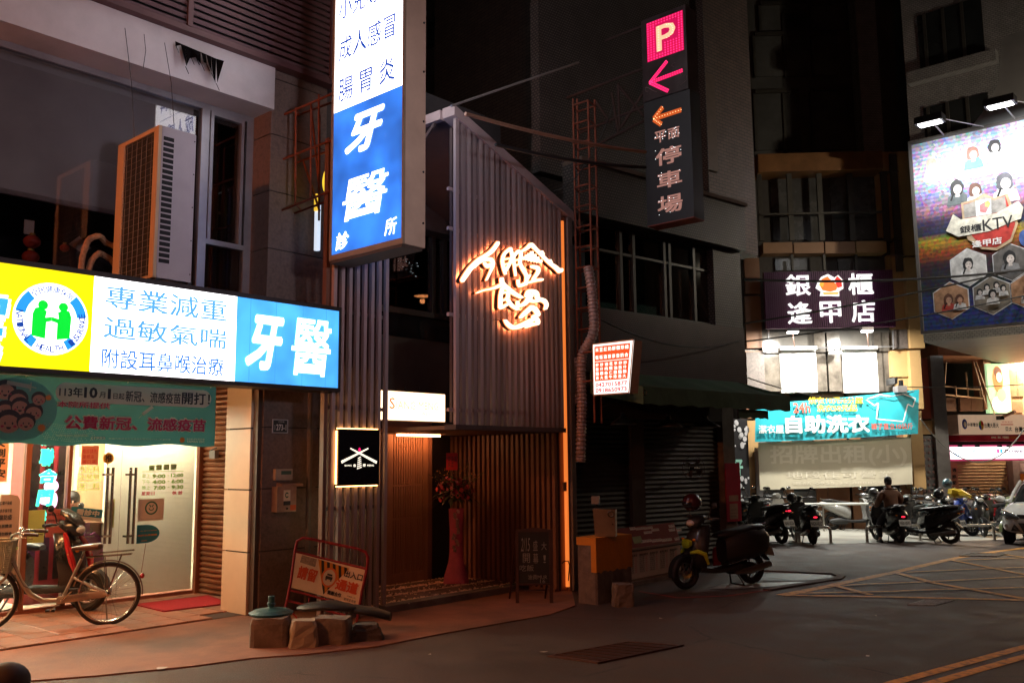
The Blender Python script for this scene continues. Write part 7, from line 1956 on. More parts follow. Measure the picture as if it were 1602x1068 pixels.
a_,b_,s_,h=hexa_(1515,418,30,.008,gy);figure(a_,b_,s_,.013,hk,sk,whp,h,dy=.1)
a_,b_,s_,h=hexa_(1582,410,30,.008,prn('photo_dark',(.12,.11,.10)));figure(a_,b_,s_,.013,hk,sk,prn('sparkle_grey',(.22,.22,.22)),h,dy=.15,dx=-.05,k=1.15)
a_,b_,s_,h=hexa_(1488,470,30,.008,prn('photo_tan',(.40,.22,.12)));figure(a_,b_,s_,.013,hw_,sk2,rdp,h,dx=-.12,k=.9);figure(a_,b_,s_,.028,hw_,sk2,whp,h,dx=.42,dy=-.05,k=.8)
a_,b_,s_,h=hexa_(1552,462,31,.008,prn('photo_sepia',(.20,.17,.13)))
for i,(dx,dy) in enumerate(((-.55,.2),(-.2,.4),(.25,.45),(.55,.25),(.05,0))):figure(a_,b_,s_,.013+i*.011,hk,sk,whp,h,dx=dx,dy=dy,k=.55 if i<4 else .75,mic=False)
a_,b_,s_,h=hexa_(1610,455,30,.008,prn('photo_tan',()));figure(a_,b_,s_,.013,hw_,sk2,gy,h)
# shield and ribbon
def PB(pts,c0,c1,nm,mat):return MB().prism(FB,[FB.px(*p) for p in pts][::-1],c0,c1).build(nm,mat,bb_)
PB([(1504,318),(1508,358),(1515,375),(1536,390),(1560,392),(1583,378),(1593,350),(1577,303),(1556,310),(1540,303),(1525,312)],.001,.035,'shield_rim',prn('shield_gold',(.42,.30,.18)))
PB([(1508,320),(1512,358),(1536,386),(1560,387),(1581,374),(1589,350),(1573,306),(1556,314),(1540,308),(1526,316)],.036,.040,'shield_red',prn('shield_red',(.42,.035,.025)))
PB([(1508,321),(1510,342),(1576,330),(1573,307),(1556,314),(1540,308),(1526,316)],.041,.044,'shield_window',prn('shield_grey',(.30,.28,.25)))
PB([(1527,315),(1528,339),(1552,335),(1551,311)],.045,.047,'card_print',prn('card_print',(.66,.7,.7)))
disc_p(1539,325,8,9,.049,prn('flower_pink',(.6,.2,.2)),'flower_print',bb_,FB,5)
disc_p(1545,319,5,6,.051,prn('flower_yellow',(.6,.45,.15)),'flower_print',bb_,FB,5)
PB([(1481,362),(1492,336),(1504,344),(1560,334),(1594,315),(1602,325),(1598,343),(1588,346),(1550,362),(1500,371)],.048,.053,'ribbon',prn('ribbon_cream',(.60,.57,.46)))
MB().textp(FB,'銀櫃',1502,366,1535,349,.056,bold=.025).textp(FB,'KTV',1538,362,1584,336,.056,bold=.01).build('ribbon_lettering',hk,bb_)
MB().textp(FB,'逢甲店',1521,388,1567,370,.056,bold=.03).build('shield_lettering',whv,bb_)
disc_p(1603,372,9,13,.02,prn('medal_blue',(.05,.10,.3)),'medal',bb_,FB,24)
# singers standing above the shield
for i,(u,v,k,hh__,tp) in enumerate(((1497,297,38,hk,prn('jacket_print',(.10,.12,.12))),(1526,300,35,hw_,whp),(1572,288,46,prn('hair_greyblack',(.08,.08,.09)),whp),(1458,262,34,prn('hair_pale',(.5,.45,.35)),whp),(1522,243,34,prn('hair_red',(.3,.12,.08)),prn('sky_print',(.1,.4,.6))),(1556,232,34,hk,whp))):
 a_,b_=FB.px(u,v);s_=abs(FB.px(u,v-k)[1]-b_);g=thing_dummy=MB().prism(FB,[(a_-.3*s_,b_-.5*s_),(a_+.3*s_,b_-.5*s_),(a_+.2*s_,b_+.2*s_),(a_-.2*s_,b_+.2*s_)],.001,.004).build('singer_print',tp,bb_)
 figure(a_,b_,s_,.006+.001*i,hh__,sk,tp,g,mic=(i in (0,2)))
# lamps over the billboard
for i,(u,v,u2,v2) in enumerate(((1455,193,1478,213),(1565,165,1588,186))):
 c=1.5;p=FB.pt(*FB.px(u,v,c),c);q_=FB.pt(*FB.px(u2,v2,.0),.0)
 t=thing('billboard_lamp',['left floodlight on a rod above the top edge of the billboard','right floodlight on a rod above the top edge of the billboard'][i],'floodlight',tuple(p),group='floodlights above the billboard')
 MB().box(p.x-.3,p.y-.16,p.z,p.x+.3,p.y+.16,p.z+.16).build('housing',black,t)
 MB().box(p.x-.24,p.y-.12,p.z-.02,p.x+.24,p.y+.12,p.z-.002).build('lens',M('board_lens',(.8,.8,.8),emit=(1,1,1),es=14),t)
 MB().tube([p+Vector((0,.1,.1)),q_],.02,6).build('rod',alu,t);MB().tube([p+Vector((0.2,.1,.1)),q_+Vector((.9,0,-.0))],.012,6).build('stay',alu,t)
 arealight('board_beam',p-Vector((0,0,.06)),FB.pt(*FB.px(u+25,v+110,0),0),48,(.97,.98,1),.5,.25,t,110)
arealight('board_beam_far',FB.pt(*FB.px(1640,150,1.5),1.5),FB.pt(*FB.px(1640,280,0),0),48,(.97,.98,1),.5,.25,t,110)
# ---- building carrying the billboard
MBd=thing('billboard_building','dark grey tiled apartment building rising behind the KTV billboard','building',FB.pt(*FB.px(1500,200,-1),-1))
FB2=FY(25.6)
MB().fb(FB2,FB2.px(1436,400)[0],FB2.px(1450,535)[1],FB2.px(1436,400)[0]+16,30,-8,0).build('wall',gtile,MBd)
for (u0,v0,u1,v1) in ((1424,118,1535,0),(1426,225,1545,140)):
 A=FB2.px(u0,v0);B=FB2.px(u1,v1-0);zt__=FB2.px(u0,v1+35 if v1 else 30)[1]
 f_=MB().fb(FB2,max(A[0],FB2.px(1440,100)[0]),A[1],B[0],zt__,.001,.04).build('window',dglass,MBd)
 MB().fb(FB2,A[0],A[1]-.35,B[0]+.3,A[1]-.02,.0,.3).build('sill_band',gtile,MBd)
 for k in range(1,4):
  a_=A[0]+(B[0]-A[0])*k/4;MB().fb(FB2,a_-.04,A[1],a_+.04,zt__,.041,.08).build('mullion',mull,f_)
MB().poly([FB.pt(*FB.px(u,v,-.3),-.3) for u,v in ((1515,205),(1545,165),(1562,130),(1568,60),(1620,40),(1640,190))]).build('slack_tarpaulin',M('grey_tarp',(.25,.25,.24),rough=.7,var=.2,vs=.8),MBd)
# ================================================================ DARK TOWER in the middle
FT=FY(19.5);tw=thing('dark_tower','unlit tiled apartment tower behind the slatted restaurant','building',FT.pt(*FT.px(830,100)))
dt=brickmat('dark_tower_tile',(.12,.105,.09),(.10,.088,.076),(.05,.045,.04),.12,.06,rough=.5,bump=.4,ms=.008)
MB().fb(FT,FT.px(560,300)[0],3,FT.px(936,150)[0],34,-8,0).build('wall',dt,tw)
MB().lathe(FT.pt(FT.px(946,150)[0],3,-.6),(0,0,1),[(0,.75),(31,.75)],24).build('round_column',dt,tw,smooth=True)
for i,(u0,v0,u1,v1) in enumerate(((807,140,834,62),(864,110,888,85),(896,102,912,70),(672,75,705,20),(838,95,862,40),(866,80,910,28),(700,150,745,118),(755,160,785,125))):
 A=FT.px(u0,v0);B=FT.px(u1,v1)
 f_=MB().fb(FT,A[0]-.06,A[1]-.06,B[0]+.06,max(B[1],A[1]+.6)+.06,.001,.05).build('window',mull,tw)
 MB().fb(FT,A[0],A[1],B[0],max(B[1],A[1]+.6),.051,.07).build('pane',M('dim_curtain',(.07,.068,.06),rough=.5,var=.3) if i in (0,1,2) else dglass,f_)
FT2=F2
tw2=thing('brick_tower','tall brick-tiled tower with a gridded wall above the closed corner shop','building',F2.pt(F2.px(1040,100,-2)[0],8,-2))
bt=brickmat('tower_brick',(.15,.105,.085),(.12,.09,.075),(.06,.05,.045),.22,.075,rough=.6,bump=.5,ms=.01)
MB().fb(F2,F2.px(962,150,-2)[0],zm1,F2.px(1175,150,-2)[0],34,-8,-2).build('wall',bt,tw2)
for (u0,v0,u1,v1) in ((961,262,998,205),(1100,262,1118,120),(1010,60,1000,10)):
 if u1<u0:continue
 MB().fbp(F2,u0,v0,u1,v1,-1.99,-1.9).build('pale_panel',M('tower_panel',(.11,.08,.06),rough=.6,var=.2),tw2)
# sodium-lit beam ends of an awning at the top right (light brown boards)
# ---- little shop fragments behind the mast
t=thing('small_lit_window','pair of tiny greenish lit panes behind the rusty mast','window',FT.pt(*FT.px(877,365,.1),.1))
FQ=FY(11.2)
for (u0,v0,u1,v1) in ((873,362,879,359),(875,373,881,368)):MB().fbp(FQ,u0,v0,u1,v1,0,.02).build('pane',M('greenish_pane',(.5,.5,.2),emit=(.75,.7,.25),es=.8),t)
# ================================================================ OVERHEAD CABLES
cab=M('cable_black',(.012,.011,.011),rough=.6,var=0)
def wire(label,a_,b_,da,db,r_=.02,sag=.12,mat=None,n=14):
 P0,P1=at(*a_,da),at(*b_,db);pts=[]
 for i in range(n+1):
  s_=i/n;p=P0.lerp(P1,s_);p.z-=sag*4*s_*(1-s_);pts.append(p)
 return MB().tube(pts,r_,6).build('overhead_cable',mat or cab,None,label=label,cat='cable',group='cables across the street')
wire('thick cable passing just under the purple sign characters from the corner shop',(1163,437),(1700,408),19,21,.028,.2)
wire('upper of two parallel cables crossing the lower half of the billboard',(1164,506),(1700,395),19,21,.022,.1)
wire('lower thin cable crossing the hexagon photos of the billboard',(1166,534),(1700,440),19,21,.018,.12)
wire('cable with warm light put into its colour between the roof peak and the parking sign',(728,178),(1010,238),10,12,.022,.05,M('cable_warm_light',(.35,.2,.13),rough=.4,metal=.3))  # warm light on this cable is painted into its material
wire('dark cable running from the roof slope to the parking sign foot',(775,226),(1010,262),10.5,12,.022,.05)
wire('pale thin pole rising from the roof peak towards the dark tower',(706,166),(905,98),10,12,.016,.0,M('pale_pole',(.2,.19,.18),rough=.5))
wire('slack grey wire behind the rusty mast',(860,300),(960,165),12.5,12.5,.008,.3)
wire('thin wire dangling over the brick-red parapet',(940,500),(1165,530),12.2,16,.01,.25)
wire('thin wire from the shop corner to the turquoise banner',(1168,590),(1430,612),17,23,.012,.3,M('pale_wire',(.3,.3,.28),rough=.5))
wire('pale drooping wire from the studded sheet across the telecom sign',(1440,655),(1640,590),23,24,.014,1.6,M('pale_wire',()))
wire('wire crossing the poster of the long-haired woman',(1420,605),(1700,590),23,23,.012,.1)
# ================================================================ SCOOTERS
tyre=M('tyre_rubber',(.018,.017,.017),rough=.75,var=.2,vs=20)
rimm=M('rim_grey',(.35,.33,.31),rough=.3,metal=.9)
bp=lambda n_,c_,r_=.28:M(n_,c_,rough=r_,var=.08,vs=4,coat=.5)
p_black=bp('paint_black',(.015,.015,.016));p_white=bp('paint_white',(.55,.55,.52));p_grey=bp('paint_grey',(.14,.14,.15));p_red=bp('paint_red',(.30,.015,.02));p_blue=bp('paint_blue',(.03,.06,.28));p_silver=bp('paint_silver',(.40,.40,.38));p_green=bp('paint_olive',(.13,.16,.06))
seat_m=M('seat_vinyl',(.022,.022,.023),rough=.42,var=.2,vs=6,bump=.1,bs=60)
plastic=M('dark_plastic',(.022,.022,.022),rough=.55,var=.1)
tail_e=M('tail_red',(.5,.01,.02),emit=(1,.02,.05),es=2.2);tail_off=M('tail_red_off',(.35,.01,.015),rough=.15,coat=1)
amber=M('amber_lens',(.5,.15,.01),rough=.15,coat=1);lensm=M('headlamp_lens',(.6,.6,.58),rough=.08,coat=1,spec=.8)
chrome=M('chrome',(.65,.65,.63),rough=.1,metal=1,var=0)
platem=M('plate_white',(.55,.56,.54),rough=.4,var=.05)
def make_scooter(label,loc,rz,style='a',paint=None,group='scooters parked across the crossing',tail=True,plate='NKX-0595',topbox=False,helmet=None):
 """x forward, z up; origin on the ground under the middle"""
 paint=paint or p_black
 t=thing('scooter',label,'scooter',loc,rz,group)
 B=lambda mb,nm,m_,par=None,sm=True:mb.build(nm,m_,par or t,smooth=sm,local=True)
 xf,xr,wr_=.62,-.60,.235
 for x_,nm in ((xf,'front_wheel'),(xr,'rear_wheel')):
  w_=B(MB().torus((x_,0,wr_),(0,1,0),wr_-.05,.05,28,8,1.1),nm,tyre)
  b=MB().torus((x_,0,wr_),(0,1,0),wr_-.088,.016,24,6);b.lathe((x_,-.045,wr_),(0,1,0),[(0,.035),(.09,.035)],12)
  for k in range(5):
   an=k*2*math.pi/5;b.tube([(x_+.03*math.cos(an),0,wr_+.03*math.sin(an)),(x_+(wr_-.09)*math.cos(an),0,wr_+(wr_-.09)*math.sin(an))],[.016,.011],6)
  B(b,'rim',rimm,w_)
 B(MB().lathe((xf,.035,wr_),(0,1,0),[(0,.085),(.006,.085)],18),'brake_disc',chrome)
 b=MB()
 for s_ in (-1,1):b.tube([(xf,s_*.085,wr_),(xf-.12,s_*.08,.52)],.019,8)
 b.tube([(xf-.12,0,.5),(xf-.21,0,.93)],.028,8);B(b,'fork',plastic)
# fender as arc
 b=MB();n_=10
 for i in range(n_+1):
  an=R(-12+150*i/n_);x_=xf+math.cos(an)*(wr_+.03);z_=wr_+math.sin(an)*(wr_+.03)
  for s_,dz in ((-.075,-.03),(-.05,0),(.05,0),(.075,-.03)):b.v.append(Vector((x_+dz*math.cos(an),s_,z_+dz*math.sin(an))))
 for i in range(n_):
  for j in range(3):b.f.append((i*4+j,i*4+j+1,i*4+j+5,i*4+j+4))
 B(b,'front_fender',paint)
# leg shield
 b=MB();secs=[(.30,.36,.13,.60),(.42,.40,.20,.56),(.60,.38,.225,.50),(.78,.33,.20,.46),(.90,.27,.12,.42)]
 for z_,x0_,hw__,xb__ in [(s[0],s[1],s[2],s[3]) for s in secs]:
  for k in range(9):
   th=-1+2*k/8;b.v.append(Vector((x0_+(.17 if z_<.85 else .12)*math.sqrt(max(0,1-th*th)),hw__*th,z_)))
  for k in range(9):
   th=1-2*k/8;b.v.append(Vector((x0_-.03,hw__*th*.97,z_)))
 for i in range(len(secs)-1):
  for j in range(18):b.f.append((i*18+j,i*18+(j+1)%18,(i+1)*18+(j+1)%18,(i+1)*18+j))
 b.f.append(tuple(range(17,-1,-1)));b.f.append(tuple((len(secs)-1)*18+j for j in range(18)))
 B(b,'leg_shield',paint)
 B(MB().loft([(-.32,0,.20,.33,.15),(-.1,0,.21,.29,.165),(.2,0,.21,.29,.165),(.42,0,.23,.33,.13)],14,4),'floorboard',plastic)
# rear body
 if style=='b':
  sb_=[(-.10,0,.26,.66,.10),(-.2,0,.26,.74,.15),(-.4,0,.34,.78,.20),(-.62,0,.42,.77,.205),(-.78,0,.48,.72,.16),(-.86,0,.53,.66,.09)]
 else:
  sb_=[(-.08,0,.26,.62,.09),(-.2,0,.28,.72,.14),(-.42,0,.40,.77,.165),(-.66,0,.52,.80,.15),(-.84,0,.62,.80,.11),(-.95,0,.70,.79,.055)]
 B(MB().loft(sb_,18,2.6),'rear_body',paint)
 B(MB().loft([(.06,0,.70,.755,.07),(-.02,0,.69,.79,.12),(-.2,0,.71,.815,.15),(-.38,0,.74,.83,.155),(-.58,0,.77,.87,.145),(-.78,0,.79,.875,.115),(-.86,0,.80,.85,.07)],16,3),'seat',seat_m)
 B(MB().loft([(-.2,-.02,.16,.34,.10),(-.4,-.05,.15,.36,.12),(-.62,-.06,.16,.33,.11),(-.72,-.06,.19,.28,.06)],12,3),'engine_case',plastic)
 B(MB().tube([(-.2,.12,.2),(-.45,.15,.22),(-.82,.16,.30)],[.03,.05,.045],10),'exhaust',rimm)
 B(MB().loft([(-.50,0,.46,.52,.06),(-.75,0,.44,.50,.07),(-.90,0,.33,.37,.07)],10,3),'rear_fender',plastic)
# handlebar cowl and bars
 B(MB().loft([(.52,0,.86,.97,.06),(.46,0,.85,1.02,.12),(.36,0,.90,1.05,.13),(.27,0,.96,1.04,.08)],14,2.6),'handlebar_cowl',paint)
 hb=B(MB().tube([(.27,-.34,1.0),(.33,-.2,1.0),(.36,0,.99),(.33,.2,1.0),(.27,.34,1.0)],.014,8),'handlebar',plastic)
 for s_ in (-1,1):
  B(MB().tube([(.30,s_*.26,1.0),(.262,s_*.37,1.0)],.021,8),'grip',seat_m,hb)
  B(MB().tube([(.36,s_*.2,.995),(.34,s_*.36,.985)],.007,5),'lever',chrome,hb)
  m_=B(MB().tube([(.33,s_*.2,1.01),(.33,s_*.26,1.12),(.32,s_*.30,1.16)],.008,6),'mirror',plastic)
  B(MB().ell((.32,s_*.33,1.19),.016,.062,.042,12,8),'mirror_head',plastic,m_)
  B(MB().ell((.305,s_*.33,1.19),.006,.052,.034,12,8),'mirror_glass',chrome,m_)
  B(MB().ell((.545,s_*.13,.70),.02,.035,.022,10,6),'turn_signal',amber)
 B(MB().ell((.50,0,.93),.045,.085,.05,16,10),'headlight',lensm)
# rear lamps, plate
 zt__=.66 if style=='a' else .60
 xt=-.95 if style=='a' else -.86
 tl_=B(MB().ell((xt+.03,0,zt__+(.07 if style=='a' else 0)),.04,.075,.028,12,8),'tail_light',tail_e if tail else tail_off)
 for s_ in (-1,1):B(MB().ell((xt+.06,s_*.12,zt__+.03),.03,.03,.02,10,6),'rear_signal',amber)
 b=MB();c_,s2=math.cos(R(18)),math.sin(R(18))
 fpl=Fr((-.92,0,.47),(0,-1,0),(-c_,0,s2),(s2,0,c_))
 b.fb(fpl,-.13,-.07,.13,.07,0,.004);pl_=B(b,'number_plate',platem,sm=False)
 B(MB().text(fpl,plate,-.115,-.045,.115,.035,.006,bold=.03),'plate_lettering',inkb,pl_,False)
 B(MB().tube([(-.8,0,.56),(-.91,0,.47)],.012,6),'plate_arm',plastic)
# centre stand and grab rail
 b=MB()
 for s_ in (-1,1):b.tube([(-.25,s_*.08,.2),(-.33,s_*.15,.012)],.012,6)
 b.tube([(-.33,-.15,.015),(-.33,.15,.015)],.012,6);B(b,'centre_stand',plastic)
 B(MB().tube([(-.62,-.15,.80),(-.86,-.13,.86),(-.93,0,.88),(-.86,.13,.86),(-.62,.15,.80)],.011,6),'grab_rail',chrome)
 return t
def helmet(label,p,mat,rz=0):
 t=thing('helmet',label,'helmet',tuple(p),rz)
 B=lambda mb,nm,m_:mb.build(nm,m_,t,smooth=True,local=True)
 b=MB().ell((0,0,.05),.135,.115,.12,18,12);B(b,'shell',mat)
 B(MB().tube([(.14*math.cos(R(a)),.12*math.sin(R(a)),.0) for a in range(-80,81,16)],.008,6),'rim',plastic)
 B(MB().ell((.055,0,.035),.092,.098,.055,16,8),'visor',M('smoked_visor',(.02,.02,.025),rough=.06,coat=1))
 return t
def yaw_of(v):return math.atan2(v.y,v.x)
yF=yaw_of(FH)
def gp(u,v):p=G(u,v); return Vector((p.x,p.y,p.z+.006))
def place(u,v,deg,label,**k):
 """u,v: where the nearest wheel touches the ground; deg: heading, 0 = away from the camera, positive = to the left"""
 h=yF+R(deg);d=Vector((math.cos(h),math.sin(h),0));near=-1 if d.dot(FH)>0 else 1
 if abs(d.dot(FH))<.35:near=0
 p=gp(u,v)-d*.6*near;p.z=gz(p)+.006
 t=make_scooter(label,tuple(p),h,**k);t.rotation_euler=(0,math.atan(SLOPE*d.y),h); return t
place(1223,851,18,'black scooter with lit tail lamp, second from the red poster column',style='a',paint=p_black,plate='NAE-0526')
s_=place(1272,852,0,'black scooter seen squarely from behind in front of the low U-shaped rail',style='b',paint=p_black,plate='NGX-KLC')
place(1187,833,35,'black scooter half hidden behind the shop corner column',style='a',paint=p_black,tail=False)
place(1245,838,10,'white-faced scooter behind the two rear-facing black ones',style='b',paint=p_white,tail=False)
place(1335,829,-88,'silver scooter standing side-on facing right behind the rails',style='a',paint=p_silver,tail=False)
place(1371,834,-20,'dark scooter with a chrome cowl left of the man in the brown jacket',style='a',paint=p_grey,tail=False)
rider_sc=place(1408,850,2,'round dark scooter on which the man in the brown jacket sits',style='b',paint=p_black,plate='NEX-0595')
place(1437,838,-12,'dark scooter with grey seat right behind the man in the brown jacket',style='a',paint=p_black,tail=False)
place(1487,851,40,'black scooter standing at an angle with its plate towards the hatched box',style='a',paint=p_black,plate='LDY-962',tail=False)
place(1520,838,-150,'blue-black scooter facing the road beside the angled one',style='b',paint=p_blue,tail=False)
place(1457,832,160,'black scooter behind the angled scooter, facing the road',style='a',paint=p_black,tail=False)
place(1548,828,15,'dark red scooter under the bright shutter',style='b',paint=p_red,tail=True)
place(1578,843,120,'olive moped facing left just beside the white car',style='b',paint=p_green,tail=False)
place(1500,822,150,'grey scooter in the back row before the pilaster',style='a',paint=p_grey,tail=False)
place(1597,824,165,'white-visored scooter in the back row behind the car',style='a',paint=p_silver,tail=False)
place(1475,820,10,'black scooter in the back row before the studded sheet',style='b',paint=p_black,tail=False)
place(1530,818,170,'black scooter in the back row under the middle of the bright shutter',style='a',paint=p_black,tail=False)
for args in ((1163,838,30,'black scooter nearest the red poster column','b',p_black),(1200,829,-15,'dark scooter in the back row behind the tail-lit pair','a',p_grey),
 (1434,828,-30,'dark scooter in the back row in front of the red panelled strip','a',p_grey),(1460,845,8,'dark round scooter filling the gap between the seated man and the angled scooter','b',p_black),
 (1512,830,20,'grey scooter with chrome rail between the blue-black one and the studded sheet','a',p_grey),(1540,840,165,'black scooter facing the road between the blue-black one and the olive moped','a',p_black),
 (1562,832,-170,'red scooter in the back row under the right part of the bright shutter','a',p_red),(1585,836,10,'dark scooter half hidden behind the hood of the white car','b',p_black),
 (1492,838,-160,'black scooter facing out in front of the pilaster','b',p_black)):
 place(args[0],args[1],args[2],args[3],style=args[4],paint=args[5],tail=False)
def hp(u,v,d_):
 d_*=1.14;p=at(u,v,1);D_=(p-Vector((0,0,EYE))); return Vector((0,0,EYE))+D_*d_
helmet('black open helmet hung on the handlebar of the white-faced scooter',hp(1239,782,18.2),bp('helmet_black',(.015,.015,.015)),yF+2.6)
helmet('grey shiny helmet on the handlebar of the scooter left of the man',hp(1367,774,18.9),bp('helmet_grey',(.12,.13,.14)),yF+3)
helmet('black and pink helmet on the scooter seat left of the yellow raincoat',hp(1469,776,18.0),bp('helmet_black',()),yF+2.2)
helmet('blue-grey helmet hanging above the other scooters near the studded sheet',hp(1482,759,19.5),bp('helmet_teal',(.05,.12,.15)),yF+3)
t=thing('raincoat','bright yellow folded raincoat lying on a scooter before the bright shutter','raincoat',tuple(hp(1500,773,19)))
b=MB();c_=hp(1500,773,19);random.seed(12)
P=[(-.22,.02),(-.2,.12),(-.08,.14),(.04,.12),(.14,.06),(.26,-.02),(.24,-.10),(.12,-.06),(-.02,-.09),(-.16,-.07)]
f_=FC(c_)
n_=len(P);c0=[(a_,z_) for a_,z_ in P]
b.v+=[f_.pt(a_,z_,.10+random.uniform(-.03,.03)) for a_,z_ in c0]+[f_.pt(a_*.5,z_*.5+.02,.2+random.uniform(-.03,.03)) for a_,z_ in c0]+[f_.pt(a_,z_,-.10) for a_,z_ in c0]
for i in range(n_):
 j=(i+1)%n_;b.f.append((i,j,n_+j,n_+i));b.f.append((2*n_+i,2*n_+j,j,i))
b.f.append(tuple(n_+i for i in range(n_)));b.build('coat',M('yellow_raincoat',(.70,.48,.02),rough=.4,var=.1),t)
# ---- parking rails (low U-shaped tubes)
tubem=M('galvanised_tube',(.45,.43,.39),rough=.28,metal=.8,var=.15)
def urail(label,u0,v0,u1,v1,h=.36):
 a_,b_=gp(u0,v0),gp(u1,v1);t_=thing('parking_rail',label,'parking rail',tuple((a_+b_)/2),group='low U-shaped rails in front of the scooters')
 d_=(b_-a_).normalized();up=Vector((0,0,1));P=[a_,a_+up*(h-.08)]
 for k in range(1,5):an=k/5*math.pi/2;P.append(a_+up*(h-.08+.08*math.sin(an))+d_*.08*(1-math.cos(an)))
 P.append(a_+up*h+d_*.1);P.append(b_+up*h-d_*.1)
 for k in range(1,5):an=math.pi/2*(1-k/5);P.append(b_+up*(h-.08+.08*math.sin(an))-d_*.08*(1-math.cos(an)))
 P+=[b_+up*(h-.08),b_]
 MB().tube(P,.032,10).build('tube',tubem,t_,smooth=True)
 for q_ in (a_,b_):MB().lathe(q_,(0,0,1),[(0,.06),(.012,.06)],12).build('foot_plate',tubem,t_)
urail('low steel rail behind the scooter seen squarely from behind',1251,848,1300,850)
urail('low steel rail left of the man on the scooter',1357,849,1440,846)
urail('low steel rail nearest the white car',1500,846,1556,845)
urail('low steel rail nearest the corner shop',1185,852,1246,848)
# ---- long pale handrail against the far wall
t=thing('handrail','long pale handrail along the far wall behind the scooters','handrail',FF.pt(*FF.px(1300,788,1.2),1.2))
zr=FF.px(1300,788,1.2)[1];a0_,a1_=FF.px(1190,790,1.2)[0],FF.px(1385,788,1.2)[0]
MB().tube([FF.pt(a0_,zr,1.2),FF.pt(a1_,zr,1.2)],.035,8).build('top_tube',M('white_tube',(.6,.6,.56),rough=.3),t)
for k in range(3):a_=a0_+(a1_-a0_)*k/2;MB().tube([FF.pt(a_,-.6,1.2),FF.pt(a_,zr,1.2)],.025,6).build('post',tubem,t)
# ---- black and lime scooter by the stall
gl_=M('lime_panel',(.45,.55,.02),rough=.3,var=.05,coat=.4)
A=G(1086,921);B_=G(1166,914);dd=(A-B_).normalized();mid=(A+B_)/2
ls=make_scooter('black electric scooter with lime green front panels beside the food stall',(mid.x,mid.y,0.004),yaw_of(dd),style='b',paint=bp('satin_black',(.018,.018,.02),.45),group=None,tail=True,plate='EWB-3321')
if 'group' in ls:del ls['group']
ls.scale=(.92,.92,.92)
lc=lambda mb,nm,m_:mb.build(nm,m_,ls,smooth=True,local=True)
lc(MB().loft([(.555,0,.60,.70,.10),(.60,0,.58,.71,.09),(.615,0,.61,.69,.05)],14,3),'lime_badge',gl_)
for s_ in (-1,1):
 pts=[(.60,s_*.10,.52),(.52,s_*.17,.54),(.42,s_*.215,.50),(.36,s_*.21,.36)]
 lc(MB().tube(pts,[.02,.032,.034,.018],8),'lime_side_panel',gl_)
lc(MB().tube([(.0,.18,.33),(-.35,.2,.40)],.008,6),'side_trim',chrome)
lc(MB().loft([(-.05,0,.34,.70,.12),(-.2,0,.33,.79,.19),(-.5,0,.36,.84,.22),(-.75,0,.42,.83,.19),(-.88,0,.5,.76,.11)],18,2.8),'seat_cover',M('satin_cover',(.022,.022,.025),rough=.5,var=.25,vs=3,bump=.2,bs=14))
helmet('dark helmet with red stripe on the handlebar of the lime-panelled scooter',G(1083,905)*0+Vector((mid.x,mid.y,1.08))+dd*.42,bp('helmet_darkred',(.06,.012,.014)),yaw_of(dd))
t=thing('handbag','red shopping bag on the ground behind the lime-panelled scooter','bag',tuple(G(1128,885)))
MB().bbox(-.12,-.08,0,.12,.08,.3,b=.03).build('body',M('red_bag',(.35,.03,.03),rough=.5),t,local=True);MB().tube([(-.08,0,.3),(-.05,0,.42),(.05,0,.42),(.08,0,.3)],.008,5).build('handle',plastic,t,local=True)
# ---- red-black scooter behind the bicycle
A=G(137,958);sdir=(CR*.995+FH*.0).normalized()
rsc=make_scooter('red and black scooter parked behind the bicycle in front of the clinic',tuple(A-sdir*.62-Vector((0,0,A.z-.02))),yaw_of(sdir)-.05,style='a',paint=p_black,group=None,tail=False)
if 'group' in rsc:del rsc['group']
lc=lambda mb,nm,m_:mb.build(nm,m_,rsc,smooth=True,local=True)
redp=bp('candy_red',(.45,.015,.02),.15)
for s_ in (-1,1):
 lc(MB().tube([(.40,s_*.15,.90),(.47,s_*.20,.74),(.53,s_*.21,.58),(.56,s_*.17,.44)],[.025,.035,.04,.02],8),'red_fairing',redp)
 lc(MB().tube([(.42,s_*.17,.86),(.50,s_*.235,.66)],.010,6),'gold_strip',M('gold_strip',(.5,.3,.08),rough=.3,metal=.7))
lc(MB().loft([(-.2,0,.30,.42,.17),(-.5,0,.34,.50,.18),(-.8,0,.45,.58,.15)],12,3),'silver_side_panel',p_silver)
lc(MB().loft([(.50,0,.98,1.02,.10),(.42,0,1.02,1.12,.13),(.30,0,1.10,1.18,.10)],12,3),'windshield_cowl',bp('cowl_black',(.02,.02,.02)))
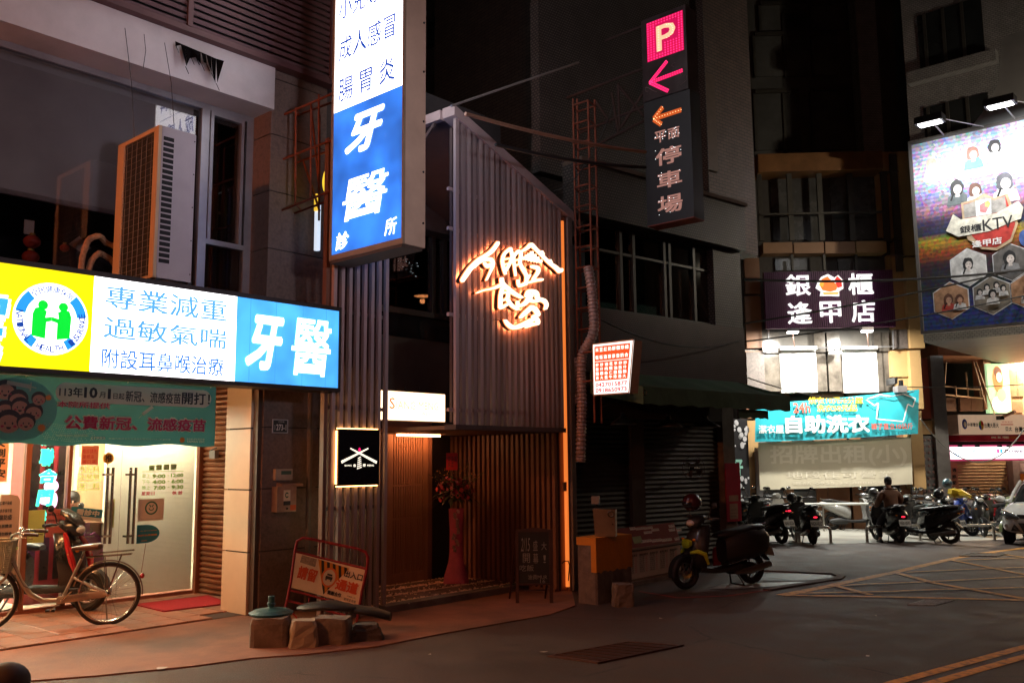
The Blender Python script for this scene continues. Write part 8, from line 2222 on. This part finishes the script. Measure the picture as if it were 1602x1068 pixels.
# ================================================================ BICYCLE
r0=G(166,978,.016);L0=1.17
rh=Vector((r0.x,r0.y,0)).normalized();bd=(Vector((-rh.y,rh.x,0))+rh*.10).normalized()
bk=thing('bicycle','silver city bicycle with wicker-style front basket parked in front of the clinic','bicycle',tuple(r0),yaw_of(bd))
wm_b=WM[bk.name]
def BB(mb,nm,m_,par=None,sm=True):return mb.build(nm,m_,par or bk,smooth=sm,local=True)
RW=.330;X0,X1=0.0,L0
silv=M('bike_silver',(.42,.36,.30),rough=.3,metal=.6,var=.08);bchrome=M('bike_chrome',(.55,.5,.45),rough=.18,metal=1,var=0)
def wheel(x_,nm,steer=0.0):
 w_=BB(MB().torus((x_,0,RW),(0,1,0),RW-.018,.018,48,8),nm,tyre)
 BB(MB().torus((x_,0,RW),(0,1,0),RW-.042,.010,48,6,1.3),'rim',bchrome,w_)
 b=MB()
 for k in range(32):
  an=k*2*math.pi/32;of=(.35 if k%4<2 else -.35);s_=.028 if k%2 else -.028
  b.tube([(x_+.022*math.cos(an+of*3),s_,RW+.022*math.sin(an+of*3)),(x_+(RW-.045)*math.cos(an),0,RW+(RW-.045)*math.sin(an))],.0012,3,cap=False)
 BB(b,'spokes',bchrome,w_,False)
 BB(MB().lathe((x_,-.045,RW),(0,1,0),[(0,.012),(.01,.026),(.03,.018),(.06,.018),(.08,.026),(.09,.012)],14),'hub',bchrome,w_)
 b=MB();n_=22;a0,a1=(R(-5),R(165)) if nm=='rear_wheel' else (R(20),R(190))
 for i in range(n_+1):
  an=a0+(a1-a0)*i/n_;rr_=RW+.022
  an2=math.pi-an if nm=='rear_wheel' else an
  for s_,dr in ((-.026,-.012),(-.015,0),(.015,0),(.026,-.012)):b.v.append(Vector((x_+(rr_+dr)*math.cos(an2),s_,RW+(rr_+dr)*math.sin(an2))))
 for i in range(n_):
  for j in range(3):b.f.append((i*4+j,i*4+j+1,i*4+j+5,i*4+j+4))
 BB(b,'mudguard',M('mudguard_bronze',(.20,.12,.08),rough=.3,metal=.6))
 return w_
wheel(X0,'rear_wheel');wheel(X1,'front_wheel')
bbk=(.44,0,.285)
st_top=(.27,0,.70)
b=MB().tube([st_top,bbk],.017,10)
U_=[(.93,0,.78),(.90,0,.66),(.84,0,.50),(.74,0,.36),(.62,0,.29),(.44,0,.285)]
b.tube(U_,[.019,.02,.024,.026,.024,.02],10)
b.tube([(.95,0,.86),(.92,0,.74)],.02,10)
for s_ in (-1,1):
 b.tube([(.36,s_*.02,.52),(0.0,s_*.055,RW)],.010,8);b.tube([(.44,s_*.02,.285),(0.0,s_*.055,RW)],.011,8)
BB(b,'frame',silv)
b=MB()
for s_ in (-1,1):b.tube([(.935,s_*.04,.70),(.97,s_*.05,.55),(X1,s_*.05,RW)],.012,8)
b.tube([(.935,-.045,.70),(.935,.045,.70)],.014,8);BB(b,'fork',silv)
BB(MB().tube([(.27,0,.70),(.245,0,.80)],.013,8),'seat_post',bchrome)
BB(MB().loft([(.37,0,.80,.825,.018),(.32,0,.79,.835,.03),(.24,0,.785,.85,.06),(.16,0,.785,.86,.10),(.10,0,.79,.865,.105),(.07,0,.80,.85,.06)],16,2.6),'saddle',M('saddle_brown',(.07,.03,.02),rough=.4,var=.2))
hb=BB(MB().tube([(.66,-.29,.98),(.76,-.27,.99),(.86,-.20,1.0),(.93,-.08,.97),(.945,0,.96),(.93,.08,.97),(.86,.20,1.0),(.76,.27,.99),(.66,.29,.98)],.012,8),'handlebar',bchrome)
BB(MB().tube([(.955,0,.86),(.945,0,.96)],.014,8),'stem',bchrome)
for s_ in (-1,1):
 BB(MB().tube([(.78,s_*.265,.99),(.65,s_*.292,.98)],.018,8),'grip',M('grip_brown',(.05,.025,.018),rough=.6),hb)
 BB(MB().tube([(.84,s_*.21,.985),(.80,s_*.25,.955),(.70,s_*.28,.945)],.006,5),'brake_lever',bchrome,hb)
BB(MB().lathe((.88,-.14,1.01),(0,0,1),[(0,.028),(.015,.028),(.03,.012)],14),'bell',bchrome)
# basket
b=MB();bx0,bx1,bz0,bz1=1.0,1.30,.60,.92
def bk_pt(s_,t_):
 k_=.78+.22*t_;cx_=1.07;hx,hy=.165*k_,.21*k_
 s_=s_%4;i_=int(s_);f_=s_-i_
 cs=[(-1,-1),(1,-1),(1,1),(-1,1)];a_,c_=cs[i_],cs[(i_+1)%4]
 x_,y_=a_[0]+(c_[0]-a_[0])*f_,a_[1]+(c_[1]-a_[1])*f_
 m_=math.hypot(x_,y_);k2=min(1,1.22/m_)
 return Vector((cx_+x_*hx*k2,y_*hy*k2,bz0+(bz1-bz0)*t_))
wk=M('basket_beige',(.30,.27,.19),rough=.6,var=.2,vs=20)
for i in range(64):
 P=[bk_pt(i/16,t_/4) for t_ in range(5)];b.tube(P,.0036,4)
for j in range(15):
 P=[bk_pt(i/8,j/14) for i in range(32)];b.tube(P,.0036 if j<14 else .010,4,closed=True)
for i in range(8):
 p,q_=bk_pt(i/8,0),bk_pt(3-i/8,0);b.tube([p,q_],.004,4)
BB(b,'basket',wk,sm=False)
BB(MB().box(.885,-.04,.82,.892,.04,.845),'basket_tag',M('tag_lime',(.5,.6,.25),rough=.5),sm=False)
# rack
b=MB()
for s_ in (-.06,0,.06):b.tube([(.22,s_,.715),(-.22,s_,.735)],.005,5)
b.tube([(-.22,-.06,.735),(-.22,.06,.735)],.005,5)
for s_ in (-1,1):b.tube([(-.12,s_*.06,.73),(0,s_*.06,RW)],.005,5);b.tube([(.05,s_*.06,.72),(0,s_*.06,RW)],.005,5)
b.tube([(.10,-.06,.755),(-.24,-.05,.775),(-.25,.05,.775),(.10,.06,.755)],.004,5)
BB(b,'rear_rack',bchrome)
BB(MB().ell((-.335,0,.50),.025,.03,.03,12,8),'rear_reflector',tail_off)
BB(MB().loft([(.48,.05,.25,.33,.012),(.3,.05,.27,.35,.012),(.02,.05,.30,.37,.012)],10,3),'chain_guard',M('guard_silver',(.35,.3,.26),rough=.35,metal=.5))
c_=BB(MB().tube([(.44,-.07,.285),(.56,-.075,.17)],.009,6).tube([(.44,.07,.285),(.32,.075,.40)],.009,6).tube([(.44,-.07,.285),(.44,.07,.285)],.018,8),'crank',bchrome)
for x_,y_,z_ in ((.56,-.12,.17),(.32,.12,.40)):BB(MB().box(x_-.045,y_-.04,z_-.012,x_+.045,y_+.04,z_+.012),'pedal',plastic,c_,False)
BB(MB().tube([(.02,-.06,.28),(-.0,-.09,.012)],.008,6).tube([(0,-.06,.012),(.02,-.12,.012)],.008,5),'kickstand',bchrome)
BB(MB().tube([(.93,.02,.95),(.98,.03,.85),(.93,.03,.7),(.8,.03,.45),(.5,.03,.32)],.003,4),'brake_cable',plastic)
BB(MB().ell((1.02,0,.62),.03,.03,.03,10,8),'headlamp',bchrome)
# ================================================================ WHITE CAR (only its left front corner is in view)
cw=bp('car_white',(.62,.62,.60),.2)
# own direction: nose towards the crossing, slightly to the left
ca=G(1582,850);hdir=(-FH*.80-CR*.60).normalized();sidev=Vector((-hdir.y,hdir.x,0))
# near-left-in-picture wheel is the car's right front wheel
cpos=ca-sidev*-.76-hdir*1.30 if False else ca+sidev*.76-hdir*1.30
cr_=thing('parked_car','white hatchback whose front corner enters at the right edge of the parking area','car',(cpos.x,cpos.y,gz(cpos)+.006),yaw_of(hdir));cr_.rotation_euler[1]=math.atan(SLOPE*hdir.y)
def CB(mb,nm,m_,par=None,sm=True):return mb.build(nm,m_,par or cr_,smooth=sm,local=True)
body=[(-2.15,0,.40,.85,.70),(-2.05,0,.28,1.0,.80),(-1.5,0,.20,1.02,.88),(-.5,0,.18,.98,.90),(.5,0,.18,.98,.90),(1.0,0,.20,.97,.89),(1.5,0,.22,.90,.87),(1.85,0,.24,.82,.82),(2.05,0,.27,.74,.72),(2.16,0,.33,.64,.58)]
CB(MB().loft(body,28,4.2),'body',cw)
cabin=[(-2.0,0,.95,1.0,.60),(-1.6,0,.92,1.36,.66),(-1.0,0,.90,1.46,.68),(-.2,0,.90,1.48,.68),(.35,0,.90,1.40,.66),(.85,0,.90,1.14,.68),(1.15,0,.88,.96,.68)]
CB(MB().loft(cabin,24,3.2),'cabin_glass',M('car_glass',(.012,.014,.015),rough=.05,spec=.8,var=0))
CB(MB().loft([(-1.6,0,1.34,1.40,.56),(-1.0,0,1.42,1.50,.60),(-.2,0,1.43,1.52,.60),(.3,0,1.36,1.44,.56)],16,3),'roof',cw)
for s_ in (-1,1):
 CB(MB().tube([(.3,s_*.62,1.41),(.8,s_*.70,1.16),(1.15,s_*.74,.96)],.035,8),'pillar',cw)
 CB(MB().ell((.75,s_*1.0,1.0),.09,.11,.07,14,8),'wing_mirror',cw)
 hl=CB(MB().tube([(2.15,s_*.44,.60),(2.10,s_*.57,.625),(1.99,s_*.71,.665),(1.80,s_*.81,.72),(1.62,s_*.845,.77)],[.035,.075,.085,.055,.015],14),'headlight',M('car_lamp',(.16,.17,.18),rough=.07,coat=1,metal=.6,var=0))
 CB(MB().ell((2.0,s_*.60,.66),.05,.06,.05,12,8),'lamp_reflector',chrome,hl)
 CB(MB().prism(Fr((0,0,0),(0,1,0),(1,0,0)),[(s_*.42,.32),(s_*.62,.32),(s_*.54,.48)][::s_],1.9,2.16),'corner_intake',plastic,None,False)
 CB(MB().lathe((1.98,s_*.70,.42),(1,0,0),[(0,.05),(.09,.05)],16),'fog_lamp',lensm)
 for x_ in (1.3,-1.35):
  w_=CB(MB().torus((x_,s_*.78,.32),(0,1,0),.235,.085,32,10,1.25),'wheel',tyre)
  CB(MB().lathe((x_,s_*.80,.32),(0,s_,0),[(0,.20),(.04,.2),(.06,.05)],20),'hubcap',rimm,w_)
  CB(MB().torus((x_,s_*.84,.33),(0,1,0),.36,.03,28,6,.6),'wheel_arch',plastic)
gm=MB().prism(Fr((0,0,0),(0,1,0),(1,0,0)),[(-.36,.30),(.36,.30),(.46,.50),(-.46,.50)],2.05,2.19);CB(gm,'lower_grille',plastic,None,False)
CB(MB().prism(Fr((0,0,0),(0,1,0),(1,0,0)),[(-.42,.60),(.42,.60),(.48,.68),(-.48,.68)],2.02,2.165),'upper_grille',plastic,None,False)
CB(MB().fb(Fr((2.2,0,0),(0,1,0),(1,0,0)),-.18,.50,.18,.59,-.03,.0),'number_plate',platem,None,False)
# ================================================================ BARRIER SIGN, STONES, UMBRELLA STAND
pB=G(512,975);fB=FC(pB,0)
bs_=thing('barrier_sign','tilted red-framed barrier sign asking to keep the passage clear, standing before the slat screen','barrier',tuple(pB))
redt=M('red_tube',(.25,.018,.03),rough=.4,metal=.2,var=.15,dirt=.2)
def fq(u,v,c=0):return fB.pt(*fB.px(u,v,c),c)
CN=[(447,950),(456,905),(462,860),(465,846),(474,841),(488,843),(560,858),(572,863),(576,872),(574,890),(566,925),(561,955)]
MB().tube([fq(*c_) for c_ in CN],.016,8).build('frame_tube',redt,bs_,smooth=True)
for a_,b_ in (((461,862),(572,889)),((452,922),(563,951)),((447,938),(540,962))):MB().tube([fq(*a_),fq(*b_)],.013,8).build('cross_tube',redt,bs_)
for a_,b_ in (((500,846),(499,868)),((484,934),(482,950)),((521,938),(517,956))):MB().tube([fq(*a_),fq(*b_)],.008,6).build('strut',redt,bs_)
for (u0,v0,u1,v1) in ((447,950,430,962),(561,955,556,985)):
 MB().tube([fq(u0,v0),fB.pt(*fB.px(u1,v1,0),0)],.015,6).build('foot',redt,bs_)
P=[fB.px(*q) for q in ((456,918),(561,947),(571,891),(463,864))]
MB().prism(fB,P,-.008,.008).build('panel',M('panel_cream',(.80,.68,.56),rough=.55,var=.08,vs=5,dirt=.25),bs_)
ax=Vector(P[1])-Vector(P[0]);ang=math.atan2(ax.y,ax.x)
ay=Vector(P[3])-Vector(P[0]);WdP,HtP=ax.length,ay.length
fPn=Fr(fB.pt(*P[0],.0),fB.X*math.cos(ang)+Vector((0,0,math.sin(ang))),fB.N,Vector((0,0,math.cos(ang)))-fB.X*math.sin(ang))
MB().prism(fPn,[(WdP*.26,HtP*.985),(WdP*.47,HtP*.05),(WdP*.73,HtP*.96)][::1],.0085,.010).build('triangle',M('stripe_black',(.015,.014,.013),rough=.5,var=0),bs_)
tri=[Vector((WdP*.26,HtP*.985)),Vector((WdP*.47,HtP*.05)),Vector((WdP*.73,HtP*.96))]
oy=M('stripe_orange',(.55,.22,.02),rough=.5,var=0)
def clip_tri(poly,T):
 out=poly
 for i in range(3):
  a_,b_=T[i],T[(i+1)%3];c_=T[(i+2)%3];n0=Vector((-(b_-a_).y,(b_-a_).x));sg_=1 if (c_-a_).dot(n0)>0 else -1
  res=[]
  for k in range(len(out)):
   p,q_=out[k],out[(k+1)%len(out)];dp,dq=(p-a_).dot(n0)*sg_,(q_-a_).dot(n0)*sg_
   if dp>=0:res.append(p)
   if dp*dq<0:res.append(p.lerp(q_,dp/(dp-dq)))
  out=res
  if not out:return []
 return out
for k in range(8):
 x0_=WdP*(.17+k*.085);sl=WdP*.16
 pol=clip_tri([Vector((x0_+sl,0)),Vector((x0_+sl+WdP*.043,0)),Vector((x0_+WdP*.043-.0,HtP*1.05)),Vector((x0_,HtP*1.05))],tri)
 if len(pol)>2:MB().prism(fPn,[tuple(p) for p in pol],.0105,.012).build('stripe',oy,bs_)
cxp,cyp=WdP*.485,HtP*.56
disc(fPn,cxp,cyp,.085,.105,.013,None,24).build('round_badge',M('badge_orange',(.60,.16,.05),rough=.5,var=0),bs_)
disc(fPn,cxp,cyp,.066,.084,.0145,None,24).build('badge_field',M('badge_white',(.55,.5,.45),rough=.5,var=0),bs_)
b=MB()
for (x0,y0,x1,y1) in ((-.038,-.02,.038,.012),(-.028,.018,.028,.038),(-.035,-.035,-.018,-.022),(.018,-.035,.035,-.022)):b.fb(fPn,cxp+x0,cyp+y0,cxp+x1,cyp+y1,.0148,.016)
b.build('car_symbol',inkb,bs_)
oi=M('sign_orange_ink',(.60,.09,.03),rough=.5,var=0)
MB().text(fPn,'請留',WdP*.03,HtP*.30,WdP*.31,HtP*.68,.010,bold=.045).text(fPn,'通道',WdP*.60,HtP*.28,WdP*.93,HtP*.62,.010,bold=.045).build('orange_lettering',oi,bs_)
MB().text(fPn,'出入口',WdP*.68,HtP*.70,WdP*.95,HtP*.90,.012,bold=.03).text(fPn,'謝謝合作',WdP*.52,HtP*.09,WdP*.72,HtP*.22,.010,bold=.04).text(fPn,'河南路二段',WdP*.80,HtP*.17,WdP*.93,HtP*.21,.010).text(fPn,'管理委員會',WdP*.77,HtP*.05,WdP*.95,HtP*.13,.010).build('black_lettering',inkb,bs_)
MB().prism(fPn,[(WdP*.02,HtP*.76),(WdP*.25,HtP*.74),(WdP*.24,HtP*.97),(WdP*.02,HtP*.97)],.0085,.010).build('torn_patch',M('torn_patch',(.30,.24,.20),rough=.8,var=.6,vs=30),bs_)
# stones
rough_block('concrete_weight','square concrete weight with a teal cap, left end of the row of stones','weight',G(423,1010),.36,.30,.27,conc,.1,.02,seed=3)
rough_block('stone','pale rounded stone second from the left in the row under the barrier sign','stone',G(474,1012),.27,.22,.25,M('pale_stone',(.33,.28,.22),rough=.8,var=.2,vs=8,bump=.4,bs=40,dirt=.3),.3,.07,seed=4,top=.85)
rough_block('stone','square grey concrete lump third from the left in the row under the barrier sign','stone',G(519,1006),.36,.26,.24,conc,-.05,.03,seed=5)
rough_block('stone','dark low rock at the right end of the row under the barrier sign','stone',G(572,1001),.34,.26,.16,M('dark_rock',(.06,.05,.045),rough=.9,var=.4,vs=12,bump=.8,bs=30),.2,.14,seed=6,top=.7)
t=thing('umbrella_base','teal plastic umbrella base with a screw collar on top of the concrete weight','umbrella base',tuple(G(420,998)))
c_=G(423,1006);c_.z=.27
tp_=M('teal_plastic',(.02,.09,.11),rough=.4,var=.15)
MB().lathe(c_,(0,0,1),[(0,.20),(.02,.21),(.045,.16),(.06,.06),(.07,.035)],20).build('body',tp_,t)
MB().lathe(c_+Vector((0,0,.065)),(0,0,1),[(0,.03),(.02,.03),(.025,.04),(.04,.04),(.045,.032),(.10,.032),(.105,.028)],16).build('collar',tp_,t)
t=thing('old_tyres','flat dark rubber sheets lying on the stones behind the barrier sign','rubber sheet',tuple(G(540,985)))
dr=M('dark_rubber',(.008,.007,.007),rough=.55,var=.3,vs=10,bump=.3,bs=20)
c_=G(512,992);c_.z=.26
b=MB().loft([(-.30,0,-.02,.02,.05),(-.2,0,-.03,.05,.14),(0,0,-.02,.07,.17),(.2,0,-.03,.04,.15),(.3,0,-.02,.01,.06)],14,2.2);Rz=Matrix.Rotation(yaw_of(CR),3,'Z');b.v=[Rz@p+c_ for p in b.v];b.build('sheet',dr,t,smooth=True)
c_=G(577,990);c_.z=.2
b=MB().loft([(-.26,0,.02,.06,.05),(-.15,0,-.0,.08,.13),(.05,0,-.03,.05,.15),(.22,0,-.08,.0,.08)],14,2.2);b.v=[Rz@p+c_ for p in b.v];b.build('sheet',dr,t,smooth=True)
# coiled red hose by the stones
t=thing('red_cable','loop of red cable on the ground beside the teal umbrella base','cable',tuple(G(440,975)))
P=[fB.pt(*fB.px(u,v,.1),.1) for u,v in ((405,978),(415,962),(432,950),(452,952),(464,965),(462,985))]
MB().tube(P,.01,6).build('loop',M('red_cable',(.4,.03,.02),rough=.4),t,smooth=True)
# dark round object at the bottom-left corner
t=thing('dark_dome','dark rounded helmet-like object cut off by the bottom left corner','helmet',tuple(G(14,1100)))
pD=at(10,1066,5.0);MB().ell((0,0,0),.13,.12,.105,20,12).build('shell',M('helmet_dark_brown',(.035,.02,.016),rough=.7),t,smooth=True,local=True);t.location=pD;WM[t.name]=Matrix.Translation(pD)
dp=MB().tube([(0,0,-.08),(0,0,-pD.z+.01)],.02,8).build('post',plastic,t,local=True)
MB().lathe((0,0,-pD.z+.005),(0,0,1),[(0,.12),(.02,.12)],16).build('post_base',plastic,t,local=True)
# cables at the post foot beside the LED strip
t=thing('black_hook','black bent cable hanging beside the orange LED strip near the chalkboard','cable',FX(-7.5).pt(*FX(-7.5).px(890,885)))
f_=FX(-7.53);MB().tube([f_.pt(*f_.px(u,v)) for u,v in ((879,881),(883,877),(889,877),(891,884),(890,896),(889,908))],.008,6).build('cable',black,t)
# ================================================================ PEOPLE (grown from skeletons with the Skin modifier)
def skin_mesh(verts,edges,root=0,levels=2):
 me=bpy.data.meshes.new('skel');me.from_pydata([v[:3] for v in verts],edges,[]);me.update()
 o=bpy.data.objects.new('skel',me);COL.objects.link(o)
 m=o.modifiers.new('s','SKIN');m.use_smooth_shade=True
 sv=me.skin_vertices[0].data
 for i,v in enumerate(verts):
  r_=v[3];sv[i].radius=r_ if isinstance(r_,tuple) else (r_,r_);sv[i].use_root=(i==root)
 o.modifiers.new('u','SUBSURF').levels=levels
 dg=bpy.context.evaluated_depsgraph_get();dg.update()
 out=bpy.data.meshes.new_from_object(o.evaluated_get(dg))
 bpy.data.objects.remove(o);bpy.data.meshes.remove(me)
 return out
def grow(nm,mat,par,verts,edges,root=0,levels=2):
 me=skin_mesh(verts,edges,root,levels);me.name=nm;me.materials.clear();me.materials.append(mat)
 for p in me.polygons:p.material_index=0
 o=bpy.data.objects.new(nm,me);COL.objects.link(o);o.parent=par;WM[o.name]=wm(par); return o
skinm=M('skin',(.40,.22,.15),rough=.55,var=.05);hairm=M('black_hair',(.012,.010,.009),rough=.5,var=.3,vs=30,bump=.5,bs=90)
def person(label,loc,rz,jacket,trousers,legs=True,reach=.35,head_pitch=0.0):
 """seated figure facing +x; origin on the ground below the hips; seat height .80"""
 t=thing('person',label,'person',loc,rz)
 hp_=.80
 V=[(0,0,hp_,.14),(.0,0,hp_+.14,.135),(.03,0,hp_+.30,.15),(.05,0,hp_+.44,.13),(.06,0,hp_+.50,.06),(.085,0,hp_+.57,.055)]
 E=[(0,1),(1,2),(2,3),(3,4),(4,5)]
 hx=.12+head_pitch
 V+=[(hx,0,hp_+.64,.085),(hx+.005,0,hp_+.72,.088),(hx,0,hp_+.77,.06)];E+=[(5,6),(6,7),(7,8)]
 for s_ in (-1,1):
  k=len(V)
  V+=[(.05,s_*.17,hp_+.44,.07),(.04,s_*.25,hp_+.27,.052),(.08+reach*.4,s_*.26,hp_+.12,.042),(.12+reach*.8,s_*.22,hp_+.13,.032),(.16+reach,s_*.21,hp_+.13,.03)]
  E+=[(3,k),(k,k+1),(k+1,k+2),(k+2,k+3),(k+3,k+4)]
  k=len(V)
  if legs:
   V+=[(.06,s_*.10,hp_-.04,.095),(.25,s_*.16,hp_-.10,.08),(.42,s_*.20,hp_-.16,.062),(.36,s_*.23,hp_-.42,.052),(.28,s_*.25,.10,.04),(.36,s_*.26,.05,.035)] if s_<0 else [(.0,.12,hp_-.06,.095),(.10,.24,hp_-.25,.08),(.12,.30,hp_-.42,.062),(.04,.32,.30,.05),(-.02,.33,.10,.04),(.10,.34,.05,.035)]
   E+=[(0,k),(k,k+1),(k+1,k+2),(k+2,k+3),(k+3,k+4),(k+4,k+5)]
 body=grow('body',skinm,t,V,E)
# jacket: torso and arms, slightly larger
 J=[(0,0,hp_+.02,(.19,.185)),(.01,0,hp_+.16,(.18,.175)),(.03,0,hp_+.30,(.185,.175)),(.045,0,hp_+.42,(.16,.15)),(.06,0,hp_+.50,.085)]
 JE=[(0,1),(1,2),(2,3),(3,4)]
 for s_ in (-1,1):
  k=len(J);J+=[(.05,s_*.18,hp_+.42,.095),(.04,s_*.275,hp_+.27,.082),(.08+reach*.4,s_*.28,hp_+.12,.068),(.10+reach*.78,s_*.235,hp_+.13,.052)]
  JE+=[(3,k),(k,k+1),(k+1,k+2),(k+2,k+3)]
 grow('jacket',jacket,t,J,JE)
 MB().torus((.065,0,hp_+.525),(.15,0,1),.075,.026,18,8).build('collar',jacket,t,smooth=True,local=True)
 if legs:
  T=[(0,0,hp_-.02,(.165,.155))];TE=[]
  T+=[(.06,-.10,hp_-.05,.11),(.25,-.165,hp_-.10,.098),(.43,-.20,hp_-.16,.078),(.36,-.23,hp_-.42,.07),(.29,-.25,.14,.06)]
  T+=[(.0,.12,hp_-.07,.11),(.10,.245,hp_-.25,.095),(.12,.30,hp_-.42,.08),(.04,.32,.30,.07),(-.02,.33,.14,.062)]
  TE=[(0,1),(1,2),(2,3),(3,4),(4,5),(0,6),(6,7),(7,8),(8,9),(9,10)]
  grow('trousers',trousers,t,T,TE)
  for (x_,y_) in ((.30,-.25),(-.01,.33)):
   MB().loft([(x_-.09,y_,.01,.09,.035),(x_-.04,y_,.008,.12,.046),(x_+.06,y_,.008,.10,.048),(x_+.15,y_,.008,.07,.045),(x_+.20,y_,.01,.045,.025)],12,2.6).build('shoe',M('dark_shoe',(.02,.02,.02),rough=.5),t,smooth=True,local=True)
# hands: palm and five fingers curled
 for s_ in (-1,1):
  hx_,hy_,hz_=.19+reach,s_*.21,hp_+.13
  for k in range(4):
   y_=hy_+(k-1.5)*.02;L_=(.065,.075,.07,.055)[k]
   MB().tube([(hx_-.03,y_,hz_+.008),(hx_+L_*.4,y_,hz_+.015),(hx_+L_*.8,y_,hz_-.002),(hx_+L_*.75,y_,hz_-.025)],[.010,.009,.008,.007],6).build('finger',skinm,t,smooth=True,local=True)
  MB().tube([(hx_-.05,hy_-s_*.03,hz_),(hx_-.01,hy_-s_*.055,hz_-.015),(hx_+.02,hy_-s_*.045,hz_-.025)],[.011,.010,.008],6).build('thumb',skinm,t,smooth=True,local=True)
# head details
 zc_=hp_+.71
 MB().ell((hx-.012,0,zc_+.028),.108,.092,.105,20,14).build('hair',hairm,t,smooth=True,local=True)
 MB().ell((hx-.055,0,zc_-.03),.055,.078,.06,16,10).build('nape_hair',hairm,t,smooth=True,local=True)
 for s_ in (-1,1):
  MB().ell((hx+.0,s_*.086,zc_-.015),.018,.009,.028,10,8).build('ear',skinm,t,smooth=True,local=True)
  MB().ell((hx+.088,s_*.032,zc_+.0),.008,.013,.008,10,6).build('eye',M('eye_dark',(.03,.02,.02),rough=.2),t,smooth=True,local=True)
 MB().ell((hx+.098,0,zc_-.02),.016,.012,.024,10,8).build('nose',skinm,t,smooth=True,local=True)
 MB().ell((hx+.086,0,zc_-.058),.008,.024,.008,10,6).build('mouth',M('lips',(.3,.1,.08),rough=.5),t,smooth=True,local=True)
 return t
brownj=M('brown_jacket',(.13,.055,.028),rough=.75,var=.2,vs=6,bump=.4,bs=18);navy=M('navy_trousers',(.02,.02,.028),rough=.8,var=.2)
ploc=rider_sc.location.copy();hd=Vector((math.cos(rider_sc.rotation_euler.z),math.sin(rider_sc.rotation_euler.z),0))
pp=ploc-hd*.28
man=person('man in a brown jacket and dark trousers sitting on a scooter, seen from behind',(pp.x,pp.y,ploc.z-.02),rider_sc.rotation_euler.z,brownj,navy)
man.scale=(.93,.93,.93)
# receptionist bending behind the counter
pq_=FX(-12.75);aq=pq_.px(112,790)
person('dark-haired person bending over behind the clinic reception counter',(-12.75,aq[0],-.28),R(-20),M('pale_top',(.45,.35,.28),rough=.8),navy,legs=False,reach=.2,head_pitch=.05)
# ================================================================ STREET LAMPS and added lights outside the picture
def street_lamp(label,p,aim,power,colr,h):
 t=thing('street_lamp',label,'street lamp',(p[0],p[1],0),group='street lamps')
 MB().tube([(p[0],p[1],0),(p[0],p[1],h)],[.08,.05],10).build('pole',M('lamp_pole',(.2,.2,.2),rough=.5,metal=.5),t)
 a_=Vector((aim[0]-p[0],aim[1]-p[1],0)).normalized()
 e=Vector((p[0],p[1],h))+a_*1.0
 MB().tube([(p[0],p[1],h-.05),tuple(e+Vector((0,0,.08)))],.04,8).build('arm',MATS['lamp_pole'],t)
 MB().ell(e+Vector((0,0,.06)),.32,.16,.09,16,8).build('head',MATS['lamp_pole'],t)
 MB().box(e.x-.2,e.y-.1,e.z-.045,e.x+.2,e.y+.1,e.z-.03).build('lens',M('sodium_lens',(.8,.5,.2),emit=colr,es=12),t)
 arealight('lamp_beam',e-Vector((0,0,.07)),aim,power,colr,.4,.2,t)
street_lamp('sodium street lamp beyond the left edge of the picture',(-8.0,-3.4),(-9.0,4.0,0),430,(1,.27,.085),5.2)
t=thing('cool_fill_light','added cool white fill light across the street behind the photographer','lamp',(3.2,3.4,3.1))  # unseen lamp added for cool fill on the clinic front
MB().box(3.2,2.6,3.0,3.4,4.2,3.5).build('housing',MATS['lamp_pole'],t);MB().box(3.17,2.65,3.05,3.199,4.15,3.45).build('face',M('fill_light_face',(.8,.8,.8),emit=(.85,.85,1),es=3),t)
MB().tube([(3.3,3.4,0),(3.3,3.4,3.0)],.05,8).build('post',MATS['lamp_pole'],t)
arealight('fill_beam',(3.1,3.4,3.25),(-8.6,5.6,5.2),32,(.9,.84,1),1.4,.4,t,44)
pq2=FH*15+CR*15.5;pt2=FF.pt(*FF.px(1400,330))
street_lamp('added unseen white lamp beyond the right edge of the crossing',(pq2.x,pq2.y),tuple(pt2),620,(1,.86,.66),7.5)  # unseen lamp added to brighten the ochre bands and right column
street_lamp('sodium street lamp behind the photographer',(3.0,-3.0),(-4.5,7.5,0),210,(1,.30,.15),7.5)
